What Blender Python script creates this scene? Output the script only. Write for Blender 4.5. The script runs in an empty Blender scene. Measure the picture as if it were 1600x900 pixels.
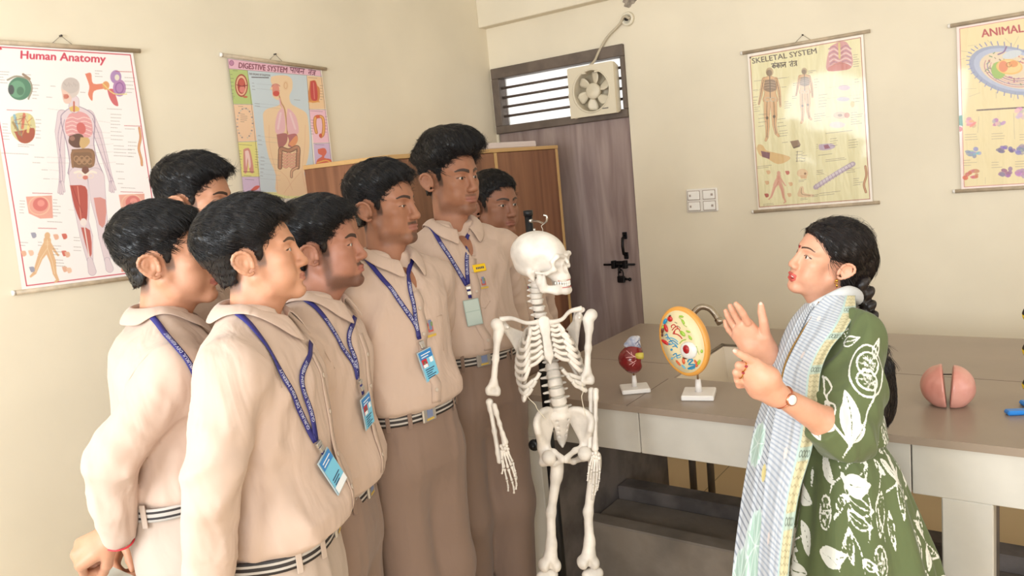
import bpy, math, random
import numpy as np
from mathutils import Vector, Matrix
from mathutils.bvhtree import BVHTree

SC = bpy.context.scene
COL = SC.collection
random.seed(7)
RNG = np.random.default_rng(11)

# ------------------------------------------------------------------ camera
F_PX = 1210.0
H_CAM = 1.65
_Y = np.array([880, -270, F_PX]); _Y = _Y / np.linalg.norm(_Y)
_X = -np.array([-1670, -20, F_PX]); _X = _X / np.linalg.norm(_X)
_X = _X - _Y * (_X @ _Y); _X = _X / np.linalg.norm(_X)
_Z = np.cross(_X, _Y)
CM = np.array([_X, _Y, _Z])            # world = CM @ cam (x right, y down, z forward)
EYE = np.array([0, 0, H_CAM])
cam_data = bpy.data.cameras.new('camera')
cam_data.sensor_width = 36
cam_data.lens = F_PX / 1600 * 36
cam_data.clip_start = 0.05
cam = bpy.data.objects.new('camera', cam_data)
COL.objects.link(cam)
_r, _u, _b = CM @ np.array([1, 0, 0]), -(CM @ np.array([0, 1, 0])), -(CM @ np.array([0, 0, 1]))
cam.matrix_world = Matrix(((_r[0], _u[0], _b[0], 0), (_r[1], _u[1], _b[1], 0), (_r[2], _u[2], _b[2], H_CAM), (0, 0, 0, 1)))
SC.camera = cam

# ------------------------------------------------------------------ world, light, exposure
world = bpy.data.worlds.new('daylight')
SC.world = world
world.use_nodes = True
bg = world.node_tree.nodes['Background']
bg.inputs[0].default_value = (1.0, 0.99, 0.97, 1)
bg.inputs[1].default_value = 2.2

def window_light(name, loc, aim, sx, sy, power, color):
    d = bpy.data.lights.new(name, 'AREA')
    d.shape = 'RECTANGLE'; d.size = sx; d.size_y = sy
    d.energy = power; d.color = color
    o = bpy.data.objects.new(name, d); COL.objects.link(o)
    o.location = loc
    o.rotation_euler = (Vector(aim) - Vector(loc)).to_track_quat('-Z', 'Y').to_euler()
    return o

# daylight through the windows of the wall behind the camera and of the right wall
window_light('window_daylight', (-1.75, -1.28, 1.75), (-1.75, 1, 1.45), 1.5, 1.3, 86, (0.84, 0.93, 1.0))
window_light('window_daylight', (0.9, -1.28, 1.75), (0.9, 1, 1.5), 1.8, 1.3, 72, (0.90, 0.96, 1.0))
window_light('window_daylight', (2.43, 1.6, 1.75), (1, 1.7, 1.55), 2.0, 1.3, 12, (1.0, 0.97, 0.93))

SC.view_settings.view_transform = 'Standard'
SC.view_settings.look = 'None'
SC.view_settings.gamma = 1.0
SC.view_settings.use_curve_mapping = False
SC.view_settings.exposure = -0.08
# ------------------------------------------------------------------ geometry of the view
def at(px, py, depth):
    """world point seen at photo pixel (px,py), depth metres along the lens axis"""
    return EYE + CM @ (np.array([px - 800, py - 450, F_PX]) * (depth / F_PX))
def on(px, py, axis, val):
    r = CM @ np.array([px - 800, py - 450, F_PX])
    return EYE + r * ((val - EYE[axis]) / r[axis])
def proj(p):
    c = CM.T @ (np.asarray(p, float) - EYE)
    return 800 + F_PX * c[0] / c[2], 450 + F_PX * c[1] / c[2]
def nrm(v):
    v = np.asarray(v, float); return v / (np.linalg.norm(v) + 1e-12)
def facing(px, py, phi, depth=2.0):
    """horizontal unit vector: phi=0 looks at the camera, 90 looks to the right of the picture"""
    v = at(px, py, depth) - EYE; v[2] = 0; v = nrm(v)
    r = np.array([v[1], -v[0], 0]); a = math.radians(phi)
    return -v * math.cos(a) + r * math.sin(a)
def frame(fwd, pitch=0, roll=0):
    """columns: right-hand side (+x = subject's right seen from behind), forward, up"""
    f = nrm([fwd[0], fwd[1], 0]); u = np.array([0, 0, 1.0]); r = np.cross(f, u)
    p = math.radians(pitch); f2 = f * math.cos(p) - u * math.sin(p); u2 = u * math.cos(p) + f * math.sin(p)
    q = math.radians(roll); r3 = r * math.cos(q) - u2 * math.sin(q); u3 = u2 * math.cos(q) + r * math.sin(q)
    return np.array([r3, f2, u3]).T

# ------------------------------------------------------------------ materials
def lin(c):
    out = []
    for v in c[:3]:
        v = v / 255.0
        out.append(v / 12.92 if v <= 0.04045 else ((v + 0.055) / 1.055) ** 2.4)
    return (*out, 1.0)
_mats = {}
def mat(name, rgb, rough=0.5, metal=0.0, var=0.0, vscale=6.0, bump=0.0, bscale=60.0, stretch=None,
        coat=0.0, spec=0.5, rgb2=None, sss=0.0, attr=None, trans=0.0, detail=4.0, bdist=0.004):
    if name in _mats: return _mats[name]
    m = bpy.data.materials.new(name); m.use_nodes = True
    nt = m.node_tree; b = nt.nodes['Principled BSDF']
    b.inputs['Base Color'].default_value = lin(rgb)
    b.inputs['Roughness'].default_value = rough
    b.inputs['Metallic'].default_value = metal
    b.inputs['Specular IOR Level'].default_value = spec
    b.inputs['Coat Weight'].default_value = coat
    b.inputs['Coat Roughness'].default_value = 0.12
    if trans: b.inputs['Transmission Weight'].default_value = trans
    if sss:
        b.inputs['Subsurface Weight'].default_value = sss
        b.inputs['Subsurface Radius'].default_value = (0.012, 0.005, 0.003)
        b.inputs['Subsurface Scale'].default_value = 0.6
    tc = nt.nodes.new('ShaderNodeTexCoord'); mp = nt.nodes.new('ShaderNodeMapping')
    nt.links.new(tc.outputs['Object'], mp.inputs['Vector'])
    if stretch: mp.inputs['Scale'].default_value = stretch
    if attr:
        a = nt.nodes.new('ShaderNodeAttribute'); a.attribute_name = attr
        nt.links.new(a.outputs['Color'], b.inputs['Base Color'])
    elif var or rgb2:
        n = nt.nodes.new('ShaderNodeTexNoise'); n.inputs['Scale'].default_value = vscale; n.inputs['Detail'].default_value = detail
        nt.links.new(mp.outputs[0], n.inputs['Vector'])
        r = nt.nodes.new('ShaderNodeValToRGB')
        c2 = rgb2 or tuple(max(0, v * (1 - var)) for v in rgb)
        r.color_ramp.elements[0].color = lin(c2); r.color_ramp.elements[1].color = lin(rgb)
        r.color_ramp.elements[0].position = 0.36; r.color_ramp.elements[1].position = 0.62
        nt.links.new(n.outputs[0], r.inputs[0]); nt.links.new(r.outputs[0], b.inputs['Base Color'])
    if bump:
        n2 = nt.nodes.new('ShaderNodeTexNoise'); n2.inputs['Scale'].default_value = bscale; n2.inputs['Detail'].default_value = 3
        nt.links.new(mp.outputs[0], n2.inputs['Vector'])
        bn = nt.nodes.new('ShaderNodeBump'); bn.inputs['Strength'].default_value = bump; bn.inputs['Distance'].default_value = bdist
        nt.links.new(n2.outputs[0], bn.inputs['Height']); nt.links.new(bn.outputs[0], b.inputs['Normal'])
    _mats[name] = m
    return m

# ------------------------------------------------------------------ objects
def wpos(o):
    p = np.zeros(3)
    while o is not None:
        p = p + np.array(o.location); o = o.parent
    return p
def tag(o, label=None, cat=None, group=None, kind=None):
    if label: o['label'] = label
    if cat: o['category'] = cat
    if group: o['group'] = group
    if kind: o['kind'] = kind
    return o
def thing(name, loc, label, cat, group=None):
    o = bpy.data.objects.new(name, None); COL.objects.link(o)
    o.location = [float(v) for v in loc]; o.empty_display_size = 0.1
    return tag(o, label, cat, group)
def mk(name, V, Fs, m, parent=None, smooth=True, origin=None, mi=None, cols=None, fattr=None, uv=None):
    """one mesh object from world-space vertices; faces an (n,4)/(n,3) array or a list"""
    V = np.asarray(V, np.float64).reshape(-1, 3)
    if parent is not None: org = wpos(parent)
    elif origin is not None: org = np.asarray(origin, float)
    else: org = np.array([(V[:, 0].min() + V[:, 0].max()) / 2, (V[:, 1].min() + V[:, 1].max()) / 2, V[:, 2].min()])
    me = bpy.data.meshes.new(name)
    L = (V - org).astype(np.float32)
    me.vertices.add(len(L)); me.vertices.foreach_set('co', L.ravel())
    if isinstance(Fs, np.ndarray):
        n, k = Fs.shape
        loops = Fs.ravel().astype(np.int32); starts = np.arange(0, n * k, k, dtype=np.int32)
    else:
        n = len(Fs); ln = np.array([len(f) for f in Fs], np.int32)
        loops = np.array([i for f in Fs for i in f], np.int32)
        starts = np.concatenate([[0], np.cumsum(ln)[:-1]]).astype(np.int32)
    me.loops.add(len(loops)); me.loops.foreach_set('vertex_index', loops)
    me.polygons.add(n); me.polygons.foreach_set('loop_start', starts)
    me.update(calc_edges=True); me.validate()
    for mm in (m if isinstance(m, (list, tuple)) else [m]): me.materials.append(mm)
    if mi is not None: me.polygons.foreach_set('material_index', np.asarray(mi, np.int32))
    if np.isscalar(smooth) or isinstance(smooth, bool):
        me.polygons.foreach_set('use_smooth', np.full(len(me.polygons), bool(smooth)))
    else: me.polygons.foreach_set('use_smooth', np.asarray(smooth, bool))
    if cols is not None:
        for an, c in cols.items():
            a = me.attributes.new(an, 'FLOAT_COLOR', 'POINT')
            c = np.asarray(c, np.float32)
            if c.shape[1] == 3: c = np.concatenate([c, np.ones((len(c), 1), np.float32)], 1)
            a.data.foreach_set('color', c.ravel())
    if fattr is not None:
        for an, c in fattr.items():
            a = me.attributes.new(an, 'FLOAT', 'POINT'); a.data.foreach_set('value', np.asarray(c, np.float32).ravel())
    o = bpy.data.objects.new(name, me); COL.objects.link(o)
    if parent is not None: o.parent = parent
    else: o.location = org
    return o

class PB:
    """collects primitive pieces that end up as one mesh"""
    def __init__(s): s.V = []; s.F = []; s.M = []; s.S = []; s.n = 0
    def raw(s, V, F, mi=0, smooth=True):
        V = np.asarray(V, float).reshape(-1, 3); s.V.append(V)
        for f in F: s.F.append([int(i) + s.n for i in f]); s.M.append(mi); s.S.append(smooth)
        s.n += len(V); return s
    def box(s, lo, hi, mi=0, R=None, c=None, bev=0.0):
        lo = np.asarray(lo, float); hi = np.asarray(hi, float)
        if bev <= 0:
            V = np.array([[x, y, z] for x in (lo[0], hi[0]) for y in (lo[1], hi[1]) for z in (lo[2], hi[2])])
            F = [(0, 1, 3, 2), (4, 6, 7, 5), (0, 4, 5, 1), (2, 3, 7, 6), (0, 2, 6, 4), (1, 5, 7, 3)]
        else:
            b = min(bev, 0.49 * float((hi - lo).min())); V = []; idx = {}
            for ix in (0, 1):
                for iy in (0, 1):
                    for iz in (0, 1):
                        cn = np.array([(lo, hi)[ix][0], (lo, hi)[iy][1], (lo, hi)[iz][2]])
                        sg = np.array([(1, -1)[ix], (1, -1)[iy], (1, -1)[iz]]) * b
                        for ax in range(3):
                            p = cn + sg; p[ax] = cn[ax]; idx[ix, iy, iz, ax] = len(V); V.append(p)
            F = []
            def q(*k): F.append([idx[i] for i in k])
            for v in (0, 1):
                q((v, 0, 0, 0), (v, 1, 0, 0), (v, 1, 1, 0), (v, 0, 1, 0))
                q((0, v, 0, 1), (1, v, 0, 1), (1, v, 1, 1), (0, v, 1, 1))
                q((0, 0, v, 2), (1, 0, v, 2), (1, 1, v, 2), (0, 1, v, 2))
                for w in (0, 1):
                    q((v, w, 0, 0), (v, w, 1, 0), (v, w, 1, 1), (v, w, 0, 1))
                    q((v, 0, w, 0), (v, 1, w, 0), (v, 1, w, 2), (v, 0, w, 2))
                    q((0, v, w, 1), (1, v, w, 1), (1, v, w, 2), (0, v, w, 2))
                    for t in (0, 1): q((v, w, t, 0), (v, w, t, 1), (v, w, t, 2))
            V = np.array(V); cc = V.mean(0)
            for i, f in enumerate(F):
                p = V[f]; nn = np.cross(p[1] - p[0], p[2] - p[0])
                if nn @ (p.mean(0) - cc) < 0: F[i] = f[::-1]
        if R is not None: V = np.asarray(V) @ np.asarray(R).T
        if c is not None: V = np.asarray(V) + np.asarray(c)
        return s.raw(V, F, mi, False)
    def tube(s, P, r, n=8, mi=0, cap=True, flat=None, up=None):
        """tube along points; r scalar or list; flat=(a,b) cross-section factors along side / up"""
        P = np.asarray(P, float); k = len(P); r = np.broadcast_to(np.asarray(r, float), (k,))
        T = np.gradient(P, axis=0); T /= np.linalg.norm(T, axis=1)[:, None] + 1e-12
        if up is None:
            a = np.array([0, 0, 1.0]) if abs(T[0][2]) < 0.9 else np.array([1.0, 0, 0])
        else: a = np.asarray(up, float)
        N = a - T[0] * (a @ T[0]); N = nrm(N); rows = []
        fa, fb = flat if flat else (1, 1)
        ang = np.arange(n) * 2 * math.pi / n
        for i in range(k):
            N = nrm(N - T[i] * (N @ T[i])); B = np.cross(T[i], N)
            if up is not None:
                a = np.asarray(up, float); N2 = a - T[i] * (a @ T[i])
                if np.linalg.norm(N2) > 1e-3: N = nrm(N2); B = np.cross(T[i], N)
            rows.append(P[i] + r[i] * (np.cos(ang)[:, None] * N * fb + np.sin(ang)[:, None] * B * fa))
        V = np.concatenate(rows); F = []
        for i in range(k - 1):
            for j in range(n):
                F.append((i * n + j, i * n + (j + 1) % n, (i + 1) * n + (j + 1) % n, (i + 1) * n + j))
        if cap: F.append(list(range(n))[::-1]); F.append([(k - 1) * n + j for j in range(n)])
        return s.raw(V, F, mi, True)
    def lathe(s, prof, c, axis=(0, 0, 1), n=24, mi=0, smooth=True, cap=True):
        """profile of (radius, height) turned about an axis through c"""
        ax = nrm(axis); a = np.array([1.0, 0, 0]) if abs(ax[0]) < 0.8 else np.array([0, 1.0, 0])
        u = nrm(a - ax * (a @ ax)); v = np.cross(ax, u); V = []; F = []
        for (r, h) in prof:
            for j in range(n):
                t = 2 * math.pi * j / n; V.append(np.asarray(c) + ax * h + (u * math.cos(t) + v * math.sin(t)) * r)
        for i in range(len(prof) - 1):
            for j in range(n): F.append((i * n + j, i * n + (j + 1) % n, (i + 1) * n + (j + 1) % n, (i + 1) * n + j))
        if cap: F.append(list(range(n))[::-1]); F.append([(len(prof) - 1) * n + j for j in range(n)])
        return s.raw(V, F, mi, smooth)
    def ball(s, c, r, R=None, n=16, k=10, mi=0):
        r = np.broadcast_to(np.asarray(r, float), (3,)); V = []; F = []
        for i in range(k + 1):
            th = math.pi * i / k
            for j in range(n):
                ph = 2 * math.pi * j / n
                V.append([r[0] * math.sin(th) * math.cos(ph), r[1] * math.sin(th) * math.sin(ph), r[2] * math.cos(th)])
        for i in range(k):
            for j in range(n): F.append((i * n + j, (i + 1) * n + j, (i + 1) * n + (j + 1) % n, i * n + (j + 1) % n))
        V = np.array(V)
        if R is not None: V = V @ np.asarray(R).T
        return s.raw(V + np.asarray(c), F, mi, True)
    def build(s, name, m, parent=None, smooth=None, origin=None):
        return mk(name, np.concatenate(s.V), s.F, m, parent, s.S if smooth is None else smooth, origin, s.M)

def spline(P, n=8):
    """Catmull-Rom resample, n steps per span; works for any row width"""
    P = np.asarray(P, float); Q = np.vstack([2 * P[0] - P[1], P, 2 * P[-1] - P[-2]]); out = []
    for i in range(1, len(Q) - 2):
        for t in np.linspace(0, 1, n, endpoint=False):
            a, b, c, d = Q[i - 1], Q[i], Q[i + 1], Q[i + 2]
            out.append(0.5 * (2 * b + (c - a) * t + (2 * a - 5 * b + 4 * c - d) * t * t + (3 * b - a - 3 * c + d) * t ** 3))
    out.append(P[-1]); return np.array(out)

# ------------------------------------------------------------------ smooth implicit volumes -> meshes
class Vol:
    def __init__(s, lo, hi, h):
        s.lo = np.asarray(lo, float); s.h = h
        s.n = np.maximum(4, np.ceil((np.asarray(hi, float) - s.lo) / h).astype(int) + 1)
        s.F = np.full(s.n, 0.12, np.float32); s.pad = 0.0
    def _blk(s, lo, hi):
        a = np.clip(np.floor((np.asarray(lo) - s.lo) / s.h).astype(int), 0, s.n - 1)
        b = np.clip(np.ceil((np.asarray(hi) - s.lo) / s.h).astype(int) + 1, 1, s.n)
        if np.any(b <= a): return None, None
        g = [(s.lo[i] + s.h * np.arange(a[i], b[i])) for i in range(3)]
        P = np.stack(np.meshgrid(*g, indexing='ij'), -1)
        return (slice(a[0], b[0]), slice(a[1], b[1]), slice(a[2], b[2])), P
    def op(s, f, lo, hi, k, mode):
        pad = k + 4 * s.h + s.pad
        sl, P = s._blk(np.asarray(lo) - pad, np.asarray(hi) + pad)
        if sl is None: return s
        d = f(P).astype(np.float32); A = s.F[sl]; d = np.minimum(d, 0.12)
        if mode == 'add':
            hh = np.maximum(k - np.abs(A - d), 0) / k if k > 0 else 0
            s.F[sl] = np.minimum(A, d) - hh * hh * k * 0.25
        elif mode == 'cut':
            d = -d; hh = np.maximum(k - np.abs(A - d), 0) / k if k > 0 else 0
            s.F[sl] = np.maximum(A, d) + hh * hh * k * 0.25
        return s
    def clip(s, f, k=0.004):
        """keep only where f<0 (whole volume)"""
        sl, P = s._blk(s.lo, s.lo + s.h * (s.n - 1)); d = f(P).astype(np.float32); A = s.F
        hh = np.maximum(k - np.abs(A - d), 0) / k
        s.F = np.maximum(A, d) + hh * hh * k * 0.25; return s
    def warp(s, f):
        sl, P = s._blk(s.lo, s.lo + s.h * (s.n - 1)); s.F = s.F + f(P).astype(np.float32); return s
    def ell(s, c, r, R=None, k=0.01, cut=False):
        c = np.asarray(c, float); r = np.broadcast_to(np.asarray(r, float), (3,)); m = r.max()
        def f(P):
            q = P - c
            if R is not None: q = q @ R
            k0 = np.sqrt(((q / r) ** 2).sum(-1)); k1 = np.sqrt(((q / (r * r)) ** 2).sum(-1))
            return np.where(k1 < 1e-9, -r.min(), k0 * (k0 - 1) / np.maximum(k1, 1e-9))
        ext = m if R is not None else r
        return s.op(f, c - ext, c + ext, k, 'cut' if cut else 'add')
    def cap(s, a, b, ra, rb=None, k=0.01, cut=False, sq=None, axis=None):
        """tapered capsule; sq squashes along 'axis' by that factor"""
        a = np.asarray(a, float); b = np.asarray(b, float); rb = ra if rb is None else rb
        ba = b - a; L2 = max(ba @ ba, 1e-12); m = max(ra, rb); ax = None if axis is None else nrm(axis)
        def f(P):
            q = P - a; t = np.clip((q @ ba) / L2, 0, 1); v = q - t[..., None] * ba
            if ax is not None:
                e = v @ ax; v = v + ax * (e * (1.0 / sq - 1))[..., None]
                return (np.sqrt((v * v).sum(-1)) - (ra + (rb - ra) * t)) * min(1.0, sq)
            return np.sqrt((v * v).sum(-1)) - (ra + (rb - ra) * t)
        lo = np.minimum(a, b) - m; hi = np.maximum(a, b) + m
        return s.op(f, lo, hi, k, 'cut' if cut else 'add')
    def chain(s, pts, rs, k=0.01, cut=False):
        for i in range(len(pts) - 1): s.cap(pts[i], pts[i + 1], rs[i], rs[i + 1], k, cut)
        return s
    def box(s, c, half, R=None, rnd=0.004, k=0.006, cut=False):
        c = np.asarray(c, float); half = np.asarray(half, float) - rnd
        def f(P):
            q = P - c
            if R is not None: q = q @ R
            q = np.abs(q) - half
            return np.sqrt((np.maximum(q, 0) ** 2).sum(-1)) + np.minimum(q.max(-1), 0) - rnd
        m = np.linalg.norm(half) + rnd if R is not None else half + rnd
        return s.op(f, c - m, c + m, k, 'cut' if cut else 'add')
    def loft(s, C, R, rx, ry, k=0.01, pw=2.3, cut=False):
        """stack of ellipses: centres C (n,3), frame R (right,fwd,up columns), half widths rx, ry; runs along R's up"""
        C = np.asarray(C, float); rx = np.asarray(rx, float); ry = np.asarray(ry, float); z = C @ R[:, 2]
        o = np.argsort(z); z = z[o]; X = (C @ R[:, 0])[o]; Y = (C @ R[:, 1])[o]; rx = rx[o]; ry = ry[o]
        def f(P):
            w = P @ R[:, 2]; u = P @ R[:, 0] - np.interp(w, z, X); v = P @ R[:, 1] - np.interp(w, z, Y)
            a = np.interp(w, z, rx); b = np.interp(w, z, ry)
            g = ((np.abs(u) / a) ** pw + (np.abs(v) / b) ** pw) ** (1 / pw)
            d = (g - 1) * np.minimum(a, b)
            e = np.maximum(z[0] - w, w - z[-1])
            return np.maximum(d, e)
        m = max(rx.max(), ry.max())
        return s.op(f, C.min(0) - m, C.max(0) + m, k, 'cut' if cut else 'add')
    def mesh(s, smooth=0):
        Fd = s.F; n = Fd.shape; I = Fd < 0
        c = np.zeros((n[0] - 1, n[1] - 1, n[2] - 1), np.int8)
        for i in (0, 1):
            for j in (0, 1):
                for l in (0, 1): c += I[i:n[0] - 1 + i, j:n[1] - 1 + j, l:n[2] - 1 + l]
        act = (c > 0) & (c < 8); idx = np.argwhere(act)
        ids = np.full(act.shape, -1, np.int64); ids[act] = np.arange(len(idx))
        acc = np.zeros((len(idx), 3)); cnt = np.zeros(len(idx))
        cn = [(i, j, l) for i in (0, 1) for j in (0, 1) for l in (0, 1)]
        for a in cn:
            for ax in range(3):
                if a[ax] == 1: continue
                b = list(a); b[ax] = 1
                va = Fd[idx[:, 0] + a[0], idx[:, 1] + a[1], idx[:, 2] + a[2]]; vb = Fd[idx[:, 0] + b[0], idx[:, 1] + b[1], idx[:, 2] + b[2]]
                mk_ = (va < 0) != (vb < 0); t = np.where(mk_, va / np.where(mk_, va - vb, 1), 0)
                p = np.tile(np.array(a, float), (len(idx), 1)); p[:, ax] += t
                acc += p * mk_[:, None]; cnt += mk_
        V = s.lo + s.h * (idx + acc / cnt[:, None]); Q = []
        for ax in range(3):
            o1, o2 = [(1, 2), (2, 0), (0, 1)][ax]
            sa = [slice(0, n[i]) for i in range(3)]; sb = list(sa); sa[ax] = slice(0, n[ax] - 1); sb[ax] = slice(1, n[ax])
            A = I[tuple(sa)]; B = I[tuple(sb)]; e = np.argwhere(A != B)
            ok = (e[:, o1] > 0) & (e[:, o2] > 0) & (e[:, o1] < n[o1] - 1) & (e[:, o2] < n[o2] - 1); e = e[ok]
            def cid(d1, d2):
                q = e.copy(); q[:, o1] += d1; q[:, o2] += d2; return ids[q[:, 0], q[:, 1], q[:, 2]]
            q = np.stack([cid(-1, -1), cid(0, -1), cid(0, 0), cid(-1, 0)], 1)
            inn = A[e[:, 0], e[:, 1], e[:, 2]]
            q[~inn] = q[~inn][:, ::-1]; Q.append(q)
        Q = np.concatenate(Q)
        for _ in range(smooth):
            S = np.zeros_like(V); N = np.zeros(len(V))
            for k_ in range(4):
                a, b = Q[:, k_], Q[:, (k_ + 1) % 4]
                for ax in range(3): S[:, ax] += np.bincount(a, V[b, ax], len(V)) + np.bincount(b, V[a, ax], len(V))
                N += np.bincount(a, minlength=len(V)) + np.bincount(b, minlength=len(V))
            V = V * 0.5 + 0.5 * S / np.maximum(N, 1)[:, None]
        return V, Q
def join(parts):
    V = []; Fq = []; n = 0
    for v, f in parts: V.append(v); Fq.append(f + n); n += len(v)
    return np.concatenate(V), np.concatenate(Fq)
def vnormals(V, Q):
    fn = np.cross(V[Q[:, 2]] - V[Q[:, 0]], V[Q[:, 3]] - V[Q[:, 1]]); N = np.zeros_like(V)
    for k in range(4):
        for ax in range(3): N[:, ax] += np.bincount(Q[:, k], fn[:, ax], len(V))
    return N / (np.linalg.norm(N, axis=1)[:, None] + 1e-12)
_nd = RNG.normal(size=(24, 3)); _nd /= np.linalg.norm(_nd, axis=1)[:, None]; _np = RNG.uniform(0, 6.28, 24); _nf = RNG.uniform(0.7, 1.6, 24)
def noise(P, s, seed=0, m=8):
    """cheap band-limited noise in about [-1,1] at spatial frequency s (cycles per metre); s may be a 3-vector"""
    Ps = P * (np.asarray(s, float) * 6.283); out = 0
    for i in range(m):
        j = (i + seed * 5) % 24; out = out + np.sin(Ps @ _nd[j] * _nf[(j + seed) % 24] + _np[(j * 3 + seed) % 24])
    return out / (m ** 0.5) / 1.3
def bvh_of(V, Q):
    return BVHTree.FromPolygons([tuple(v) for v in V], [tuple(int(i) for i in q) for q in Q])
def hit_px(bvh, px, py):
    d = CM @ np.array([px - 800, py - 450, F_PX]); d = nrm(d)
    r = bvh.ray_cast(Vector(EYE), Vector(d))
    return (np.array(r[0]), np.array(r[1])) if r[0] is not None else (None, None)
def ribbon(pb, P, N, w, th=0.0012, mi=0):
    """flat band through points P facing along normals N"""
    P = np.asarray(P, float); N = np.asarray(N, float); T = np.gradient(P, axis=0); rows = []
    for i in range(len(P)):
        S = nrm(np.cross(nrm(T[i]), N[i])) * w * 0.5; n = nrm(N[i]) * th
        rows += [P[i] - S, P[i] + S, P[i] + S + n, P[i] - S + n]
    F = []
    for i in range(len(P) - 1):
        for j in range(4): F.append((i * 4 + j, i * 4 + (j + 1) % 4, i * 4 + 4 + (j + 1) % 4, i * 4 + 4 + j))
    F.append((3, 2, 1, 0)); e = (len(P) - 1) * 4; F.append((e, e + 1, e + 2, e + 3))
    pb.raw(rows, [f[::-1] for f in F], mi, True); return pb
_txt = {}
def glyphs(text, bold=0.0):
    """triangulated outlines of a line of text: (verts 2d, faces, width)"""
    key = (text, bold)
    if key not in _txt:
        cu = bpy.data.curves.new('t', 'FONT'); cu.body = text; cu.size = 1.0; cu.offset = bold; cu.fill_mode = 'FRONT'
        cu.resolution_u = 2
        ob = bpy.data.objects.new('t', cu); COL.objects.link(ob)
        dg = bpy.context.evaluated_depsgraph_get(); me = ob.evaluated_get(dg).to_mesh()
        v = np.array([tuple(x.co) for x in me.vertices]).reshape(-1, 3)[:, :2]; f = [tuple(p.vertices) for p in me.polygons]
        ob.evaluated_get(dg).to_mesh_clear(); bpy.data.objects.remove(ob); bpy.data.curves.remove(cu)
        _txt[key] = (v - [v[:, 0].min(), 0], f, v[:, 0].max() - v[:, 0].min())
    return _txt[key]
# ------------------------------------------------------------------ the room
YB = 4.10; XL = -3.028; XR = 2.5; YF = -1.35; ZC = 2.95
def plaster(name, rgb):
    m = mat(name, rgb, rough=0.75, var=0.035, vscale=1.6, bump=0.12, bscale=35, spec=0.3, bdist=0.003); return m
M_wall = plaster('cream_wall_paint', (240, 228, 205))
M_wall_left = M_wall
M_ceil = plaster('white_ceiling_paint', (236, 234, 228))
def tiles(name, rgb, grout, size):
    m = bpy.data.materials.new(name); m.use_nodes = True; nt = m.node_tree; b = nt.nodes['Principled BSDF']
    tc = nt.nodes.new('ShaderNodeTexCoord'); br = nt.nodes.new('ShaderNodeTexBrick')
    br.offset = 0; br.inputs['Scale'].default_value = 1.0; br.inputs['Brick Width'].default_value = size; br.inputs['Row Height'].default_value = size
    br.inputs['Mortar Size'].default_value = 0.003; br.inputs['Color1'].default_value = lin(rgb)
    br.inputs['Color2'].default_value = lin([v * 0.97 for v in rgb]); br.inputs['Mortar'].default_value = lin(grout)
    nt.links.new(tc.outputs['Object'], br.inputs['Vector']); nt.links.new(br.outputs['Color'], b.inputs['Base Color'])
    b.inputs['Roughness'].default_value = 0.35; return m
M_floor = tiles('beige_floor_tiles', (214, 188, 146), (150, 130, 100), 0.6)
def struct(name, pb, m, label=None):
    o = pb.build(name, m); o['kind'] = 'structure'
    return o
T = 0.12
struct('floor', PB().box((XL - T, YF - T, -0.1), (XR + T, YB + T, 0)), M_floor)
struct('ceiling', PB().box((XL - T, YF - T, ZC), (XR + T, YB + T, ZC + 0.1)), M_ceil)
struct('wall_left', PB().box((XL - T, YF, 0), (XL, YB, ZC)), M_wall_left)
# back wall with the doorway (door and transom) at its left end
DX0, DX1, DZ0, DZT = -3.010, -2.072, 1.905, 2.290
def slope_z(x): return 0.0
pb = PB()
pb.box((DX1, YB, 0), (XR, YB + T, ZC)); pb.box((XL, YB, DZT), (DX1, YB + T, ZC)); pb.box((XL, YB, 0), (DX0, YB + T, DZT))
struct('wall_back', pb, M_wall)
struct('trim_1', PB().box((XL, YB - 0.08, 2.545), (XR, YB, ZC), bev=0.004), M_wall)
# wall behind the camera and right wall, with their windows
pb = PB()
W = [(-2.55, -0.95), (-0.05, 1.85)]; z0, z1 = 1.05, 2.45
pb.box((XL, YF - T, 0), (XR, YF, z0)); pb.box((XL, YF - T, z1), (XR, YF, ZC))
xs = [XL, W[0][0], W[0][1], W[1][0], W[1][1], XR]
for a, b in ((0, 1), (2, 3), (4, 5)): pb.box((xs[a], YF - T, z0), (xs[b], YF, z1))
struct('wall_front', pb, M_wall)
pb = PB(); pb.box((XR, YF, 0), (XR + T, YB, z0)); pb.box((XR, YF, z1), (XR + T, YB, ZC))
pb.box((XR, YF, z0), (XR + T, 0.5, z1)); pb.box((XR, 2.7, z0), (XR + T, YB, z1))
struct('wall_right', pb, M_wall)
M_frame = mat('brown_window_frame', (96, 78, 66), 0.5)
def window(n, lo, hi, axis):
    pb = PB(); a = 1 - axis; d = 0.05
    def bar(u0, u1, v0, v1):
        l = [0, 0, v0]; h = [0, 0, v1]; l[a] = u0; h[a] = u1; l[axis] = lo[axis]; h[axis] = lo[axis] + d; pb.box(l, h)
    u0, u1 = lo[a], hi[a]
    bar(u0, u1, z0, z0 + 0.05); bar(u0, u1, z1 - 0.05, z1)
    for k in range(4):
        u = u0 + (u1 - u0 - 0.05) * k / 3; bar(u, u + 0.05, z0 + 0.05, z1 - 0.05)
    o = pb.build('window_%d' % n, M_frame); o['kind'] = 'structure'
window(1, (W[0][0], YF - 0.1, 0), (W[0][1], 0, 0), 1)
window(2, (W[1][0], YF - 0.1, 0), (W[1][1], 0, 0), 1)
window(3, (XR + 0.05, 0.5, 0), (0, 2.7, 0), 0)

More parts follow.
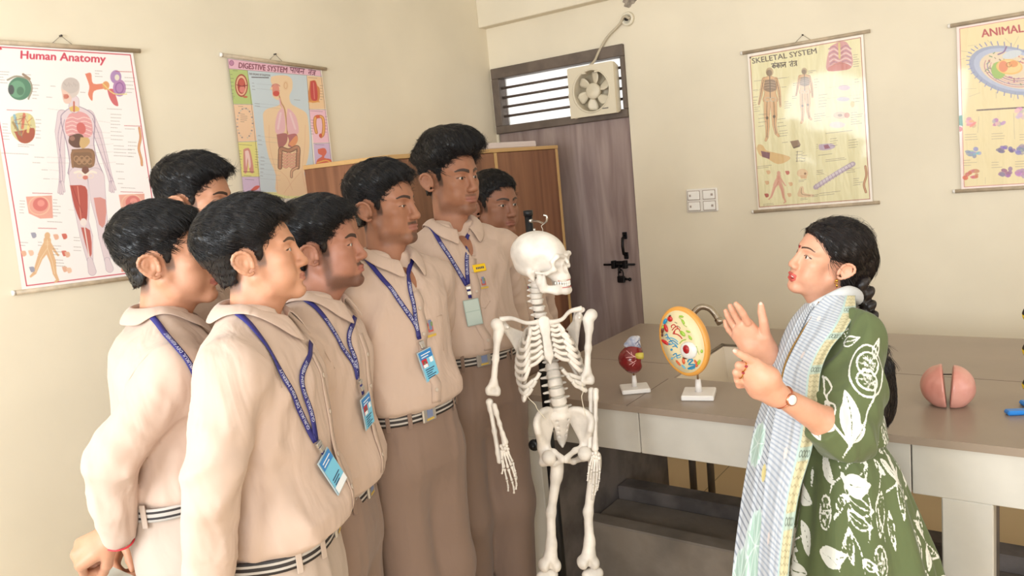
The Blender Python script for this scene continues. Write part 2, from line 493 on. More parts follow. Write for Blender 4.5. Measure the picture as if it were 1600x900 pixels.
# transom window over the door
M_dframe = mat('dark_brown_frame_paint', (112, 98, 88), 0.55, var=0.12, vscale=14, bump=0.1)
M_rail = mat('dark_rail', (98, 84, 76), 0.5)
M_glass = mat('frosted_transom_glass', (250, 250, 248), 0.6, spec=0.3)
_b = M_glass.node_tree.nodes['Principled BSDF']; _b.inputs['Transmission Weight'].default_value = 0.85
pb = PB(); Y0, Y1 = YB - 0.025, YB + 0.07
pb.box((DX0, Y0, DZT - 0.062), (DX1, Y1, DZT + 0.004), bev=0.004)
pb.box((DX0, Y0, DZ0 - 0.018), (DX1, Y1, DZ0 + 0.03), bev=0.004)
pb.box((DX0, Y0, DZ0 + 0.03), (DX0 + 0.055, Y1, DZT - 0.062), bev=0.004); pb.box((DX1 - 0.022, Y0, DZ0 + 0.03), (DX1, Y1, DZT - 0.062), bev=0.004)
win = pb.build('window_4', M_dframe); win['kind'] = 'structure'
for k in range(4):
    z = DZ0 + 0.03 + (DZT - DZ0 - 0.092) * (k + 1) / 5.0
    mk_ = PB().tube([(DX0 + 0.05, YB + 0.01, z), (DX1 - 0.02, YB + 0.01, z)], 0.008, 6).build('rail', M_rail, win)
PB().box((DX0 + 0.05, YB + 0.05, DZ0 + 0.02), (DX1 - 0.02, YB + 0.055, DZT - 0.055)).build('pane', M_glass, win)

# door leaf
def wood(name, c1, c2, scale, stretch, rough=0.5, dist=3.0, contrast=(0.35, 0.65), bump=0.1):
    m = bpy.data.materials.new(name); m.use_nodes = True; nt = m.node_tree; b = nt.nodes['Principled BSDF']
    tc = nt.nodes.new('ShaderNodeTexCoord'); mp = nt.nodes.new('ShaderNodeMapping'); mp.inputs['Scale'].default_value = stretch
    n = nt.nodes.new('ShaderNodeTexNoise'); n.inputs['Scale'].default_value = scale; n.inputs['Detail'].default_value = 7; n.inputs['Distortion'].default_value = dist
    r = nt.nodes.new('ShaderNodeValToRGB'); r.color_ramp.elements[0].color = lin(c2); r.color_ramp.elements[1].color = lin(c1)
    r.color_ramp.elements[0].position, r.color_ramp.elements[1].position = contrast
    nt.links.new(tc.outputs['Object'], mp.inputs[0]); nt.links.new(mp.outputs[0], n.inputs['Vector'])
    nt.links.new(n.outputs[0], r.inputs[0]); nt.links.new(r.outputs[0], b.inputs['Base Color']); b.inputs['Roughness'].default_value = rough
    bn = nt.nodes.new('ShaderNodeBump'); bn.inputs['Strength'].default_value = bump; bn.inputs['Distance'].default_value = 0.003
    nt.links.new(n.outputs[0], bn.inputs['Height']); nt.links.new(bn.outputs[0], b.inputs['Normal'])
    return m
M_door = wood('weathered_mauve_door_paint', (172, 152, 145), (140, 119, 115), 3.2, (5, 5, 0.5), 0.55, 0.6)
M_iron = mat('black_iron', (32, 30, 32), 0.4, 0.7)
door = PB().box((DX0 + 0.006, YB + 0.004, 0.004), (DX1 - 0.004, YB + 0.05, DZ0 - 0.017), bev=0.003).build('door_1', M_door)
tag(door, kind='structure')
pb = PB(); yk = YB - 0.012
x0, x1, zb = -2.307, -2.10, 1.033
pb.tube([(x0, yk, zb), (x1, yk, zb)], 0.0065, 8)
for x in (-2.24, -2.165): pb.box((x - 0.012, YB - 0.026, zb - 0.024), (x + 0.012, YB + 0.006, zb + 0.024), bev=0.003)
pb.box((-2.25, YB - 0.006, zb - 0.02), (-2.155, YB + 0.006, zb + 0.02))
pb.tube([(-2.20, yk - 0.004, zb - 0.005), (-2.20, yk - 0.014, zb - 0.03), (-2.195, yk - 0.012, zb - 0.05)], 0.008, 8)
pb.build('door_bolt', M_iron, door)
pb = PB(); pb.tube([(-2.158, YB + 0.006, 1.205), (-2.158, YB - 0.03, 1.19), (-2.158, YB - 0.036, 1.145), (-2.158, YB - 0.03, 1.10), (-2.158, YB + 0.006, 1.085)], 0.009, 8)
for z in (1.205, 1.085): pb.box((-2.172, YB - 0.004, z - 0.02), (-2.144, YB + 0.006, z + 0.02), bev=0.002)
pb.build('door_handle', M_iron, door)
# padlock hanging on the bolt
lk = thing('padlock', (-2.185, YB - 0.025, 0.93), 'small black padlock hanging from the bolt of the weathered door', 'padlock')
PB().box((-2.215, YB - 0.034, 0.925), (-2.165, YB - 0.014, 0.967), bev=0.006).build('lock_body', M_iron, lk)
PB().tube(spline([(-2.205, YB - 0.024, 0.96), (-2.205, YB - 0.024, 0.99), (-2.19, YB - 0.024, 1.004), (-2.175, YB - 0.024, 0.99), (-2.175, YB - 0.024, 0.96)], 4), 0.0045, 6).build('shackle', M_iron, lk)
pb = PB(); pb.tube([(-2.165, YB - 0.022, 0.948), (-2.14, YB - 0.022, 0.945)], 0.007, 6); pb.ball((-2.135, YB - 0.022, 0.945), 0.011, n=8, k=6); pb.build('key', M_iron, lk)

# wall socket with its round plate, and grey stain of cement above it
M_plas = mat('ivory_plastic', (232, 222, 200), 0.4)
M_wplas = mat('white_plastic', (240, 234, 226), 0.35)
M_dark = mat('dark_recess', (38, 32, 30), 0.7)
sx, sz = -2.033, 2.421
jb = thing('socket_box', (sx, YB, sz - 0.035), 'round ivory wall socket box above the exhaust fan with a cable entering it', 'socket')
pb = PB(); pb.lathe([(0.038, 0.004), (0.038, 0.016), (0.034, 0.022), (0.026, 0.023), (0.024, 0.008), (0.0, 0.008)], (sx, YB, sz), (0, -1, 0), 28); pb.build('cover_ring', M_plas, jb)
PB().lathe([(0.010, 0.009), (0.010, 0.0235), (0.004, 0.026)], (sx - 0.004, YB, sz), (0, -1, 0), 14).build('inner_plug', M_dark, jb)
M_cem = mat('grey_cement_patch', (176, 162, 146), 0.9, var=0.25, vscale=40)
V = []; nn = 26
for j in range(nn):
    t = 2 * math.pi * j / nn; r = 0.036 * (1 + 0.22 * math.sin(3 * t + 1) + 0.12 * math.sin(7 * t))
    V.append((-2.02 + r * 1.1 * math.cos(t), YB - 0.0045, 2.512 + r * 0.7 * math.sin(t)))
V += [(v[0], YB + 0.01, v[2]) for v in V]
F = [list(range(nn))[::-1]] + [(j, (j + 1) % nn, nn + (j + 1) % nn, nn + j) for j in range(nn)]
o = mk('trim_2', V, F, M_cem, smooth=False); o['kind'] = 'structure'
# exhaust fan
M_fan = mat('yellowed_white_fan_plastic', (226, 214, 190), 0.42)
M_fanin = mat('fan_duct_tan_plastic', (202, 188, 162), 0.5)  # plastic of the back plate, a slightly darker tan than the housing
fx0, fx1, fz0, fz1, fy = -2.400, -2.098, 1.915, 2.200, YB - 0.10
fan = thing('exhaust_fan', ((fx0 + fx1) / 2, fy + 0.04, fz0), 'square ivory exhaust fan mounted in the window above the door', 'fan')
cx, cz, Ro = -2.250, 2.055, 0.118
pb = PB(); n = 48; ring = []; sq = []
for j in range(n):
    t = 2 * math.pi * (j + 0.5) / n; c, s = math.cos(t), math.sin(t); q = max(abs(c), abs(s))
    ring.append((cx + Ro * c, cz + Ro * s))
    sq.append((cx + min(fx1 - cx, max(fx0 - cx, 0.16 * c / q)), cz + max(fz0 - cz, min(fz1 - cz, 0.16 * s / q))))
V = [(x, fy, z) for x, z in sq] + [(x, fy, z) for x, z in ring] + [(cx + (x - cx) * 0.96, fy + 0.075, cz + (z - cz) * 0.96) for x, z in ring] + [(x, fy + 0.02, z) for x, z in sq] + [(cx + (x - cx) * 0.9, fy + 0.09, cz + (z - cz) * 0.9) for x, z in sq]
F = []
for j in range(n):
    k = (j + 1) % n
    F += [(j, n + j, n + k, k), (n + j, 2 * n + j, 2 * n + k, n + k), (3 * n + j, j, k, 3 * n + k), (4 * n + j, 3 * n + j, 3 * n + k, 4 * n + k)]
mk('housing', V, F, M_fan, fan, smooth=False)
pb = PB(); pb.lathe([(Ro + 0.006, -0.004), (Ro + 0.006, 0.004), (Ro - 0.002, 0.006), (Ro - 0.004, -0.004)], (cx, fy, cz), (0, -1, 0), 48, cap=False); pb.build('rim', M_fan, fan)
PB().lathe([(Ro * 1.0, 0.0), (Ro * 1.0, 0.006)], (cx, fy + 0.080, cz), (0, -1, 0), 32).build('back_louvre', M_fanin, fan)
PB().lathe([(0.046, 0.0), (0.046, 0.026), (0.04, 0.034), (0.0, 0.036)], (cx, fy + 0.045, cz), (0, -1, 0), 28).build('hub', M_fan, fan)
for b in range(6):
    a0 = math.radians(60 * b + 14); rows = []
    for i in range(6):
        r = 0.04 + 0.068 * i / 5; wd = (0.026 + 0.034 * math.sin(min(1, i / 4.2) * 1.45)) * (1 if i < 5 else 0.72)
        for j in range(5):
            u = (j / 4 - 0.5) * wd; sk = 0.16 * i / 5
            t = a0 + sk + u / max(r, 0.06); rows.append((cx + r * math.cos(t), fy + 0.035 + u * 0.42, cz + r * math.sin(t)))
    F = [(i * 5 + j, i * 5 + j + 1, i * 5 + j + 6, i * 5 + j + 5) for i in range(5) for j in range(4)]
    o = mk('blade', rows, F, M_fan, fan); md = o.modifiers.new('thick', 'SOLIDIFY'); md.thickness = 0.003
for dx in (-0.035, 0.045): PB().box((cx + dx - 0.012, fy - 0.012, fz1 - 0.047), (cx + dx + 0.012, fy + 0.004, fz1 - 0.038), bev=0.002).build('clip', M_fan, fan)
PB().box((fx1 - 0.09, fy - 0.0012, fz0 + 0.03), (fx1 - 0.05, fy + 0.002, fz0 + 0.036)).build('nameplate', mat('grey_badge', (120, 112, 104), 0.4), fan)
# cable from socket to fan
M_cable = mat('grey_cable_sheath', (196, 182, 158), 0.5)
M_clipm = mat('white_clip', (230, 224, 214), 0.5)
cp = [on(px, py, 1, YB - d) for px, py, d in ((984, 29, 0.03), (975, 26, 0.03), (968, 38, 0.02), (949, 58, 0.02), (936, 80, 0.025), (929, 95, 0.05), (916, 108, 0.09))]
tag(PB().tube(spline(cp, 6), 0.0075, 8).build('wall_cable', M_cable), 'sagging beige cable running from the round wall socket down to the fan', 'cable')
cp = [on(px, py, 1, YB - 0.07) for px, py in ((900, 128), (890, 147), (893, 165), (898, 184), (906, 182))]
PB().tube(spline(cp, 6), 0.006, 8).build('power_cord', M_cable, fan)
# switch board
sb = thing('switch_board', (-1.66, YB, 1.325), 'white wall switch board with four switches between door and skeletal chart', 'switch board')
PB().box((-1.752, YB - 0.014, 1.322), (-1.572, YB + 0.002, 1.452), bev=0.006).build('plate', M_wplas, sb)
M_sw = mat('white_switch', (250, 246, 240), 0.25); M_gap = mat('switch_groove', (176, 160, 150), 0.6)
for i in (0, 1):
    for j in (0, 1):
        xx = -1.742 + i * 0.088; zz = 1.330 + j * 0.060
        PB().box((xx, YB - 0.017, zz), (xx + 0.072, YB - 0.012, zz + 0.052), bev=0.001).build('module', M_gap, sb)
        k = PB().box((xx + 0.003, YB - 0.021, zz + 0.003), (xx + 0.069, YB - 0.015, zz + 0.049), bev=0.003).build('switch', M_sw, sb)
        PB().box((xx + (0.012 if i == 0 else 0.048), YB - 0.0225, zz + 0.02), (xx + (0.022 if i == 0 else 0.06), YB - 0.0195, zz + 0.032)).build('marker', M_gap, k)
# cupboard against the left wall
CXF, CY0, CY1, CZ = -2.45, 2.50, 3.90, 1.77
M_cup = wood('brown_cupboard_laminate', (154, 106, 78), (112, 72, 52), 2.2, (6, 6, 0.35), 0.42, 0.9, (0.3, 0.7), 0.02)
M_edge = mat('light_edge_banding', (206, 166, 112), 0.45)
cup = thing('cupboard', (-2.73, 3.2, 0), 'brown wooden cupboard with light edges against the left wall', 'cupboard')
PB().box((XL + 0.005, CY0, 0.0), (CXF - 0.02, CY1, CZ - 0.02), bev=0.002).build('carcass', M_cup, cup)
pb = PB(); pb.box((XL + 0.005, CY0 - 0.005, CZ - 0.02), (CXF + 0.004, CY1 + 0.005, CZ), bev=0.002); pb.build('top_board', M_edge, cup)
ysp = 3.29
for a, b, hy in ((CY0 + 0.004, ysp - 0.012, ysp - 0.06), (ysp + 0.012, CY1 - 0.022, ysp + 0.06)):
    d = PB().box((CXF - 0.02, a, 0.05), (CXF, b, CZ - 0.022), bev=0.002).build('door', M_cup, cup)
pb = PB(); pb.box((CXF - 0.02, ysp - 0.011, 0.05), (CXF + 0.003, ysp + 0.011, CZ - 0.021)); pb.box((CXF - 0.02, CY1 - 0.021, 0.0), (CXF + 0.003, CY1, CZ - 0.021)); pb.build('edge_strip', M_edge, cup)
tag(PB().box((-2.72, 3.16, CZ), (CXF - 0.01, 3.70, CZ + 0.032), bev=0.004).build('white_board', mat('lilac_white_board', (226, 212, 210), 0.5)), 'flat pale lilac board lying on top of the cupboard', 'board')
# ------------------------------------------------------------------ printed wall charts
class Canvas:
    """flat print held as vertex colours of a fine grid; drawn in the pixel frame of a close-up (x,y), mapped to the sheet"""
    def __init__(s, W, Hh, corners, sc, org, base):
        s.W, s.H = W, Hh; s.C = np.tile(np.array(base, float) / 255.0, (Hh, W, 1))
        s.TL, s.TR, s.BR, s.BL = [(np.array(proj(c)) - org) * sc for c in corners]
        e1 = np.linalg.norm(s.TR - s.TL); s.k = W / e1
        src = np.array([s.TL, s.TR, s.BR, s.BL]); dst = np.array([(0, 0), (W, 0), (W, Hh), (0, Hh)], float)
        A = []; B = []
        for (x, y), (u, v) in zip(src, dst):
            A += [[x, y, 1, 0, 0, 0, -u * x, -u * y], [0, 0, 0, x, y, 1, -v * x, -v * y]]; B += [u, v]
        s.Hm = np.append(np.linalg.solve(np.array(A), np.array(B)), 1).reshape(3, 3)
    def m(s, P):
        P = np.atleast_2d(np.asarray(P, float)); q = np.c_[P, np.ones(len(P))] @ s.Hm.T; return q[:, :2] / q[:, 2:]
    def _blend(s, x0, y0, x1, y1, fn, col, a=1.0):
        x0, y0 = max(0, int(x0) - 2), max(0, int(y0) - 2); x1, y1 = min(s.W, int(x1) + 3), min(s.H, int(y1) + 3)
        if x1 <= x0 or y1 <= y0: return
        X, Y = np.meshgrid(np.arange(x0, x1) + 0.5, np.arange(y0, y1) + 0.5)
        al = np.clip(0.5 - fn(X, Y), 0, 1) * a
        s.C[y0:y1, x0:x1] = s.C[y0:y1, x0:x1] * (1 - al[..., None]) + np.array(col, float) / 255.0 * al[..., None]
    def polyr(s, Q, col, a=1.0):
        Q = np.asarray(Q, float)
        def fn(X, Y):
            d = np.full(X.shape, 1e9); ins = np.zeros(X.shape, bool)
            for i in range(len(Q)):
                p, q = Q[i], Q[(i + 1) % len(Q)]; e = q - p; t = np.clip(((X - p[0]) * e[0] + (Y - p[1]) * e[1]) / (e @ e + 1e-9), 0, 1)
                d = np.minimum(d, np.hypot(X - p[0] - t * e[0], Y - p[1] - t * e[1]))
                c = ((p[1] > Y) != (q[1] > Y)) & (X < (q[0] - p[0]) * (Y - p[1]) / (q[1] - p[1] + 1e-12) + p[0]); ins ^= c
            return np.where(ins, -d, d)
        s._blend(Q[:, 0].min(), Q[:, 1].min(), Q[:, 0].max(), Q[:, 1].max(), fn, col, a)
    def poly(s, P, col, a=1.0, sm=0):
        if sm: P = spline(list(P) + [P[0]], sm)[:-1]
        s.polyr(s.m(P), col, a)
    def line(s, P, w, col, a=1.0, sm=0):
        P = spline(P, sm) if sm else P
        Q = s.m(P); w = max(w * s.k, 0.55) * 0.5
        for i in range(len(Q) - 1): s._seg(Q[i], Q[i + 1], w, w, col, a)
    def _seg(s, p, q, ra, rb, col, a=1.0):
        e = q - p; m = max(ra, rb)
        def fn(X, Y):
            t = np.clip(((X - p[0]) * e[0] + (Y - p[1]) * e[1]) / (e @ e + 1e-9), 0, 1)
            return np.hypot(X - p[0] - t * e[0], Y - p[1] - t * e[1]) - (ra + (rb - ra) * t)
        s._blend(min(p[0], q[0]) - m, min(p[1], q[1]) - m, max(p[0], q[0]) + m, max(p[1], q[1]) + m, fn, col, a)
    def limb(s, P, R, col, a=1.0, edge=None):
        Q = s.m(P); R = np.asarray(R, float) * s.k
        if edge is not None:
            for i in range(len(Q) - 1): s._seg(Q[i], Q[i + 1], R[i] + 0.7, R[i + 1] + 0.7, edge, a)
        for i in range(len(Q) - 1): s._seg(Q[i], Q[i + 1], R[i], R[i + 1], col, a)
    def ell(s, c, rx, ry, col, rot=0.0, a=1.0):
        t = np.linspace(0, 2 * math.pi, 28, endpoint=False); ca, sa = math.cos(math.radians(rot)), math.sin(math.radians(rot))
        s.poly(np.c_[c[0] + rx * np.cos(t) * ca - ry * np.sin(t) * sa, c[1] + rx * np.cos(t) * sa + ry * np.sin(t) * ca], col, a)
    def ring(s, c, rx, ry, w, col, t0=0, t1=360, rot=0, a=1.0):
        t = np.radians(np.linspace(t0, t1, 30)); ca, sa = math.cos(math.radians(rot)), math.sin(math.radians(rot))
        s.line(np.c_[c[0] + rx * np.cos(t) * ca - ry * np.sin(t) * sa, c[1] + rx * np.cos(t) * sa + ry * np.sin(t) * ca], w, col, a)
    def tri(s, pts2, faces, col):
        for f in faces: 
            Q = pts2[list(f)]
            lo = np.floor(Q.min(0)).astype(int); hi = np.ceil(Q.max(0)).astype(int) + 1
            x0, y0 = max(lo[0], 0), max(lo[1], 0); x1, y1 = min(hi[0], s.W), min(hi[1], s.H)
            if x1 <= x0 or y1 <= y0: continue
            cov = np.zeros((y1 - y0, x1 - x0))
            for sx_ in range(4):
                for sy_ in range(4):
                    X, Y = np.meshgrid(np.arange(x0, x1) + (sx_ + .5) / 4, np.arange(y0, y1) + (sy_ + .5) / 4)
                    ok1 = np.ones(X.shape, bool); ok2 = np.ones(X.shape, bool)
                    for i in range(len(Q)):
                        p, q = Q[i], Q[(i + 1) % len(Q)]; cr = (q[0] - p[0]) * (Y - p[1]) - (q[1] - p[1]) * (X - p[0])
                        ok1 &= cr >= 0; ok2 &= cr < 0
                    cov += (ok1 | ok2) / 16.0
            s._acc[y0:y1, x0:x1] += cov
    def text(s, txt, p0, p1, h, col, bold=0.0):
        """text from close-up point p0 to p1 (baseline), cap height h"""
        v, f, w = glyphs(txt, 0.0); p0 = np.asarray(p0, float); p1 = np.asarray(p1, float); e = (p1 - p0) / w
        up = np.array([e[1], -e[0]]); up = up / np.linalg.norm(up) * (h / 0.73)
        P = p0 + v[:, :1] * e + v[:, 1:] * up
        s._acc = np.zeros((s.H, s.W)); s.tri(s.m(P), f, col)
        A = np.clip(s._acc, 0, 1); b = bold * h * s.k * 1.4
        if b > 0:
            for dx, dy in ((b, 0), (-b, 0), (0, b * .6), (0, -b * .6)):
                ax, ay = abs(dx), abs(dy); B = A * 1.0; e_ = ax + ay; B = np.roll(A, (int(np.sign(dy)), int(np.sign(dx))), (0, 1)) * min(1, e_); s._acc = np.maximum(s._acc, B)
            A = np.clip(s._acc, 0, 1)
        a = A[..., None]; s.C = s.C * (1 - a) + np.array(col, float) / 255.0 * a
    def strokes(s, word, p0, p1, h, w, col):
        """Devanagari word drawn from pen strokes; letter shapes are listed in DEV"""
        tot = sum(DEV[c][0] for c in word); p0 = np.asarray(p0, float); p1 = np.asarray(p1, float); e = (p1 - p0) / tot
        dn = np.array([-e[1], e[0]]); dn = dn / np.linalg.norm(dn) * h; x = 0
        s.line([p0, p1], w, col)
        for c in word:
            wd, ss = DEV[c]
            for st in ss:
                P = [p0 + e * (x + a) + dn * b for a, b in st]; s.line(P, w, col, sm=4 if len(P) > 2 else 0)
            x += wd
    def notes(s, p, n, ln, gap, col=(110, 100, 95), slope=(1, 0.03), rag=0.5, w=1.0):
        """rows of unreadably small caption print"""
        for i in range(n):
            L = ln * (1 - rag * random.random()); x, y = p[0], p[1] + gap * i; q = x
            while q < x + L:
                d = random.uniform(2.5, 6.5); s.line([(q, y + (q - x) * slope[1]), (min(q + d, x + L), y + (q + d - x) * slope[1])], w, col, 0.75); q += d + 2.0
    def lead(s, pts, col=(150, 140, 135)): s.line(pts, 0.7, col, 0.55)
AA = [(1.0, 0), (1.0, 1)]
DEV = {
 'pa': (1.0, [[(.2, 0), (.22, .45), (.45, .6), (.75, .5)], [(.78, 0), (.78, 1)]]),
 'aa': (0.4, [[(.2, 0), (.2, 1)]]),
 'cha': (1.0, [[(.1, .3), (.72, .3)], [(.25, .3), (.2, .6), (.45, .78), (.72, .55)], [(.76, 0), (.76, 1)]]),
 'na': (0.95, [[(.15, .55), (.7, .55)], [(.15, .55), (.12, .68), (.25, .66), (.2, .55)], [(.74, 0), (.74, 1)]]),
 'sp': (0.5, []),
 'ta': (0.9, [[(.7, .42), (.3, .45), (.2, .7), (.38, .92)], [(.7, 0), (.7, 1)]]),
 'dot': (0.0, [[(-.25, -.27), (-.2, -.27)]]),
 'tra': (0.95, [[(.72, .35), (.2, .42)], [(.72, .62), (.2, .95)], [(.76, 0), (.76, 1)]]),
 'ka': (1.1, [[(.55, 0), (.55, 1)], [(.55, .45), (.3, .35), (.15, .55), (.3, .75), (.55, .6)], [(.55, .5), (.8, .35), (.95, .55), (.82, .85)]]),
 'la': (1.05, [[(.15, .35), (.12, .7), (.3, .75), (.42, .45), (.6, .4), (.8, .55)], [(.85, 0), (.85, 1)]]),
}
TANTR = ['ta', 'dot', 'tra']
M_rod = mat('pale_wooden_rod', (196, 176, 150), 0.5, var=0.1, vscale=30)
M_cord = mat('thin_grey_cord', (150, 138, 120), 0.8)
M_nail = mat('dark_nail', (70, 62, 58), 0.4, 0.6)
M_back = mat('chart_paper_back', (236, 230, 220), 0.7)
def print_mat(name, rough=0.3, coat=0.3, wob=0.25, wscale=(9, 9, 2.6)):
    m = mat(name, (255, 255, 255), rough, attr='print', coat=coat, bump=wob, bscale=1.0, stretch=wscale, bdist=0.02)
    m.node_tree.nodes['Principled BSDF'].inputs['Coat Roughness'].default_value = 0.06
    return m
def chart(label, corners, normal, W, Hh, sc, org, base, draw, m, sag=0.006, overhang=0.03, peak=0.06):
    """wall chart: sheet with print, two rods, hanging cord and nail. corners TL,TR,BR,BL on the wall plane"""
    TL, TR, BR, BL = [np.asarray(c, float) for c in corners]; nv = np.asarray(normal, float)
    c = Canvas(W, Hh, corners, sc, np.asarray(org, float), base); draw(c); c.C = c.C * 0.84 + np.array(base, float) / 255 * 0.16
    t = thing('wall_chart', (TL + TR) / 2 + [0, 0, -0.0], label, 'poster', 'anatomy wall charts')
    off = 0.012
    us = np.linspace(0, 1, W); vs = np.linspace(0, 1, Hh); U, Vv = np.meshgrid(us, vs)
    P = ((1 - U) * (1 - Vv))[..., None] * TL + (U * (1 - Vv))[..., None] * TR + (U * Vv)[..., None] * BR + ((1 - U) * Vv)[..., None] * BL
    bow = off + sag * np.sin(Vv * math.pi) * (0.5 + 0.5 * np.sin(U * 6.0 + Vv * 2.0)) * 0.8
    P = P + bow[..., None] * nv
    idx = np.arange(W * Hh).reshape(Hh, W)
    Q = np.stack([idx[:-1, :-1], idx[1:, :-1], idx[1:, 1:], idx[:-1, 1:]], -1).reshape(-1, 4)
    e = np.cross(P[1, 0] - P[0, 0], P[0, 1] - P[0, 0])
    if e @ nv < 0: Q = Q[:, ::-1]
    cl = np.clip(c.C, 0, 1).reshape(-1, 3); cl = np.where(cl <= 0.04045, cl / 12.92, ((cl + 0.055) / 1.055) ** 2.4)
    o = mk('sheet', P.reshape(-1, 3), Q, m, t, True, cols={'print': cl})
    for a, b, dz in ((TL, TR, 0.0095), (BL, BR, -0.007)):
        d = nrm(b - a); dz = np.array([0, 0, dz]); p = a - d * overhang + nv * off + dz; q = b + d * overhang + nv * off + dz
        r = PB().tube([p, q], 0.0085, 12).build('rod', M_rod, t)
        PB().tube([p - d * 0.004, p + d * 0.006], 0.0095, 10).build('end_cap', M_wplas, r)
    mid = (TL + TR) / 2 + nv * 0.008 + np.array([0, 0, 0.010]); d = nrm(TR - TL)
    PB().tube([mid - d * 0.045, mid + np.array([0, 0, peak * 0.62]), mid + d * 0.045], 0.0013, 5).build('hanging_cord', M_cord, t)
    PB().tube([mid + np.array([0, 0, peak * 0.62]) - nv * 0.02, mid + np.array([0, 0, peak * 0.62]) + nv * 0.006], 0.0035, 8).build('nail', M_nail, t)
    return t
def pxw(px, axis, val): return [on(x, y, axis, val) for x, y in px]

RED = (196, 40, 60)
def walker(c, sx, sy, k, skin, bone):
    """small striding figure seen from the side; k scales offsets from (sx,sy) = top of the head"""
    def q(L): return [(sx + a * k, sy + b * k) for a, b in L]
    c.limb(q([(0, 48), (-22, 80), (-38, 128), (-50, 140)]), np.array([11, 8, 5, 3]) * k, skin)
    c.limb(q([(2, 50), (18, 92), (24, 130), (34, 152), (26, 158)]), np.array([11, 9, 6, 4, 3]) * k, skin)
    c.limb(q([(0, 24), (0, 50)]), np.array([11, 10]) * k, skin); c.limb(q([(-4, 28), (-16, 48), (-26, 70)]), np.array([5, 4, 3]) * k, skin)
    c.limb(q([(4, 28), (18, 50), (34, 72)]), np.array([5, 4, 3]) * k, skin); c.ell((sx, sy + 9 * k), 9 * k, 11 * k, skin)
    c.line(q([(0, 22), (1, 50), (16, 92), (24, 132)]), 1.6 * k, bone, 0.7); c.line(q([(0, 50), (-20, 82), (-36, 126)]), 1.6 * k, bone, 0.7)
    for a in (28, 33, 38): c.line(q([(-7, a), (7, a)]), 1.2 * k, bone, 0.6)
def draw_human(c):
    c.C[:] = np.array((250, 242, 240)) / 255
    g = lambda L: L
    # red frame line
    a, b, d, e = [(-50, 50), (430, 79), (536, 792), (84, 848)]
    c.line([a, b, d, e, a], 3.2, RED)
    c.poly([(-50, 50), (-4, 52), (2, 60), (-16, 66), (-46, 84)], RED)
    c.text('Human Anatomy', (62, 90), (345, 104), 27, (202, 48, 72), 0.035)
    # eye, heart, ear, section panels
    c.ell((58, 188), 38, 38, (70, 120, 92)); c.ell((50, 190), 26, 28, (96, 150, 116)); c.ell((30, 192), 10, 16, (60, 66, 66)); c.line([(18, 160), (48, 148), (88, 160), (98, 190), (86, 222)], 5, (150, 140, 120), sm=5)
    c.ell((60, 196), 12, 14, (66, 110, 84)); c.line([(70, 142), (90, 156)], 8, (150, 124, 100))
    c.poly([(28, 282), (52, 268), (92, 272), (108, 300), (106, 345), (84, 368), (52, 360), (30, 330)], (206, 196, 140), sm=4)
    c.poly([(40, 330), (70, 325), (104, 318), (104, 350), (82, 368), (56, 362)], (160, 72, 52), sm=3)
    for p, q, col in (((40, 276), (50, 322), (120, 170, 200)), ((72, 272), (66, 318), (200, 90, 70)), ((90, 280), (84, 330), (226, 206, 120)), ((36, 300), (60, 340), (150, 120, 70))): c.line([p, q], 8, col, 0.85)
    for i in range(16): c.line([(random.uniform(34, 100), random.uniform(275, 355)), (random.uniform(34, 100), random.uniform(275, 355))], 1.6, random.choice([(120, 80, 50), (90, 130, 150), (220, 190, 100), (170, 60, 50)]), 0.7)
    c.poly([(276, 140), (296, 138), (304, 172), (352, 170), (350, 186), (306, 196), (300, 228), (286, 208), (290, 180)], (226, 120, 90), sm=4)
    c.poly([(350, 190), (372, 190), (380, 212), (388, 244), (372, 240), (358, 218)], (206, 90, 96), sm=3)
    c.ell((380, 150), 19, 22, (168, 128, 182)); c.ell((392, 186), 22, 28, (176, 122, 176)); c.ell((384, 152), 8, 10, (230, 220, 200)); c.ring((392, 186), 13, 17, 4, (140, 84, 150)); c.ell((346, 178), 12, 14, (226, 150, 90))
    c.line([(336, 172), (372, 204), (416, 206)], 4, (230, 214, 120), 0.8, sm=4)
    for (cx, cy) in ((122, 576), (432, 570)):
        c.poly([(cx - 44, cy - 30), (cx + 42, cy - 34), (cx + 46, cy + 42), (cx + 4, cy + 44), (cx - 34, cy + 26)], (232, 158, 140)); c.ell((cx + 4, cy - 4), 25, 23, (214, 106, 100)); c.ell((cx + 6, cy - 8), 12, 11, (232, 140, 128)); c.ring((cx, cy), 34, 31, 3, (240, 190, 160))
    c.poly([(382, 640), (410, 640), (424, 800), (398, 802)], (226, 140, 120))
    # pelvis side spine at right
    c.line([(458, 318), (462, 350), (456, 385), (464, 420), (466, 440)], 9, (186, 108, 66), sm=5); c.line([(458, 318), (462, 350), (456, 385), (464, 420), (466, 440)], 4, (226, 164, 110), sm=5)
    # standing figure
    sk = (226, 206, 212); ed = (150, 128, 150)
    body = [(238, 246), (210, 264), (182, 282), (178, 330), (186, 420), (190, 500)]
    c.limb([(200, 276), (190, 330), (196, 410), (198, 470), (196, 500)], (17, 15, 11, 9, 8), sk, edge=ed)
    c.limb([(290, 276), (316, 330), (340, 410), (356, 470), (364, 500)], (17, 15, 11, 8, 8), sk, edge=ed)
    for dx, dy in ((-10, 34), (-4, 38), (3, 38), (9, 30)): c.limb([(196 + dx * .4, 498), (196 + dx, 498 + dy)], (4, 2.5), sk, edge=ed); c.limb([(364 + dx * .4, 498), (368 + dx, 492 + dy)], (4, 2.5), sk, edge=ed)
    c.poly([(234, 244), (250, 244), (290, 262), (310, 290), (306, 370), (320, 430), (332, 480), (224, 480), (222, 430), (212, 370), (192, 290), (204, 264)], ed, sm=3)
    c.poly([(234, 246), (250, 246), (288, 264), (306, 290), (303, 370), (317, 430), (330, 480), (227, 480), (225, 430), (215, 370), (195, 290), (206, 266)], sk, sm=3)
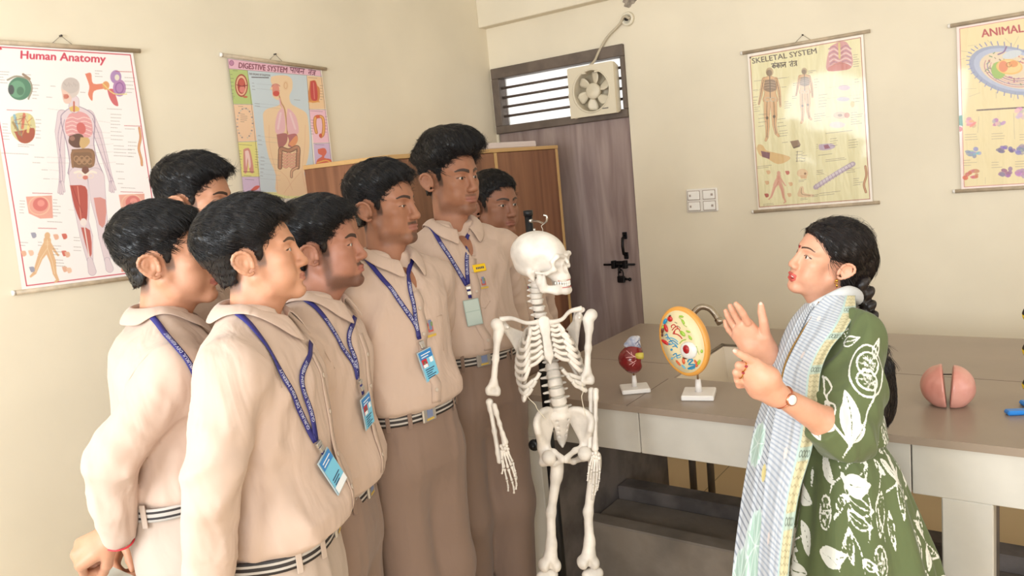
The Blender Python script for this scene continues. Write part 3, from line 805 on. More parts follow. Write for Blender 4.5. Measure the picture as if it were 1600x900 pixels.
    c.limb([(252, 480), (262, 560), (268, 630), (280, 680), (292, 760)], (31, 28, 19, 21, 10), sk, edge=ed)
    c.limb([(312, 480), (320, 560), (332, 630), (340, 680), (350, 760)], (29, 26, 19, 20, 10), sk, edge=ed)
    c.limb([(292, 762), (300, 800)], (9, 13), sk, edge=ed); c.limb([(350, 762), (358, 790)], (9, 13), sk, edge=ed)
    # muscles of the legs
    c.poly([(224, 508), (276, 512), (284, 560), (280, 628), (262, 632), (240, 580)], (176, 66, 56), sm=3); c.line([(250, 512), (262, 622)], 3, (220, 130, 110), sm=3); c.line([(232, 512), (266, 600)], 2, (140, 44, 40))
    c.poly([(304, 550), (344, 556), (342, 640), (322, 640)], (206, 110, 96), 0.75, sm=2)
    c.poly([(262, 650), (292, 660), (298, 740), (286, 740)], (186, 80, 70), sm=2); c.ell((270, 632), 11, 13, (240, 226, 220)); c.line([(272, 640), (290, 752)], 4, (236, 220, 214))
    # arms muscle lines
    for p in (((196, 286), (184, 350), (196, 430), (200, 490)), ((206, 290), (194, 350), (190, 430), (192, 500)), ((300, 286), (326, 350), (350, 440), (364, 500)), ((290, 300), (312, 360), (344, 440), (372, 498))): c.line(p, 1.8, (140, 110, 140), 0.8, sm=4)
    # lungs, ribs, heart, organs
    c.poly([(222, 272), (248, 262), (280, 272), (298, 300), (296, 344), (250, 350), (214, 340), (208, 300)], (224, 150, 152), sm=4)
    for i in range(5):
        y = 282 + i * 13; c.line([(212, y + 6), (232, y), (250, y + 6), (272, y), (296, y + 8)], 2.4, (250, 220, 214), 0.8, sm=3)
    c.ell((262, 318), 15, 20, (204, 92, 88), -20)
    c.poly([(222, 344), (252, 336), (270, 346), (268, 378), (240, 382), (220, 366)], (88, 56, 46), sm=4); c.poly([(260, 348), (286, 350), (290, 368), (268, 386), (256, 372)], (206, 166, 106), sm=3); c.ell((232, 352), 9, 8, (150, 100, 84))
    c.poly([(230, 388), (300, 388), (308, 432), (292, 450), (240, 448), (228, 432)], (120, 84, 58), sm=4)
    for i in range(6): c.ring((246 + 9 * i, 420 + 8 * (i % 2)), 8, 9, 3, (168, 124, 88))
    c.line([(234, 446), (232, 400), (262, 394), (298, 398), (302, 440)], 8, (142, 98, 66), sm=5); c.ell((276, 458), 12, 13, (110, 62, 50))
    c.line([(240, 466), (258, 462), (276, 474), (296, 462), (312, 466)], 7, (244, 230, 216), sm=4); c.ring((258, 476), 9, 8, 3, (236, 214, 200)); c.ring((294, 476), 9, 8, 3, (236, 214, 200)); c.ell((276, 482), 9, 7, (206, 110, 96))
    # neck and head
    c.limb([(240, 226), (238, 250)], (15, 17), sk, edge=ed); c.poly([(222, 250), (240, 244), (256, 252), (252, 262), (228, 262)], (222, 180, 92), sm=3); c.line([(238, 232), (238, 262)], 6, (190, 96, 80))
    c.ell((226, 186), 31, 34, (214, 198, 190)); c.ell((228, 178), 29, 26, (198, 184, 178)); c.poly([(196, 190), (212, 196), (230, 216), (224, 236), (204, 232)], (232, 196, 180), sm=3); c.ell((212, 214), 9, 7, (190, 92, 76)); c.poly([(202, 206), (218, 206), (214, 222), (204, 222)], (206, 120, 100), 0.7)
    for i in range(9): c.line([(204 + i * 5.5, 168 + (i % 3) * 5), (208 + i * 5, 176 + (i % 2) * 5)], 1.6, (166, 150, 146), 0.8, sm=0)
    # walking figure and joint pictures
    walker(c, 150, 668, 1.06, (222, 174, 126), (246, 226, 190))
    for x, y in ((104, 676), (178, 682), (206, 680), (96, 736), (206, 738), (216, 742), (100, 792), (208, 792), (72, 738), (222, 796)): c.poly([(x - 9, y - 8), (x + 6, y - 9), (x + 10, y + 5), (x - 2, y + 10)], random.choice([(206, 96, 80), (226, 170, 140), (150, 150, 170), (236, 190, 160)]), sm=2)
    # captions
    R2 = (176, 66, 70)
    for p, L in (((16, 258), 82), ((100, 534), 66), ((120, 652), 60), ((408, 310), 56), ((395, 530), 76), ((380, 132), 54)): c.notes(p, 1, L, 6, R2, rag=0.0, w=2.2)
    for x, y, L, n, gp in ((-16, 132, 40, 5, 9), (68, 142, 52, 1, 8), (100, 176, 26, 5, 11), (2, 304, 26, 6, 10), (110, 290, 22, 6, 12), (-6, 400, 152, 1, 6), (106, 414, 40, 1, 5), (100, 432, 46, 1, 5), (52, 372, 56, 2, 6), (130, 456, 24, 1, 5), (136, 486, 22, 1, 5), (58, 560, 22, 5, 10), (168, 556, 26, 6, 11), (362, 272, 40, 4, 11), (362, 316, 44, 4, 13), (372, 376, 66, 4, 11), (380, 436, 34, 2, 26), (386, 486, 22, 2, 16), (396, 516, 62, 1, 6), (350, 254, 56, 1, 6), (410, 320, 42, 1, 6), (420, 364, 30, 5, 12), (238, 684, 22, 2, 10), (238, 716, 32, 2, 12), (62, 700, 26, 2, 10), (120, 700, 22, 2, 10), (170, 712, 32, 4, 10), (178, 760, 40, 3, 10), (260, 200, 20, 1, 5), (310, 130, 26, 3, 9), (410, 152, 40, 5, 12), (150, 630, 60, 1, 6), (160, 180, 24, 1, 6), (146, 216, 30, 1, 6)): c.notes((x, y), n, L, gp, slope=(1, 0.05), w=1.3)
    for y0, y1, xa, xb in ((254, 260, 150, 200), (414, 418, 146, 226), (432, 434, 148, 226), (294, 300, 320, 360), (330, 334, 300, 360), (352, 350, 300, 362), (376, 370, 290, 370), (400, 396, 300, 370), (438, 430, 310, 378), (456, 460, 154, 190), (486, 488, 160, 190), (590, 592, 220, 240)): c.lead([(xa, y0), (xb, y1)])

def draw_digest(c):
    c.C[:] = np.array((240, 232, 222)) / 255
    ink = (40, 26, 30)
    def panel(P, col): c.poly(P, col)
    panel([(88, 84), (630, 154), (637, 186), (95, 142)], (232, 178, 200))
    panel([(205, 152), (552, 182), (604, 880), (282, 880)], (196, 210, 220))
    panel([(95, 145), (206, 152), (232, 348), (118, 346)], (176, 196, 112))
    panel([(118, 350), (233, 352), (256, 560), (142, 566)], (240, 196, 158))
    panel([(142, 570), (257, 566), (275, 770), (168, 770)], (226, 216, 122))
    panel([(170, 774), (276, 774), (284, 880), (180, 880)], (208, 180, 214))
    panel([(553, 184), (640, 192), (660, 376), (564, 376)], (238, 196, 150))
    panel([(565, 380), (660, 382), (680, 570), (590, 574)], (240, 186, 206))
    panel([(590, 578), (681, 576), (700, 756), (604, 758)], (206, 176, 214))
    panel([(605, 762), (701, 758), (712, 880), (610, 880)], (242, 192, 160))
    panel([(282, 862), (610, 862), (613, 900), (286, 900)], (226, 220, 150))
    for P in ([(88, 84), (630, 154), (712, 880)], [(88, 84), (180, 880)], [(205, 152), (282, 880)], [(552, 182), (604, 880)], [(95, 143), (637, 188)], [(118, 348), (233, 350)], [(142, 568), (257, 564)], [(168, 772), (276, 772)], [(564, 378), (660, 380)], [(590, 576), (681, 574)], [(604, 760), (701, 757)]): c.line(P, 1.8, (90, 80, 80))
    c.text('DIGESTIVE SYSTEM', (153, 138), (437, 166), 33, (96, 20, 40), 0.02)
    c.strokes(['pa', 'aa', 'cha', 'na'], (456, 136), (540, 146), 27, 4.4, (90, 20, 50)); c.strokes(TANTR, (562, 150), (604, 156), 25, 4.4, (90, 20, 50))
    c.ell((111, 110), 13, 15, (186, 120, 160)); c.ring((111, 110), 13, 15, 2, (130, 60, 100))
    c.text('THE ORGANS OF DIGESTION', (214, 178), (338, 188), 12, ink, 0.02)
    c.notes((230, 192), 1, 100, 8, ink, rag=0, w=5)
    # torso with head in profile
    sk = (238, 202, 160); e2 = (222, 168, 128)
    P = [(345, 190), (380, 182), (440, 184), (468, 210), (468, 260), (452, 300), (462, 345), (500, 368), (545, 395), (560, 440), (568, 560), (560, 660), (538, 750), (556, 872), (384, 872), (372, 760), (330, 660), (305, 540), (296, 440), (296, 400), (322, 374), (385, 356), (398, 330), (372, 320), (352, 300), (350, 270), (338, 258), (350, 240), (342, 215)]
    c.poly(P, sk, sm=3)
    for p in (((330, 470), (336, 600), (372, 740), (384, 868)), ((544, 470), (540, 600), (526, 740), (552, 868)), ((420, 870), (470, 800), (520, 740)), ((400, 740), (440, 780), (470, 850))): c.line(p, 2.4, e2, 0.8, sm=4)
    c.poly([(352, 240), (384, 236), (392, 262), (390, 300), (358, 300), (352, 275)], (224, 134, 116), sm=3); c.ell((374, 286), 19, 15, (204, 64, 56)); c.ring((372, 250), 24, 18, 5, (206, 120, 110), 190, 340); c.ell((430, 240), 17, 28, (230, 188, 140), a=0.6); c.ring((430, 240), 9, 18, 2, (206, 140, 100))
    c.line([(392, 300), (404, 340), (424, 380), (438, 480), (440, 520)], 10, (214, 170, 120), sm=5); c.line([(392, 300), (404, 340), (424, 380), (438, 480), (440, 520)], 4, (176, 110, 80), sm=5); c.line([(394, 316), (400, 350), (410, 368)], 7, (226, 160, 170), sm=3)
    c.poly([(412, 366), (422, 400), (424, 505), (374, 518), (368, 460), (384, 396)], (232, 176, 186), sm=4); c.poly([(440, 372), (462, 384), (494, 430), (504, 516), (446, 516), (436, 430)], (232, 176, 186), sm=4)
    for q in (((400, 400), (384, 490)), ((456, 400), (486, 490))): c.line(q, 12, (244, 210, 214), 0.7)
    c.poly([(376, 524), (420, 516), (440, 526), (436, 570), (408, 600), (388, 600)], (164, 92, 92), sm=4); c.poly([(438, 526), (490, 520), (500, 560), (472, 598), (444, 590), (450, 560)], (176, 96, 100), sm=4); c.poly([(446, 580), (490, 530), (500, 560), (476, 596)], (226, 140, 92), sm=3)
    c.line([(396, 716), (398, 640), (404, 608), (450, 618), (500, 600), (502, 660), (500, 716)], 26, (116, 78, 62), sm=6); c.line([(396, 716), (398, 640), (404, 608), (450, 618), (500, 600), (502, 660), (500, 716)], 15, (190, 130, 100), sm=6)
    for i in range(14): 
        t = i / 13; x = 398 + 100 * t; c.line([(x, 598 + 10 * math.sin(t * 3)), (x + 2, 626)], 2.2, (116, 74, 60))
    for i in range(9): c.line([(384, 640 + 9 * i), (410, 643 + 9 * i)], 2, (116, 74, 60)); c.line([(488, 636 + 9 * i), (514, 640 + 9 * i)], 2, (116, 74, 60))
    for i in range(5):
        y = 636 + 18 * i; c.line([(416, y), (432, y + 8), (448, y - 2), (466, y + 8), (484, y)], 12, (176, 110, 88), sm=5); c.line([(416, y), (432, y + 8), (448, y - 2), (466, y + 8), (484, y)], 7, (226, 164, 140), sm=5)
    c.line([(500, 716), (480, 726), (466, 740), (464, 772)], 16, (130, 88, 70), sm=4); c.line([(500, 716), (480, 726), (466, 740), (464, 772)], 9, (214, 164, 130), sm=4)
    # side pictures
    c.ell((168, 240), 38, 66, (150, 50, 40)); c.ell((168, 240), 32, 58, (232, 178, 140)); c.ell((168, 242), 24, 46, (160, 44, 38)); c.ell((170, 222), 17, 20, (196, 76, 64)); c.ell((172, 262), 17, 20, (220, 120, 110)); c.line([(140, 236), (170, 244), (204, 238)], 4, (110, 30, 30), sm=3); c.ell((190, 306), 14, 6, (190, 90, 60))
    for t in range(0, 360, 14):
        if 70 < t < 110: continue
        x, y = 186 + 46 * math.cos(math.radians(t)), 460 + 88 * math.sin(math.radians(t)); c.ell((x, y), 5.5, 4.5, (206, 186, 170) if t % 28 else (150, 130, 130))
    c.poly([(176, 612), (196, 604), (218, 618), (240, 740), (216, 742), (206, 680), (200, 742), (180, 742)], (206, 130, 120), sm=3); c.poly([(186, 622), (208, 622), (222, 700), (212, 720), (202, 660), (194, 720)], (240, 200, 196), sm=3); c.line([(178, 742), (242, 744)], 4, (130, 70, 60))
    c.poly([(222, 850), (250, 826), (276, 826), (262, 846), (232, 856)], (206, 80, 70), sm=3)
    c.poly([(570, 214), (600, 210), (612, 240), (626, 262), (620, 330), (570, 336), (560, 290), (566, 250)], (206, 120, 60), sm=3); c.poly([(574, 216), (598, 214), (610, 250), (612, 322), (580, 322), (572, 270)], (190, 50, 50), sm=3); c.line([(590, 224), (596, 316)], 5, (220, 120, 110)); c.line([(562, 334), (624, 334)], 6, (226, 150, 60))
    c.line([(606, 512), (598, 470), (600, 430), (616, 420), (640, 426), (648, 470), (644, 520), (632, 536)], 20, (186, 106, 46), sm=6); c.line([(606, 512), (598, 470), (600, 430), (616, 420), (640, 426), (648, 470), (644, 520), (632, 536)], 11, (230, 160, 80), sm=6); c.ell((630, 530), 9, 12, (196, 70, 50)); c.ell((614, 420), 12, 10, (214, 80, 50))
    c.poly([(614, 610), (652, 604), (664, 630), (650, 660), (690, 672), (688, 716), (650, 722), (630, 700), (606, 706), (612, 672), (640, 650), (618, 636)], (214, 90, 70), sm=3); c.line([(612, 690), (660, 676), (690, 690)], 8, (236, 170, 80), sm=3)
    c.ell((648, 810), 17, 16, (206, 84, 74)); c.ell((670, 812), 15, 15, (206, 84, 74)); c.line([(660, 800), (664, 832)], 4, (150, 50, 44))
    for x, y, L, n, gp in ((118, 153, 54, 1, 6), (104, 176, 18, 6, 22), (104, 300, 26, 3, 10), (148, 360, 52, 1, 6), (160, 405, 44, 5, 11), (150, 582, 98, 1, 6), (152, 620, 16, 7, 16), (248, 610, 20, 8, 15), (188, 786, 58, 1, 6), (232, 226, 18, 3, 18), (246, 344, 30, 2, 14), (266, 530, 24, 3, 26), (280, 656, 26, 6, 22), (480, 322, 44, 1, 6), (560, 194, 56, 1, 6), (572, 386, 70, 1, 6), (576, 440, 16, 6, 16), (655, 420, 14, 6, 18), (600, 582, 70, 1, 6), (650, 768, 26, 1, 6), (628, 240, 18, 6, 16), (180, 764, 60, 1, 4)): c.notes((x, y), n, L, gp, (60, 50, 60), (1, 0.08), w=1.8)
    for y in (230, 258, 344, 362, 534, 562, 660, 690, 725, 752, 780): c.lead([(258, y), (400, y + 12)], (110, 110, 120))

def draw_skel(c):
    c.C[:] = np.array((250, 238, 226)) / 255
    c.poly([(345, 165), (832, 80), (873, 790), (386, 826)], (236, 226, 176)); c.line([(347, 167), (830, 82), (871, 788), (388, 824), (347, 167)], 2.4, (150, 40, 50))
    ink = (52, 36, 34)
    c.text('SKELETAL SYSTEM', (358, 196), (641, 150), 24, ink, 0.012)
    c.strokes(['ka', 'dot', 'ka', 'aa', 'la'], (442, 197), (506, 190), 20, 3.6, ink); c.strokes(TANTR, (520, 189), (554, 184), 20, 3.6, ink)
    c.ell((348, 170), 4, 4, ink)
    def body(pts, k, hx, hy, col=(222, 176, 128), bone=(104, 88, 72), face=1):
        q = lambda L: [(hx + (a + 0.03 * b) * k, hy + b * k) for a, b in L]; ed = (170, 120, 90)
        c.limb(q([(-26, 40), (-36, 80), (-42, 112), (-52, 150)]), np.array([9, 8, 6, 4]) * k, col, edge=ed); c.limb(q([(26, 40), (38, 80), (42, 116), (44, 160)]), np.array([9, 8, 6, 4]) * k, col, edge=ed)
        c.poly(q([(-8, 26), (8, 26), (34, 38), (34, 60), (26, 100), (32, 140), (-32, 140), (-26, 100), (-36, 60), (-34, 38)]), ed, sm=3); c.poly(q([(-7, 27), (7, 27), (32, 39), (32, 60), (24, 100), (30, 140), (-30, 140), (-24, 100), (-34, 60), (-32, 39)]), col, sm=3)
        c.limb(q([(-14, 140), (-18, 200), (-16, 250), (-20, 300)]), np.array([16, 13, 9, 6]) * k, col, edge=ed); c.limb(q([(14, 140), (16, 200), (14, 240), (22, 282)]), np.array([16, 13, 9, 6]) * k, col, edge=ed)
        c.limb(q([(-20, 298), (-26, 312)]), np.array([6, 5]) * k, col, edge=ed); c.limb(q([(22, 280), (32, 292)]), np.array([6, 5]) * k, col, edge=ed)
        c.ell(q([(0, 8)])[0], 17 * k, 20 * k, (188, 160, 120)); c.ell(q([(-2, 12)])[0], 13 * k, 14 * k, (122, 100, 80), a=0.8)
        c.poly(q([(-22, 44), (22, 44), (28, 84), (8, 96), (-8, 96), (-28, 84)]), (136, 110, 90), 0.85, sm=3)
        for i in range(7): c.line(q([(-25, 50 + 6 * i), (0, 46 + 6 * i), (25, 50 + 6 * i)]), 1.8 * k, (206, 180, 150) if i % 2 else bone, 0.8, sm=3)
        c.line(q([(0, 26), (0, 130)]), 4 * k, bone); c.ring(q([(-12, 130)])[0], 12 * k, 9 * k, 3.5 * k, (206, 186, 156)); c.ring(q([(12, 130)])[0], 12 * k, 9 * k, 3.5 * k, (206, 186, 156))
        for a in ([(-28, 44), (-37, 80), (-44, 114), (-52, 150)], [(28, 44), (38, 80), (42, 116), (44, 156)], [(-15, 140), (-18, 200), (-17, 250), (-20, 300)], [(15, 140), (16, 200), (15, 240), (22, 282)]): c.line(q(a), 3.2 * k, bone, 0.75, sm=3)
        c.ell(q([(-17, 212)])[0], 6 * k, 7 * k, bone); c.ell(q([(15, 206)])[0], 6 * k, 7 * k, bone)
    body(None, 0.98, 434, 224); body(None, 0.74, 586, 222)
    # rib cage
    c.poly([(700, 120), (740, 100), (772, 104), (792, 150), (796, 200), (770, 220), (690, 226), (684, 180)], (214, 150, 150), sm=4)
    for i in range(8): c.line([(692 + i, 132 + 11 * i), (716, 120 + 11 * i), (738, 134 + 10 * i), (766, 116 + 11 * i), (790, 132 + 10 * i)], 4, (236, 206, 206) if i % 2 else (176, 120, 140), sm=3)
    c.line([(738, 108), (740, 170)], 9, (222, 196, 130)); c.poly([(690, 212), (740, 188), (790, 206), (770, 222), (692, 228)], (206, 124, 116), sm=3)
    # lying arm, bone block, skull, foot, spine, vertebra
    c.poly([(376, 566), (384, 548), (404, 552), (418, 572), (440, 580), (520, 600), (514, 620), (470, 634), (424, 610), (392, 596)], (222, 182, 120), sm=3); c.poly([(396, 576), (436, 584), (434, 612), (402, 602)], (120, 74, 84)); c.poly([(524, 534), (560, 528), (570, 548), (536, 560)], (140, 112, 88)); c.poly([(536, 560), (570, 548), (566, 558), (540, 566)], (106, 84, 66))
    c.line([(556, 578), (554, 624)], 2.4, (90, 76, 66))
    for y in (580, 594, 608, 622): c.line([(550, y), (578, y - 2)], 1.5, (110, 96, 84))
    walker(c, 474, 666, 0.88, (226, 166, 140), (196, 90, 80))
    for x, y in ((428, 670), (512, 672), (422, 716), (420, 772), (526, 722), (520, 770)): c.poly([(x - 10, y - 7), (x + 7, y - 8), (x + 9, y + 5), (x - 3, y + 9)], random.choice([(196, 100, 80), (226, 180, 130), (170, 70, 60)]), sm=2)
    c.ell((578, 674), 24, 19, (232, 196, 150)); c.poly([(566, 684), (598, 682), (596, 698), (572, 698)], (222, 176, 130)); c.ell((590, 676), 5, 5, (150, 110, 80))
    c.poly([(568, 734), (582, 734), (588, 762), (626, 768), (622, 778), (558, 776)], (226, 190, 146), sm=3); c.line([(574, 740), (576, 766), (614, 773)], 2.6, (150, 120, 90), sm=3)
    c.line([(636, 736), (690, 700), (740, 668), (798, 634)], 22, (180, 160, 178), sm=5); c.line([(640, 732), (690, 696), (742, 664), (796, 634)], 12, (214, 200, 210), sm=5)
    for i in range(12):
        t = i / 11; x, y = 640 + 150 * t, 734 - 96 * t; c.line([(x - 4, y - 12 + 5 * t), (x + 5, y + 12 - 5 * t)], 2.6, (150, 120, 150), 0.8)
    c.poly([(650, 548), (700, 544), (722, 556), (700, 570), (654, 572)], (190, 170, 190), sm=3); c.poly([(670, 552), (690, 548), (700, 564), (676, 568)], (150, 90, 110)); c.ell((742, 420), 30, 16, (222, 190, 160)); c.ell((742, 420), 10, 6, (160, 130, 110)); c.ell((772, 420), 12, 12, (196, 110, 90), a=0.7); c.ell((730, 462), 34, 14, (226, 206, 196))
    c.ell((760, 300), 26, 12, (206, 180, 186)); c.ell((756, 350), 28, 10, (200, 190, 196)); c.ell((796, 372), 9, 14, (222, 186, 120))
    c.line([(852, 644), (856, 684), (846, 724), (854, 758)], 9, (150, 80, 50), sm=5); c.line([(852, 644), (856, 684), (846, 724), (854, 758)], 3.5, (210, 160, 110), sm=5)
    for x, y, L, n, gp in ((366, 272, 34, 1, 6), (456, 262, 66, 1, 6), (362, 312, 28, 2, 30), (362, 356, 24, 3, 10), (366, 386, 26, 3, 9), (386, 418, 36, 4, 17), (490, 298, 24, 1, 6), (500, 362, 30, 4, 9), (470, 438, 40, 3, 16), (478, 490, 52, 3, 11), (538, 282, 22, 2, 8), (534, 338, 24, 2, 9), (604, 228, 34, 2, 8), (630, 264, 22, 4, 12), (650, 332, 40, 5, 13), (630, 416, 50, 4, 10), (680, 500, 140, 1, 6), (680, 616, 98, 2, 7), (652, 764, 96, 2, 9), (380, 646, 72, 2, 7), (406, 812, 62, 2, 6), (562, 706, 36, 2, 6), (570, 786, 36, 2, 6), (800, 158, 28, 6, 10), (806, 264, 24, 2, 12), (800, 348, 34, 2, 14), (790, 410, 50, 6, 10), (648, 596, 60, 1, 5), (700, 524, 40, 4, 10), (780, 530, 46, 4, 11), (640, 664, 40, 3, 8), (770, 656, 40, 3, 8), (490, 540, 30, 1, 6), (574, 586, 24, 4, 12), (640, 548, 8, 3, 8), (800, 700, 40, 4, 9), (620, 772, 30, 2, 6)): c.notes((x, y), n, L, gp, (80, 60, 56), (1, -0.12), w=1.5)
    for a, b in (((400, 268), (520, 254)), ((370, 318), (412, 300)), ((466, 300), (492, 296)), ((400, 420), (440, 414)), ((560, 282), (576, 270)), ((610, 232), (640, 226)), ((700, 200), (830, 186)), ((690, 300), (830, 280)), ((660, 350), (830, 330)), ((640, 432), (720, 424)), ((640, 664), (700, 690)), ((768, 660), (830, 650))): c.lead([a, b], (110, 90, 80))

def draw_cell(c):
    c.C[:] = np.array((246, 226, 218)) / 255
    pass
    K = [(c.TL * (1 - u) + c.TR * u) * (1 - v) + (c.BL * (1 - u) + c.BR * u) * v for u, v in ((.02, .015), (.98, .015), (.98, .985), (.02, .985))]
    c.poly(K, (238, 220, 166)); c.line(K + K[:1], 3, (196, 90, 90))
    c.text('ANIMAL CELL', (284, 146), (612, 104), 38, (170, 44, 56), 0.025)
    c.ell((420, 300), 200, 108, (150, 160, 190), 14); c.ell((424, 298), 182, 94, (176, 186, 212), 14); c.ell((430, 300), 160, 80, (228, 208, 176), 14)
    for t in range(0, 360, 9):
        x, y = 420 + 198 * math.cos(math.radians(t)) * 0.97, 300 + 108 * math.sin(math.radians(t)) + 48 * math.cos(math.radians(t)) * 0.97
        c.line([(x, y), (x + 16 * math.cos(math.radians(t)), y + 18 * math.sin(math.radians(t)))], 5, (130, 132, 180))
    for i in range(5): c.ring((430, 296), 80 + 14 * i, 42 + 9 * i, 4.5, [(176, 110, 130), (146, 96, 130), (206, 150, 150), (150, 120, 160), (190, 130, 140)][i], 10, 190, 12)
    for i in range(70):
        a, r = random.uniform(0, 6.28), random.uniform(70, 150); x, y = 430 + r * math.cos(a), 298 + 0.5 * r * math.sin(a) + 0.22 * r * math.cos(a)
        c.line([(x, y), (x + random.uniform(-14, 14), y + random.uniform(-8, 8))], random.uniform(3, 7), random.choice([(200, 96, 90), (96, 130, 84), (150, 90, 140), (214, 176, 90), (110, 80, 70), (226, 190, 190), (70, 90, 60)]), 0.8)
    c.ell((362, 300), 34, 40, (150, 186, 92)); c.ell((412, 284), 62, 36, (236, 186, 100), 4); c.ell((412, 282), 54, 30, (240, 204, 130), 4); c.ell((384, 282), 22, 26, (222, 110, 80), a=0.75); c.ell((430, 270), 22, 15, (230, 146, 80)); c.ring((410, 274), 12, 10, 4, (180, 120, 60), 0, 300)
    c.ell((424, 226), 46, 18, (206, 214, 220), -14); c.line([(360, 226), (386, 214), (398, 190)], 8, (120, 90, 140), sm=3)
    # lower pictures
    c.notes((262, 486), 1, 216, 6, (90, 70, 70), (1, -0.06), rag=0, w=9)
    c.poly([(176, 512), (194, 508), (196, 560), (178, 556)], (46, 120, 96)); c.ell((182, 574), 12, 12, (196, 80, 84))
    for cx, cy, col in ((222, 540, (226, 150, 150)), (356, 546, (196, 150, 190)), (470, 500, (220, 170, 190)), (560, 560, (180, 150, 200)), (245, 684, (110, 150, 190)), (396, 672, (96, 96, 150)), (476, 672, (120, 110, 170)), (580, 690, (206, 130, 130)), (236, 784, (186, 90, 70)), (388, 776, (136, 80, 130)), (480, 780, (170, 120, 170)), (600, 790, (110, 150, 120))):
        for i in range(9): c.ell((cx + random.uniform(-30, 30), cy + random.uniform(-18, 18)), random.uniform(8, 20), random.uniform(5, 12), [min(255, max(0, v + random.randint(-30, 40))) for v in col], random.uniform(-40, 20), 0.75)
    for x, y in ((206, 600), (330, 596), (460, 600), (200, 720), (330, 730), (440, 726), (560, 600), (560, 730)): c.notes((x, y), 3, 60, 12, (120, 100, 100), (1, -0.05), w=2)
    for a, b in (((218, 186), (262, 182)), ((188, 210), (236, 216)), ((182, 250), (226, 240)), ((188, 388), (258, 384)), ((226, 422), (276, 404)), ((310, 160), (340, 190)), ((390, 150), (420, 180)), ((455, 142), (430, 190)), ((350, 430), (350, 400)), ((430, 440), (440, 404)), ((265, 590), (270, 516)), ((432, 500), (436, 620)), ((300, 800), (300, 830))): c.lead([a, b], (110, 100, 110))
M_pr1 = print_mat('glossy_chart_print', 0.45, 0.05, 0.05); M_pr2 = print_mat('laminated_chart_print', 0.42, 0.5, 0.75, (15, 15, 3.6))
cn = pxw([(-28, 69.5), (205.4, 83.6), (257, 424), (32, 453)], 0, XL)
chart('Human Anatomy wall chart with a standing figure, at the far left of the left wall', cn, (1, 0, 0), 380, 560, 2.1417, (0, 50), (250, 242, 240), draw_human, M_pr1)
cn = pxw([(352.5, 91), (500, 110.5), (523, 312), (380, 324)], 0, XL)
chart('Digestive System wall chart with pink heading and coloured side panels, above the students', cn, (1, 0, 0), 360, 520, 3.75, (330, 70), (240, 232, 222), draw_digest, M_pr1)
cn = pxw([(1169, 85), (1349.5, 54), (1364.5, 314.5), (1186, 328)], 1, YB)
chart('Skeletal System wall chart on yellow paper above the teacher', cn, (0, -1, 0), 380, 540, 2.8118, (1050, 30), (250, 238, 226), draw_skel, M_pr2)
cn = pxw([(1495, 42.7)], 1, YB); a = cn[0]; cn = [a, a + [0.585, 0, 0.004], a + [0.60, 0, -0.72], a + [0.012, 0, -0.72]]
chart('Animal Cell wall chart cut off by the right edge of the photo', cn, (0, -1, 0), 380, 500, 3.0, (1440, 10), (246, 226, 218), draw_cell, M_pr2)
# ------------------------------------------------------------------ laboratory counter
HT = 0.85; TX0, TX1, TY0, TY1 = -1.72, 1.55, 2.185, 3.36
M_top = mat('grey_brown_counter_top', (160, 142, 126), 0.32, var=0.05, vscale=3, spec=0.5)
M_apron = mat('pale_grey_counter_paint', (206, 200, 190), 0.5, var=0.05, vscale=5, bump=0.06)
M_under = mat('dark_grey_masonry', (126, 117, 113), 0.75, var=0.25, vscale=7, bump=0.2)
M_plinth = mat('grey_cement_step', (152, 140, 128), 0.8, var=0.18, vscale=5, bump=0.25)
ct = thing('laboratory_counter', (-0.1, 2.8, 0), 'long grey masonry laboratory counter with a sink in the middle of the room', 'counter')
sk0 = np.array([-1.175, 2.53]); sk1 = np.array([-0.70, 3.03])
pb = PB(); z0, z1 = HT - 0.022, HT
for lo, hi in (((TX0, TY0), (TX1, sk0[1])), ((TX0, sk1[1]), (TX1, TY1)), ((TX0, sk0[1]), (sk0[0], sk1[1])), ((sk1[0], sk0[1]), (TX1, sk1[1]))):
    pb.box((lo[0], lo[1], z0), (hi[0], hi[1], z1))
pb.build('worktop', M_top, ct)
M_seam = mat('dark_tile_seam', (116, 104, 96), 0.7)
pb = PB(); pb.box((TX0, 2.70, HT - 0.004), (sk0[0] - 0.03, 2.7025, HT + 0.0005)); pb.box((sk1[0], 2.78, HT - 0.004), (TX1, 2.7825, HT + 0.0005))
for x in (-1.19, -0.55, 0.35): pb.box((x, TY0, HT - 0.004), (x + 0.0025, sk0[1] - 0.02, HT + 0.0005)) if x != -0.55 else None
pb.build('worktop_seam', M_seam, ct)
AZ = 0.685
xs = [TX0 + 0.006, -1.156, -0.348, 0.6, TX1 - 0.006]
for i in range(4):
    PB().box((xs[i] + 0.0015, TY0 + 0.012, AZ), (xs[i + 1] - 0.0015, TY0 + 0.09, z0), bev=0.002).build('apron_panel', M_apron, ct)
PB().box((TX0 + 0.006, TY0 + 0.09, AZ), (TX0 + 0.07, TY1 - 0.02, z0)).build('side_apron', M_apron, ct)
PB().box((TX0 + 0.006, TY0 + 0.012, 0), (-1.566, TY0 + 0.09, AZ), bev=0.003).build('pillar', M_apron, ct)
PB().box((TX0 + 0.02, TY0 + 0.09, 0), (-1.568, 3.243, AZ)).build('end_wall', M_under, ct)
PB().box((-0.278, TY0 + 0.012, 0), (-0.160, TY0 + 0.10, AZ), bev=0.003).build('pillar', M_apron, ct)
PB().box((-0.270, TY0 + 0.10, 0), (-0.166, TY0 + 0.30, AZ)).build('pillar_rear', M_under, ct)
PB().box((0.95, TY0 + 0.012, 0), (1.07, TY0 + 0.10, AZ), bev=0.003).build('pillar', M_apron, ct)
def step(y0, y1, z): return PB().box((-1.566, y0, 0), (TX1 - 0.05, y1, z), bev=0.006)
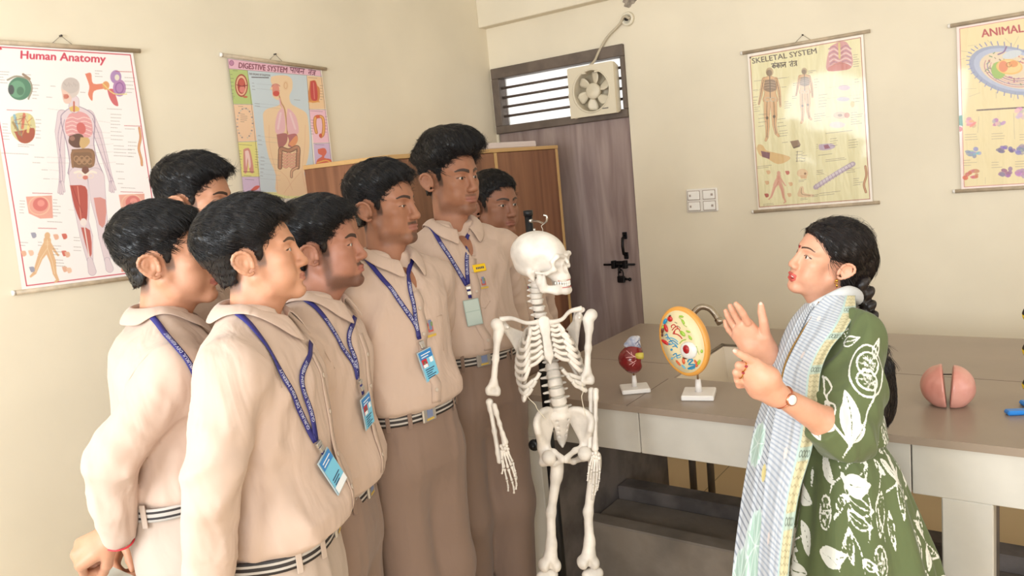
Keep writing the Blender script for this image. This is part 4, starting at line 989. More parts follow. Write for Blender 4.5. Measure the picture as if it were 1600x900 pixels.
step(2.44, 2.52, 0.262).build('footing', M_plinth, ct)
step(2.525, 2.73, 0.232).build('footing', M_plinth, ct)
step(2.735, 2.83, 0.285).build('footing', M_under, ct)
# sink
M_cer = mat('cream_sink_ceramic', (226, 212, 192), 0.18, spec=0.6)
M_rim = mat('dark_stained_rim', (120, 106, 90), 0.6)
pb = PB(); a, b = sk0, sk1; d = 0.20; t = 0.012; s_ = 0.03
top = [(a[0], a[1]), (b[0], a[1]), (b[0], b[1]), (a[0], b[1])]; bot = [(a[0] + s_, a[1] + s_), (b[0] - s_, a[1] + s_), (b[0] - s_, b[1] - s_), (a[0] + s_, b[1] - s_)]
V = [(x, y, HT - 0.006) for x, y in top] + [(x, y, HT - d) for x, y in bot] + [(x + (0.012 if i in (1, 2) else -0.012), y + (0.012 if i > 1 else -0.012), HT - 0.024) for i, (x, y) in enumerate(top)] + [(x + (0.012 if i in (1, 2) else -0.012), y + (0.012 if i > 1 else -0.012), HT - d - 0.015) for i, (x, y) in enumerate(bot)]
F = [(4, 5, 6, 7), (11, 10, 9, 8 + 4 - 4)] if False else [(4, 5, 6, 7), (15, 14, 13, 12)]
for i in range(4):
    j = (i + 1) % 4; F += [(i, j, 4 + j, 4 + i), (8 + i, 12 + i, 12 + j, 8 + j), (i, 8 + i, 8 + j, j)]
snk = mk('sink_basin', V, F, M_cer, ct, smooth=False)
pb = PB(); w = 0.014
pb.box((a[0] - w, b[1], HT - 0.002), (b[0] + w, b[1] + w, HT + 0.003)); pb.box((a[0] - w, a[1] + 0.28, HT - 0.002), (a[0], b[1] + w, HT + 0.003)); pb.box((b[0], a[1], HT - 0.002), (b[0] + w, b[1] + w, HT + 0.003))
pb.build('sink_rim', M_rim, ct)
# tap, its swan neck rising behind the cell model
M_chrome = mat('worn_chrome', (190, 178, 164), 0.22, 1.0)
p = [on(1082, 520, 2, HT)]
tb = np.array([-1.34, 3.10, HT]); tap = thing('tap', tb, 'chrome swan neck tap rising behind the oval cell model', 'tap')
dd = np.linalg.norm(CM.T @ (tb - EYE) * [0, 0, 1])
px = [(1078, 536), (1078, 510), (1082, 492), (1094, 480), (1108, 482), (1118, 492), (1124, 502)]
pts = [at(x, y, dd - 0.012 * i) for i, (x, y) in enumerate(px)]
pts = [np.array([pts[0][0], pts[0][1], HT])] + pts[1:]
tap.location = pts[0]
PB().tube(spline(pts, 6), 0.0135, 14).build('spout', M_chrome, tap)
e = nrm(pts[-1] - pts[-2]); PB().tube([pts[-1] - e * 0.012, pts[-1] + e * 0.012], 0.0165, 14).build('aerator', M_chrome, tap)
PB().lathe([(0.03, 0), (0.03, 0.008), (0.018, 0.014), (0.015, 0.05)], pts[0], n=20).build('base_flange', M_chrome, tap)
M_pipe = mat('grey_metal_pipe', (128, 118, 108), 0.5, 0.2)
for px_ in (1083, 1111):
    q = on(px_, 745, 1, 3.30); PB().tube([(q[0], 3.30, 0), (q[0], 3.30, z0)], 0.017, 12).build('pipe_leg', M_pipe, ct)
# near desk whose corner shows at the bottom left
DZ = 0.85; c0 = on(172, 882, 2, DZ)
M_desk = mat('pale_grey_desk_top', (196, 196, 186), 0.35, var=0.04)
dk = thing('desk', (c0[0] + 0.2, c0[1] - 0.3, 0), 'pale grey desk corner at the bottom left beside the first student', 'desk')
PB().box((c0[0], c0[1] - 0.60, DZ - 0.03), (c0[0] + 0.36, c0[1], DZ), bev=0.003).build('desk_top', M_desk, dk)
for sx_, sy_ in ((0.02, -0.06), (0.30, -0.06), (0.02, -0.58), (0.30, -0.58)):
    PB().box((c0[0] + sx_, c0[1] + sy_, 0), (c0[0] + sx_ + 0.04, c0[1] + sy_ + 0.04, DZ - 0.03), bev=0.003).build('leg', M_pipe, dk)
# ------------------------------------------------------------------ people
def skin_mat(name, rgb, lip, stub, rough=0.5):
    """skin with lips, brows and beard shadow mixed in by masks stored on the body mesh"""
    m = bpy.data.materials.new(name); m.use_nodes = True; nt = m.node_tree; b = nt.nodes['Principled BSDF']
    N = lambda t: nt.nodes.new(t)
    tc = N('ShaderNodeTexCoord'); n = N('ShaderNodeTexNoise'); n.inputs['Scale'].default_value = 26; n.inputs['Detail'].default_value = 4
    nt.links.new(tc.outputs['Object'], n.inputs['Vector'])
    r = N('ShaderNodeValToRGB'); r.color_ramp.elements[0].color = lin([v * f for v, f in zip(rgb, (0.95, 0.92, 0.90))]); r.color_ramp.elements[1].color = lin(rgb)
    r.color_ramp.elements[0].position = 0.3; r.color_ramp.elements[1].position = 0.7
    nt.links.new(n.outputs[0], r.inputs[0]); last = r.outputs[0]
    def layer(attr, col, lo, hi, amt, grain=0):
        nonlocal last
        a = N('ShaderNodeAttribute'); a.attribute_name = attr
        mr = N('ShaderNodeMapRange'); mr.interpolation_type = 'SMOOTHSTEP'
        mr.inputs[1].default_value = lo; mr.inputs[2].default_value = hi; mr.inputs[3].default_value = 0; mr.inputs[4].default_value = amt
        src = a.outputs['Fac']
        if grain:
            g = N('ShaderNodeTexNoise'); g.inputs['Scale'].default_value = 420; g.inputs['Detail'].default_value = 2
            nt.links.new(tc.outputs['Object'], g.inputs['Vector'])
            ma = N('ShaderNodeMath'); ma.operation = 'MULTIPLY_ADD'; ma.inputs[1].default_value = grain; nt.links.new(g.outputs[0], ma.inputs[0]); nt.links.new(a.outputs['Fac'], ma.inputs[2])
            src = ma.outputs[0]
        nt.links.new(src, mr.inputs[0])
        mx = N('ShaderNodeMix'); mx.data_type = 'RGBA'; nt.links.new(mr.outputs[0], mx.inputs[0]); nt.links.new(last, mx.inputs[6]); mx.inputs[7].default_value = lin(col); last = mx.outputs[2]
    layer('lip', lip, 0.3, 0.7, 0.85)
    layer('stubble', stub, 0.2, 1.15, 0.8, 0.2)
    layer('brow', (34, 24, 20), 0.5, 0.8, 0.92, 0.25)
    nt.links.new(last, b.inputs['Base Color']); b.inputs['Roughness'].default_value = rough
    b.inputs['Specular IOR Level'].default_value = 0.4
    b.inputs['Subsurface Weight'].default_value = 0.12; b.inputs['Subsurface Radius'].default_value = (0.010, 0.004, 0.002); b.inputs['Subsurface Scale'].default_value = 0.5
    bn = N('ShaderNodeBump'); bn.inputs['Strength'].default_value = 0.12; bn.inputs['Distance'].default_value = 0.001
    n3 = N('ShaderNodeTexNoise'); n3.inputs['Scale'].default_value = 300; nt.links.new(tc.outputs['Object'], n3.inputs['Vector'])
    nt.links.new(n3.outputs[0], bn.inputs['Height']); nt.links.new(bn.outputs[0], b.inputs['Normal'])
    return m
M_white_eye = mat('eye_white', (196, 182, 172), 0.25); M_iris = mat('dark_brown_iris', (38, 22, 16), 0.15); M_pupil = mat('pupil', (8, 6, 6), 0.1)
def hair_mat(name, rgb, rough=0.42):
    m = mat(name, rgb, rough, var=0.35, vscale=90, stretch=(1, 1, 0.35), bump=0.5, bscale=160, spec=0.4, bdist=0.003); return m
M_hair = hair_mat('black_hair', (26, 22, 23)); M_hair2 = hair_mat('dark_brown_hair', (34, 26, 25), 0.36)
M_fade = mat('cropped_side_hair', (40, 33, 31), 0.6, var=0.3, vscale=220, bump=0.5, bscale=300, bdist=0.002)

def sd_poly2(Y, Z, P):
    P = np.asarray(P, float); d = np.full(Y.shape, 1e9); ins = np.zeros(Y.shape, bool)
    for i in range(len(P)):
        p, q = P[i], P[(i + 1) % len(P)]; e = q - p; t = np.clip(((Y - p[0]) * e[0] + (Z - p[1]) * e[1]) / (e @ e), 0, 1)
        d = np.minimum(d, (Y - p[0] - t * e[0]) ** 2 + (Z - p[1] - t * e[1]) ** 2)
        ins ^= ((p[1] > Z) != (q[1] > Z)) & (Y < (q[0] - p[0]) * (Z - p[1]) / (q[1] - p[1] + 1e-12) + p[0])
    return np.where(ins, -np.sqrt(d), np.sqrt(d))

def head_volume(h, P, neck):
    """head in its own frame (x subject's right, y forward, z up; metres; origin between the ears)"""
    jw, nl, chin, full = P.get('jaw', 1.0), P.get('nose', 1.0), P.get('chin', 0.0), P.get('cheek', 1.0)
    lo = np.array([-0.105, -0.135, -0.27]); hi = np.array([0.105, 0.15, 0.15])
    lo = np.minimum(lo, np.asarray(neck) - 0.09); v = Vol(lo, hi, h)
    v.ell((0, -0.018, 0.045), (0.074, 0.096, 0.082), k=0.01)
    v.ell((0, 0.028, 0.036), (0.064, 0.062, 0.060), k=0.02)
    v.ell((0, 0.030, -0.030), (0.057 * full, 0.060, 0.072), k=0.02)
    for s in (-1, 1):
        v.cap((s * 0.055 * jw, 0.002, -0.040), (s * 0.046 * jw, 0.022, -0.073), 0.017, 0.015, k=0.02)
        v.cap((s * 0.046 * jw, 0.022, -0.073), (s * 0.014, 0.074 + chin, -0.094), 0.016, 0.015, k=0.02)
        v.ell((s * 0.043, 0.058, -0.014), (0.021 * full, 0.021, 0.019), k=0.02)
        v.ell((s * 0.036, 0.052, -0.050), (0.024 * full, 0.030, 0.030), k=0.02)
        v.cap((s * 0.012, 0.084, 0.026), (s * 0.044, 0.068, 0.026), 0.011, 0.009, k=0.014)
    v.ell((0, 0.076 + chin, -0.090), (0.022, 0.019, 0.018), k=0.015)
    v.ell((0, 0.0755, -0.062), (0.030, 0.020, 0.025), k=0.012)
    # eyes: sockets, lids
    for s in (-1, 1):
        v.ell((s * 0.031, 0.092, 0.006), (0.018, 0.013, 0.012), k=0.010, cut=True)
        v.ell((s * 0.031, 0.0725, 0.004), (0.0160, 0.0142, 0.0135), k=0.004)
    # nose
    n0 = np.array([0, 0.088, 0.016]); n1 = np.array([0, 0.1035 + 0.008 * (nl - 1) * 4, -0.027 - 0.01 * (nl - 1)])
    v.cap(n0, n1, 0.0072, 0.0105, k=0.012); v.ell(n1 + [0, 0.001, -0.004], (0.0125, 0.011, 0.0105), k=0.006)
    for s in (-1, 1):
        v.ell((s * 0.0125, 0.096, -0.034), (0.0085, 0.012, 0.008), k=0.006)
        v.ell((s * 0.006, 0.104, -0.043), (0.0035, 0.005, 0.003), k=0.003, cut=True)
    # lips
    op = P.get('open', 0.0); zt = -0.060; zb = -0.0695 - op
    for s in (-1, 1):
        v.chain([(0, 0.0960, zt), (s * 0.010, 0.0950, zt + 0.001), (s * 0.023, 0.085, zt - 0.0045)], [0.0044, 0.0046, 0.0020], k=0.005)
        v.chain([(0, 0.0940, zb), (s * 0.010, 0.0928, zb + 0.0006), (s * 0.022, 0.086, zt - 0.006 - op * .5)], [0.0056, 0.0053, 0.0020], k=0.005)
    zm = (zt + zb) / 2 + 0.0005
    if op: v.ell((0, 0.098, zm), (0.017, 0.018, 0.0025 + op * 0.55), k=0.003, cut=True)
    else:
        for s in (-1, 1): v.chain([(0, 0.1015, zm), (s * 0.012, 0.0985, zm + 0.0006), (s * 0.025, 0.088, zm - 0.001)], [0.0016, 0.0016, 0.0014], k=0.003, cut=True)
    v.ell((0, 0.098, -0.081), (0.017, 0.008, 0.005), k=0.008, cut=True)
    # eye slit in the lids
    ap = P.get('eye', 0.0038); drop = P.get('look', 0.0)
    for s in (-1, 1):
        v.ell((s * 0.031, 0.089, 0.004 - drop), (0.0148, 0.011, ap), k=0.0015, cut=True)
    # ears
    for s in (-1, 1):
        er = P.get('ear_k', 0.92); c = np.array([s * 0.0765, -0.010, -0.004]); out = np.array([s * 0.006, -0.007, 0])
        pts = [c + out * 0.2 + np.array([s * 0.000, 0.013, -0.002]) * er, c + out * 0.6 + np.array([s * 0.002, 0.012, 0.018]) * er, c + out + np.array([s * 0.005, 0.0, 0.029]) * er, c + out * 1.5 + np.array([s * 0.008, -0.014, 0.024]) * er,
               c + out * 1.7 + np.array([s * 0.008, -0.019, 0.006]) * er, c + out * 1.2 + np.array([s * 0.005, -0.012, -0.014]) * er, c + out * 0.4 + np.array([s * 0.002, 0.000, -0.029]) * er, c + np.array([s * -0.002, 0.007, -0.026]) * er]
        v.ell(c + np.array([s * 0.004, -0.007, 0.002]) * er + out * .5, np.array([0.006, 0.019, 0.028]) * er, frame((-s * 0.42, 1, 0)), k=0.004)
        v.ell(c + np.array([s * 0.0115, -0.004, 0.003]) * er + out * .5, np.array([0.0085, 0.0115, 0.016]) * er, frame((-s * 0.42, 1, 0)), k=0.004, cut=True)
        v.chain(spline(pts, 2), np.full(15, 0.0040) * er, k=0.003)
        v.chain([c + np.array([s * 0.006, -0.012, 0.016]) * er, c + np.array([s * 0.008, -0.017, -0.002]) * er, c + np.array([s * 0.006, -0.008, -0.016]) * er], [0.0032, 0.0032, 0.003], k=0.004)
        v.cap(c + np.array([s * 0.001, 0.010, -0.004]), c + np.array([s * 0.001, 0.009, -0.012]), 0.0045, k=0.004)
    # neck
    nb = np.asarray(neck, float); w = P.get('neck_r', 0.0465)
    v.cap((0, -0.022, -0.055), nb, w, w * 1.08, k=0.03)
    v.cap((0, 0.026, -0.080), nb + [0, 0.010, 0], 0.028, 0.036, k=0.03)
    if P.get('adam', 0): v.ell((0, 0.030, -0.135), 0.016, k=0.02)
    return v
def sstep(x, a, b):
    t = np.clip((x - a) / (b - a), 0, 1); return t * t * (3 - 2 * t)
def face_masks(L, P):
    x, y, z = np.abs(L[:, 0]), L[:, 1], L[:, 2]; op = P.get('open', 0.0)
    zt, zb = -0.060, -0.0695 - op
    up = zt + 0.0068 - 0.0035 * (x / 0.024) ** 2 - 0.0012 * np.exp(-(x / 0.004) ** 2); dn = zb - 0.0068 + 0.011 * (x / 0.024) ** 2
    lip = np.minimum(np.minimum((up - z), (z - dn)), (0.0245 - x)) / 0.004 + 0.5; lip = np.where(y > 0.07, np.clip(lip, 0, 1), 0)
    t = (x - 0.010) / 0.040; zc = 0.0235 + P.get('browz', 0) + 0.010 * np.sin(np.clip(t, 0, 1) * 2.2) - 0.006 * np.clip(t, 0, 1); hw = P.get('browt', 0.0042) * (1.0 - 0.55 * np.clip(t, 0, 1) ** 2)
    brow = np.minimum((hw - np.abs(z - zc)) / 0.0035, np.minimum((x - 0.009) / 0.004, (0.052 - x) / 0.006)) + 0.62
    brow = np.where((y > 0.03) & (z > 0.005), np.clip(brow, 0, 1), 0)
    ez = z - (0.004 - P.get('look', 0.0)); rr = np.sqrt(((x - 0.031) / 0.0150) ** 2 + (ez / (P.get('eye', 0.0038) + 0.0004)) ** 2)
    lash = np.clip(1.0 - np.abs(rr - 1.02) / 0.30, 0, 1) * (ez > -0.001) * (y > 0.06); brow = np.maximum(brow, lash)
    # beard: jaw line, moustache, chin
    bj = P.get('beard', 0.0); ms = P.get('moustache', 0.0)
    jaw = sstep(-z, 0.040 + 0.35 * np.clip(y - 0.02, 0, 1), 0.075 + 0.30 * np.clip(y - 0.02, 0, 1)) * sstep(y, -0.014, 0.022) * (1 - sstep(-z, 0.100, 0.125))
    side = sstep(y, -0.008, 0.014) * (1 - sstep(y, 0.018, 0.046)) * (1 - sstep(z, 0.02, 0.03)) * (1 - sstep(-z, 0.09, 0.11))
    chinm = sstep(-z, 0.070 + op, 0.082 + op) * sstep(y, 0.045, 0.065) * (1 - sstep(-z, 0.108, 0.120))
    mou = sstep(-z, 0.043, 0.049) * (1 - sstep(-z, 0.055, 0.061)) * sstep(y, 0.075, 0.088) * (1 - sstep(x, 0.022, 0.032))
    stub = np.maximum(np.maximum(bj * np.maximum(np.maximum(jaw, side), chinm), ms * mou), P.get('goatee', 0) * chinm * (1 - sstep(x, 0.012, 0.024)))
    if P.get('crop', 1):
        nape = (1 - sstep(y, -0.046, -0.030)) * (1 - sstep(-z, 0.045, 0.088)) * sstep(-z, -0.02, 0.0); burn = sstep(y, 0.004, 0.012) * (1 - sstep(y, 0.024, 0.034)) * (1 - sstep(-z, 0.006, 0.034)) * (1 - sstep(z, 0.02, 0.04))
        stub = np.maximum(stub, 1.15 * np.maximum(nape, burn) * (x > 0.03) + 1.15 * nape * (x <= 0.03))
    return lip, brow, stub * (1 - lip)
HAIRLINE = [(0.110, 0.078), (0.074, 0.075), (0.058, 0.052), (0.046, 0.034), (0.029, 0.022), (0.024, -0.006), (0.012, -0.008), (0.008, 0.020), (-0.014, 0.034), (-0.034, 0.022), (-0.038, -0.020), (-0.050, -0.044), (-0.100, -0.052), (-0.2, -0.05), (-0.2, 0.25), (0.16, 0.25), (0.16, 0.10)]
def hair_volume(h, P):
    """short hair: skull shell inside the hairline, thick on top, thin at the sides, plus extra locks"""
    top, side = P.get('top', 0.026), P.get('side', 0.006)
    v = Vol((-0.13, -0.16, -0.09), (0.13, 0.16, 0.22), h); v.pad = 0.07
    sc, sr = np.array([0, -0.018, 0.045]), np.array([0.0745, 0.0965, 0.0825])
    line = np.array(P.get('line', HAIRLINE), float)
    v.ell(sc, sr, k=0.001); v.ell((0, 0.028, 0.036), (0.0645, 0.0625, 0.0605), k=0.02); v.ell((0, -0.03, -0.03), (0.056, 0.058, 0.07), k=0.02)
    _, G = v._blk(v.lo, v.lo + v.h * (v.n - 1))
    z = G[..., 2]; y = G[..., 1]
    d = sd_poly2(y, z, line) + 0.0030 * noise(G, 60, 4) + P.get('recede', 0.18) * np.maximum(np.abs(G[..., 0]) - 0.035, 0) * (y > 0.03)
    wt = sstep(z, P.get('z0', 0.05), P.get('z1', 0.105)); wf = sstep(y, -0.06, 0.08)
    th = side + (top * (0.75 + P.get('front', 0.4) * wf) - side) * wt
    th = th * (1 + 0.07 * noise(G * np.array([1, 1, 0.6]), 30, 1)) * (0.18 + 0.82 * sstep(-d, -0.002, P.get('taper', 0.024))) * (0.30 + 0.70 * sstep(z, -0.055, P.get('fade', 0.035)))
    v.F = v.F - th.astype(np.float32)
    v.pad = 0.0
    for (c, r, rot) in P.get('locks', []): v.ell(c, r, rot, k=0.03)
    v.F = v.F + (0.0010 * noise(G * np.array([1, 0.35, 0.35]), 120, 3) + 0.0012 * noise(G, 34, 6)).astype(np.float32)
    v.F = np.maximum(v.F, d.astype(np.float32))
    return v
def strands(V, N, dirf, n, ln, w, lift, rng, pick):
    """fine tapered locks following the hair surface, returned as triangles folded into quads"""
    idx = np.where(pick(V))[0]
    if len(idx) == 0: return np.zeros((0, 3)), np.zeros((0, 4), int)
    ii = rng.choice(idx, n); P = V[ii].copy(); Nn = N[ii]; D = dirf(P, Nn); k = 5
    D = D + rng.normal(size=D.shape) * 0.11; D -= Nn * (D * Nn).sum(1)[:, None]; D /= np.linalg.norm(D, axis=1)[:, None] + 1e-9
    L = ln * rng.uniform(0.5, 1.3, n); S = np.cross(D, Nn); rows = []
    for i in range(k):
        t = i / (k - 1); c = P + D * (L * t)[:, None] + Nn * (0.0006 + lift * (4 * t * (1 - t) * 0.5 + t * t * 0.5))[..., None] * 1.0 - np.array([0, 0, 1.0]) * (L * t * t * 0.18)[:, None] if np.ndim(lift) else P + D * (L * t)[:, None] + Nn * (0.0006 + lift * (2 * t * (1 - t) + 0.5 * t * t)) - Nn * (L[:, None] ** 2 * t * t / 0.20)
        ww = w * (1 - t) ** 0.6 + 0.0002
        rows += [c - S * ww, c + S * ww, c + Nn * ww * 0.8]
    A = np.stack(rows, 1); VV = A.reshape(-1, 3); F = []
    for i in range(k - 1):
        for a, b in ((0, 1), (1, 2), (2, 0)): F.append((i * 3 + a, i * 3 + b, i * 3 + 3 + b, i * 3 + 3 + a))
    F = np.array(F); Q = (F[None] + (np.arange(n) * 3 * k)[:, None, None]).reshape(-1, 4)
    return VV, Q
def eyeball(parent, c, gaze, r=0.0122):
    g = nrm(gaze); a = np.array([0, 0, 1.0]); u = nrm(np.cross(a, g)); w = np.cross(g, u); V = []; F = []; M = []; n = 20
    ang = [0, 0.10, 0.20, 0.34, 0.46, 0.50, 0.7, 1.0, 1.4, 1.9, 2.5, math.pi]
    for t in ang:
        for j in range(n):
            p = 2 * math.pi * j / n; V.append(c + r * (g * math.cos(t) + (u * math.cos(p) + w * math.sin(p)) * math.sin(t)))
    for i in range(len(ang) - 1):
        for j in range(n): F.append((i * n + j, i * n + (j + 1) % n, (i + 1) * n + (j + 1) % n, (i + 1) * n + j)); M.append(2 if ang[i] < 0.2 else 1 if ang[i] < 0.46 else 0)
    return mk('eye', V, [f[::-1] for f in F], [M_white_eye, M_iris, M_pupil], parent, True, mi=M)
def hand_volume(v, W, fwd, up, side, k=1.0, curl=(0.5, 0.7, 0.5), spread=0.10, thumb=(0.55, 0.35)):
    """relaxed hand added to a volume: W wrist, fwd to the fingers, up = back of the hand, side = +1 thumb on the cross(fwd,up) side"""
    f = nrm(fwd); u = nrm(up - f * (np.asarray(up) @ f)); s = np.cross(f, u) * side
    p = lambda a, b, c: W + (s * a + f * b + u * c) * k
    v.cap(p(0, -0.02, 0), p(0, 0.015, 0), 0.027 * k, 0.025 * k, k=0.01, sq=0.8, axis=u)
    v.chain([p(0.012, 0.02, 0), p(0.022, 0.082, 0.002)], [0.020 * k, 0.014 * k], k=0.012); v.chain([p(-0.006, 0.02, 0), p(-0.004, 0.086, 0.003)], [0.021 * k, 0.0145 * k], k=0.012); v.chain([p(-0.014, 0.02, 0), p(-0.026, 0.076, 0)], [0.019 * k, 0.013 * k], k=0.012)
    fb = [(0.026, 0.084), (0.0085, 0.089), (-0.009, 0.085), (-0.026, 0.077)]; fl = [(0.042, 0.025, 0.021), (0.046, 0.029, 0.022), (0.042, 0.027, 0.021), (0.033, 0.021, 0.019)]
    for i in range(4):
        a, b = fb[i]; q = p(a, b, 0.0); pts = [q]; ang = 0; sp = (1.5 - i) * spread
        for j in range(3):
            ang += curl[j] * (1 + 0.08 * i); dr = (f * math.cos(sp) + s * math.sin(sp)) * math.cos(ang) - u * math.sin(ang); q = q + dr * fl[i][j] * k; pts.append(q)
        v.chain(pts, np.array([0.0100, 0.0092, 0.0084, 0.0074]) * k * (0.9 if i == 3 else 1), k=0.0025)
    b0 = p(0.026, 0.022, -0.006); d1 = nrm(f * 0.75 + s * thumb[0] - u * thumb[1]); d2 = nrm(f * 0.95 + s * thumb[0] * 0.3 - u * thumb[1])
    v.chain([b0, b0 + d1 * 0.040 * k, b0 + (d1 * 0.040 + d2 * 0.032) * k, b0 + (d1 * 0.040 + d2 * 0.058) * k], np.array([0.0145, 0.0115, 0.0100, 0.0082]) * k, k=0.006)
# ------------------------------------------------------------------ school uniform
def cloth_mat(name, rgb, rough=0.8, bump=0.45, wf=8.0):
    m = bpy.data.materials.new(name); m.use_nodes = True; nt = m.node_tree; b = nt.nodes['Principled BSDF']; N = lambda t: nt.nodes.new(t)
    tc = N('ShaderNodeTexCoord'); n = N('ShaderNodeTexNoise'); n.inputs['Scale'].default_value = 4; n.inputs['Detail'].default_value = 5
    nt.links.new(tc.outputs['Object'], n.inputs['Vector']); r = N('ShaderNodeValToRGB'); r.color_ramp.elements[0].color = lin([v * 0.96 for v in rgb]); r.color_ramp.elements[1].color = lin(rgb)
    nt.links.new(n.outputs[0], r.inputs[0]); nt.links.new(r.outputs[0], b.inputs['Base Color']); b.inputs['Roughness'].default_value = rough; b.inputs['Specular IOR Level'].default_value = 0.2
    b.inputs['Sheen Weight'].default_value = 0.15
    w = N('ShaderNodeTexNoise'); w.inputs['Scale'].default_value = wf; w.inputs['Detail'].default_value = 2.5; w.inputs['Distortion'].default_value = 0.8
    mp = N('ShaderNodeMapping'); mp.inputs['Scale'].default_value = (1.3, 1.3, 0.55); nt.links.new(tc.outputs['Object'], mp.inputs[0]); nt.links.new(mp.outputs[0], w.inputs['Vector'])
    w2 = N('ShaderNodeTexNoise'); w2.inputs['Scale'].default_value = 700; nt.links.new(tc.outputs['Object'], w2.inputs['Vector'])
    b1 = N('ShaderNodeBump'); b1.inputs['Strength'].default_value = bump; b1.inputs['Distance'].default_value = 0.03; nt.links.new(w.outputs[0], b1.inputs['Height'])
    b2 = N('ShaderNodeBump'); b2.inputs['Strength'].default_value = 0.08; b2.inputs['Distance'].default_value = 0.001; nt.links.new(w2.outputs[0], b2.inputs['Height']); nt.links.new(b1.outputs[0], b2.inputs['Normal'])
    nt.links.new(b2.outputs[0], b.inputs['Normal']); return m
M_shirt = cloth_mat('beige_school_shirt', (203, 177, 160)); M_trou = cloth_mat('brown_school_trousers', (142, 118, 104), bump=0.25)
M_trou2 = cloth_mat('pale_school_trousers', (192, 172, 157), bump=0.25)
M_thread = mat('shirt_stitching', (192, 166, 148), 0.8); M_button = mat('shirt_button', (196, 180, 164), 0.35)
M_belt1 = mat('dark_belt_webbing', (44, 38, 38), 0.6); M_belt2 = mat('pale_belt_stripe', (186, 178, 170), 0.6); M_buckle = mat('steel_buckle', (206, 200, 194), 0.3, 0.7)
M_lany = mat('navy_lanyard', (40, 38, 112), 0.55); M_ltext = mat('white_lanyard_print', (214, 214, 232), 0.6); M_clip = mat('metal_clip', (200, 196, 190), 0.3, 0.8)
M_idb = mat('light_blue_card', (120, 196, 226), 0.3); M_idd = mat('blue_card_header', (52, 130, 196), 0.3); M_idr = mat('red_card_photo', (196, 48, 60), 0.4); M_idw = mat('white_card_print', (236, 240, 244), 0.4); M_idk = mat('dark_card_print', (40, 60, 96), 0.4)
M_holder = mat('clear_card_holder', (170, 190, 200), 0.15, coat=0.6); M_idg = mat('grey_green_card_back', (160, 176, 168), 0.25, coat=0.4)
M_yel = mat('yellow_badge', (244, 200, 32), 0.35); M_shoe = mat('black_school_shoe', (24, 22, 22), 0.35); M_emb = mat('embroidered_red', (190, 92, 84), 0.8); M_emb2 = mat('embroidered_gold', (206, 172, 76), 0.8); M_emb3 = mat('embroidered_blue', (120, 130, 160), 0.8)
M_face = mat('card_photo_face', (214, 180, 160), 0.5)

def flat_quad(pb, c, R, x0, x1, z0, z1, lift, mi):
    """small rectangle on a plane: R columns (right, normal, up)"""
    V = [c + R[:, 0] * x + R[:, 2] * z + R[:, 1] * lift for x, z in ((x0, z0), (x1, z0), (x1, z1), (x0, z1))]
    pb.raw(V, [(0, 1, 2, 3)], mi, False)
def id_card(root, c, n, up, style='front', w=0.054, h=0.088):
    n = nrm(n); u = nrm(np.asarray(up) - n * (np.asarray(up) @ n)); r = np.cross(u, n); R = np.array([r, n, u]).T
    card = PB().box((-w / 2, -0.0015, -h / 2), (w / 2, 0.0015, h / 2), R=R, c=c, bev=0.001).build('id_card', M_idg if style == 'back' else M_holder, root)
    pb = PB(); a = w / 2 - 0.003; b = h / 2 - 0.003; L = 0.0021
    if style == 'back':
        flat_quad(pb, c, R, -a, a, -b, 0.002, L, 0); flat_quad(pb, c, R, -a, a, 0.005, b, L, 0)
        pb.build('print', [mat('pale_card_window', (178, 192, 184), 0.2, coat=0.5)], card)
    else:
        flat_quad(pb, c, R, -a, a, -b, b, L, 0); flat_quad(pb, c, R, -a, a, b - 0.022, b, L + .0004, 1)
        for i in range(2): flat_quad(pb, c, R, -a + .006, a - .006 - .01 * i, b - 0.010 - .007 * i, b - .0075 - .007 * i, L + .0008, 2)
        if style == 'front':
            flat_quad(pb, c, R, -a + .002, -a + .022, -0.004, 0.020, L + .0004, 3); flat_quad(pb, c, R, -a + .004, -a + .020, -0.004, 0.005, L + .0008, 2)
            pb.lathe([(0.0, 0.0), (0.005, 0.0)], c + R @ np.array([-a + .012, L + .0009, 0.010]), n, 10, 5)
            flat_quad(pb, c, R, a - .016, a - .004, 0.004, 0.018, L + .0004, 2)
        for i in range(5): flat_quad(pb, c, R, -a + .006, a - .008 - .006 * (i % 3), -0.012 - .006 * i, -0.0095 - .006 * i, L + .0006, 4)
        if style == 'side': flat_quad(pb, c, R, -a, a, -b, -b + .016, L + .0007, 2)
        pb.build('print', [M_idb, M_idd, M_idw, M_idr, M_idk, M_face], card)
    return card
def ribbon_text(pb, P, N, txt, w, h, start, flip=False, mi=0, lift=0.0016):
    """lettering laid along a band; start in metres from the band's first point"""
    P = np.asarray(P); N = np.asarray(N)
    if flip: P = P[::-1]; N = N[::-1]
    s = np.concatenate([[0], np.cumsum(np.linalg.norm(np.diff(P, axis=0), axis=1))]); v, f, wd = glyphs(txt)
    sc = h / 0.73; k = start + v[:, 0] * sc; ok = k < s[-1]
    T = np.gradient(P, axis=0); T /= np.linalg.norm(T, axis=1)[:, None] + 1e-9; S = np.cross(N, T)
    ip = lambda A: np.stack([np.interp(k, s, A[:, i]) for i in range(3)], 1)
    V = ip(P) + ip(S) * ((v[:, 1] - 0.36) * sc)[:, None] + ip(N) * lift
    pb.raw(V, [q for q in f if all(ok[list(q)])], mi, False)

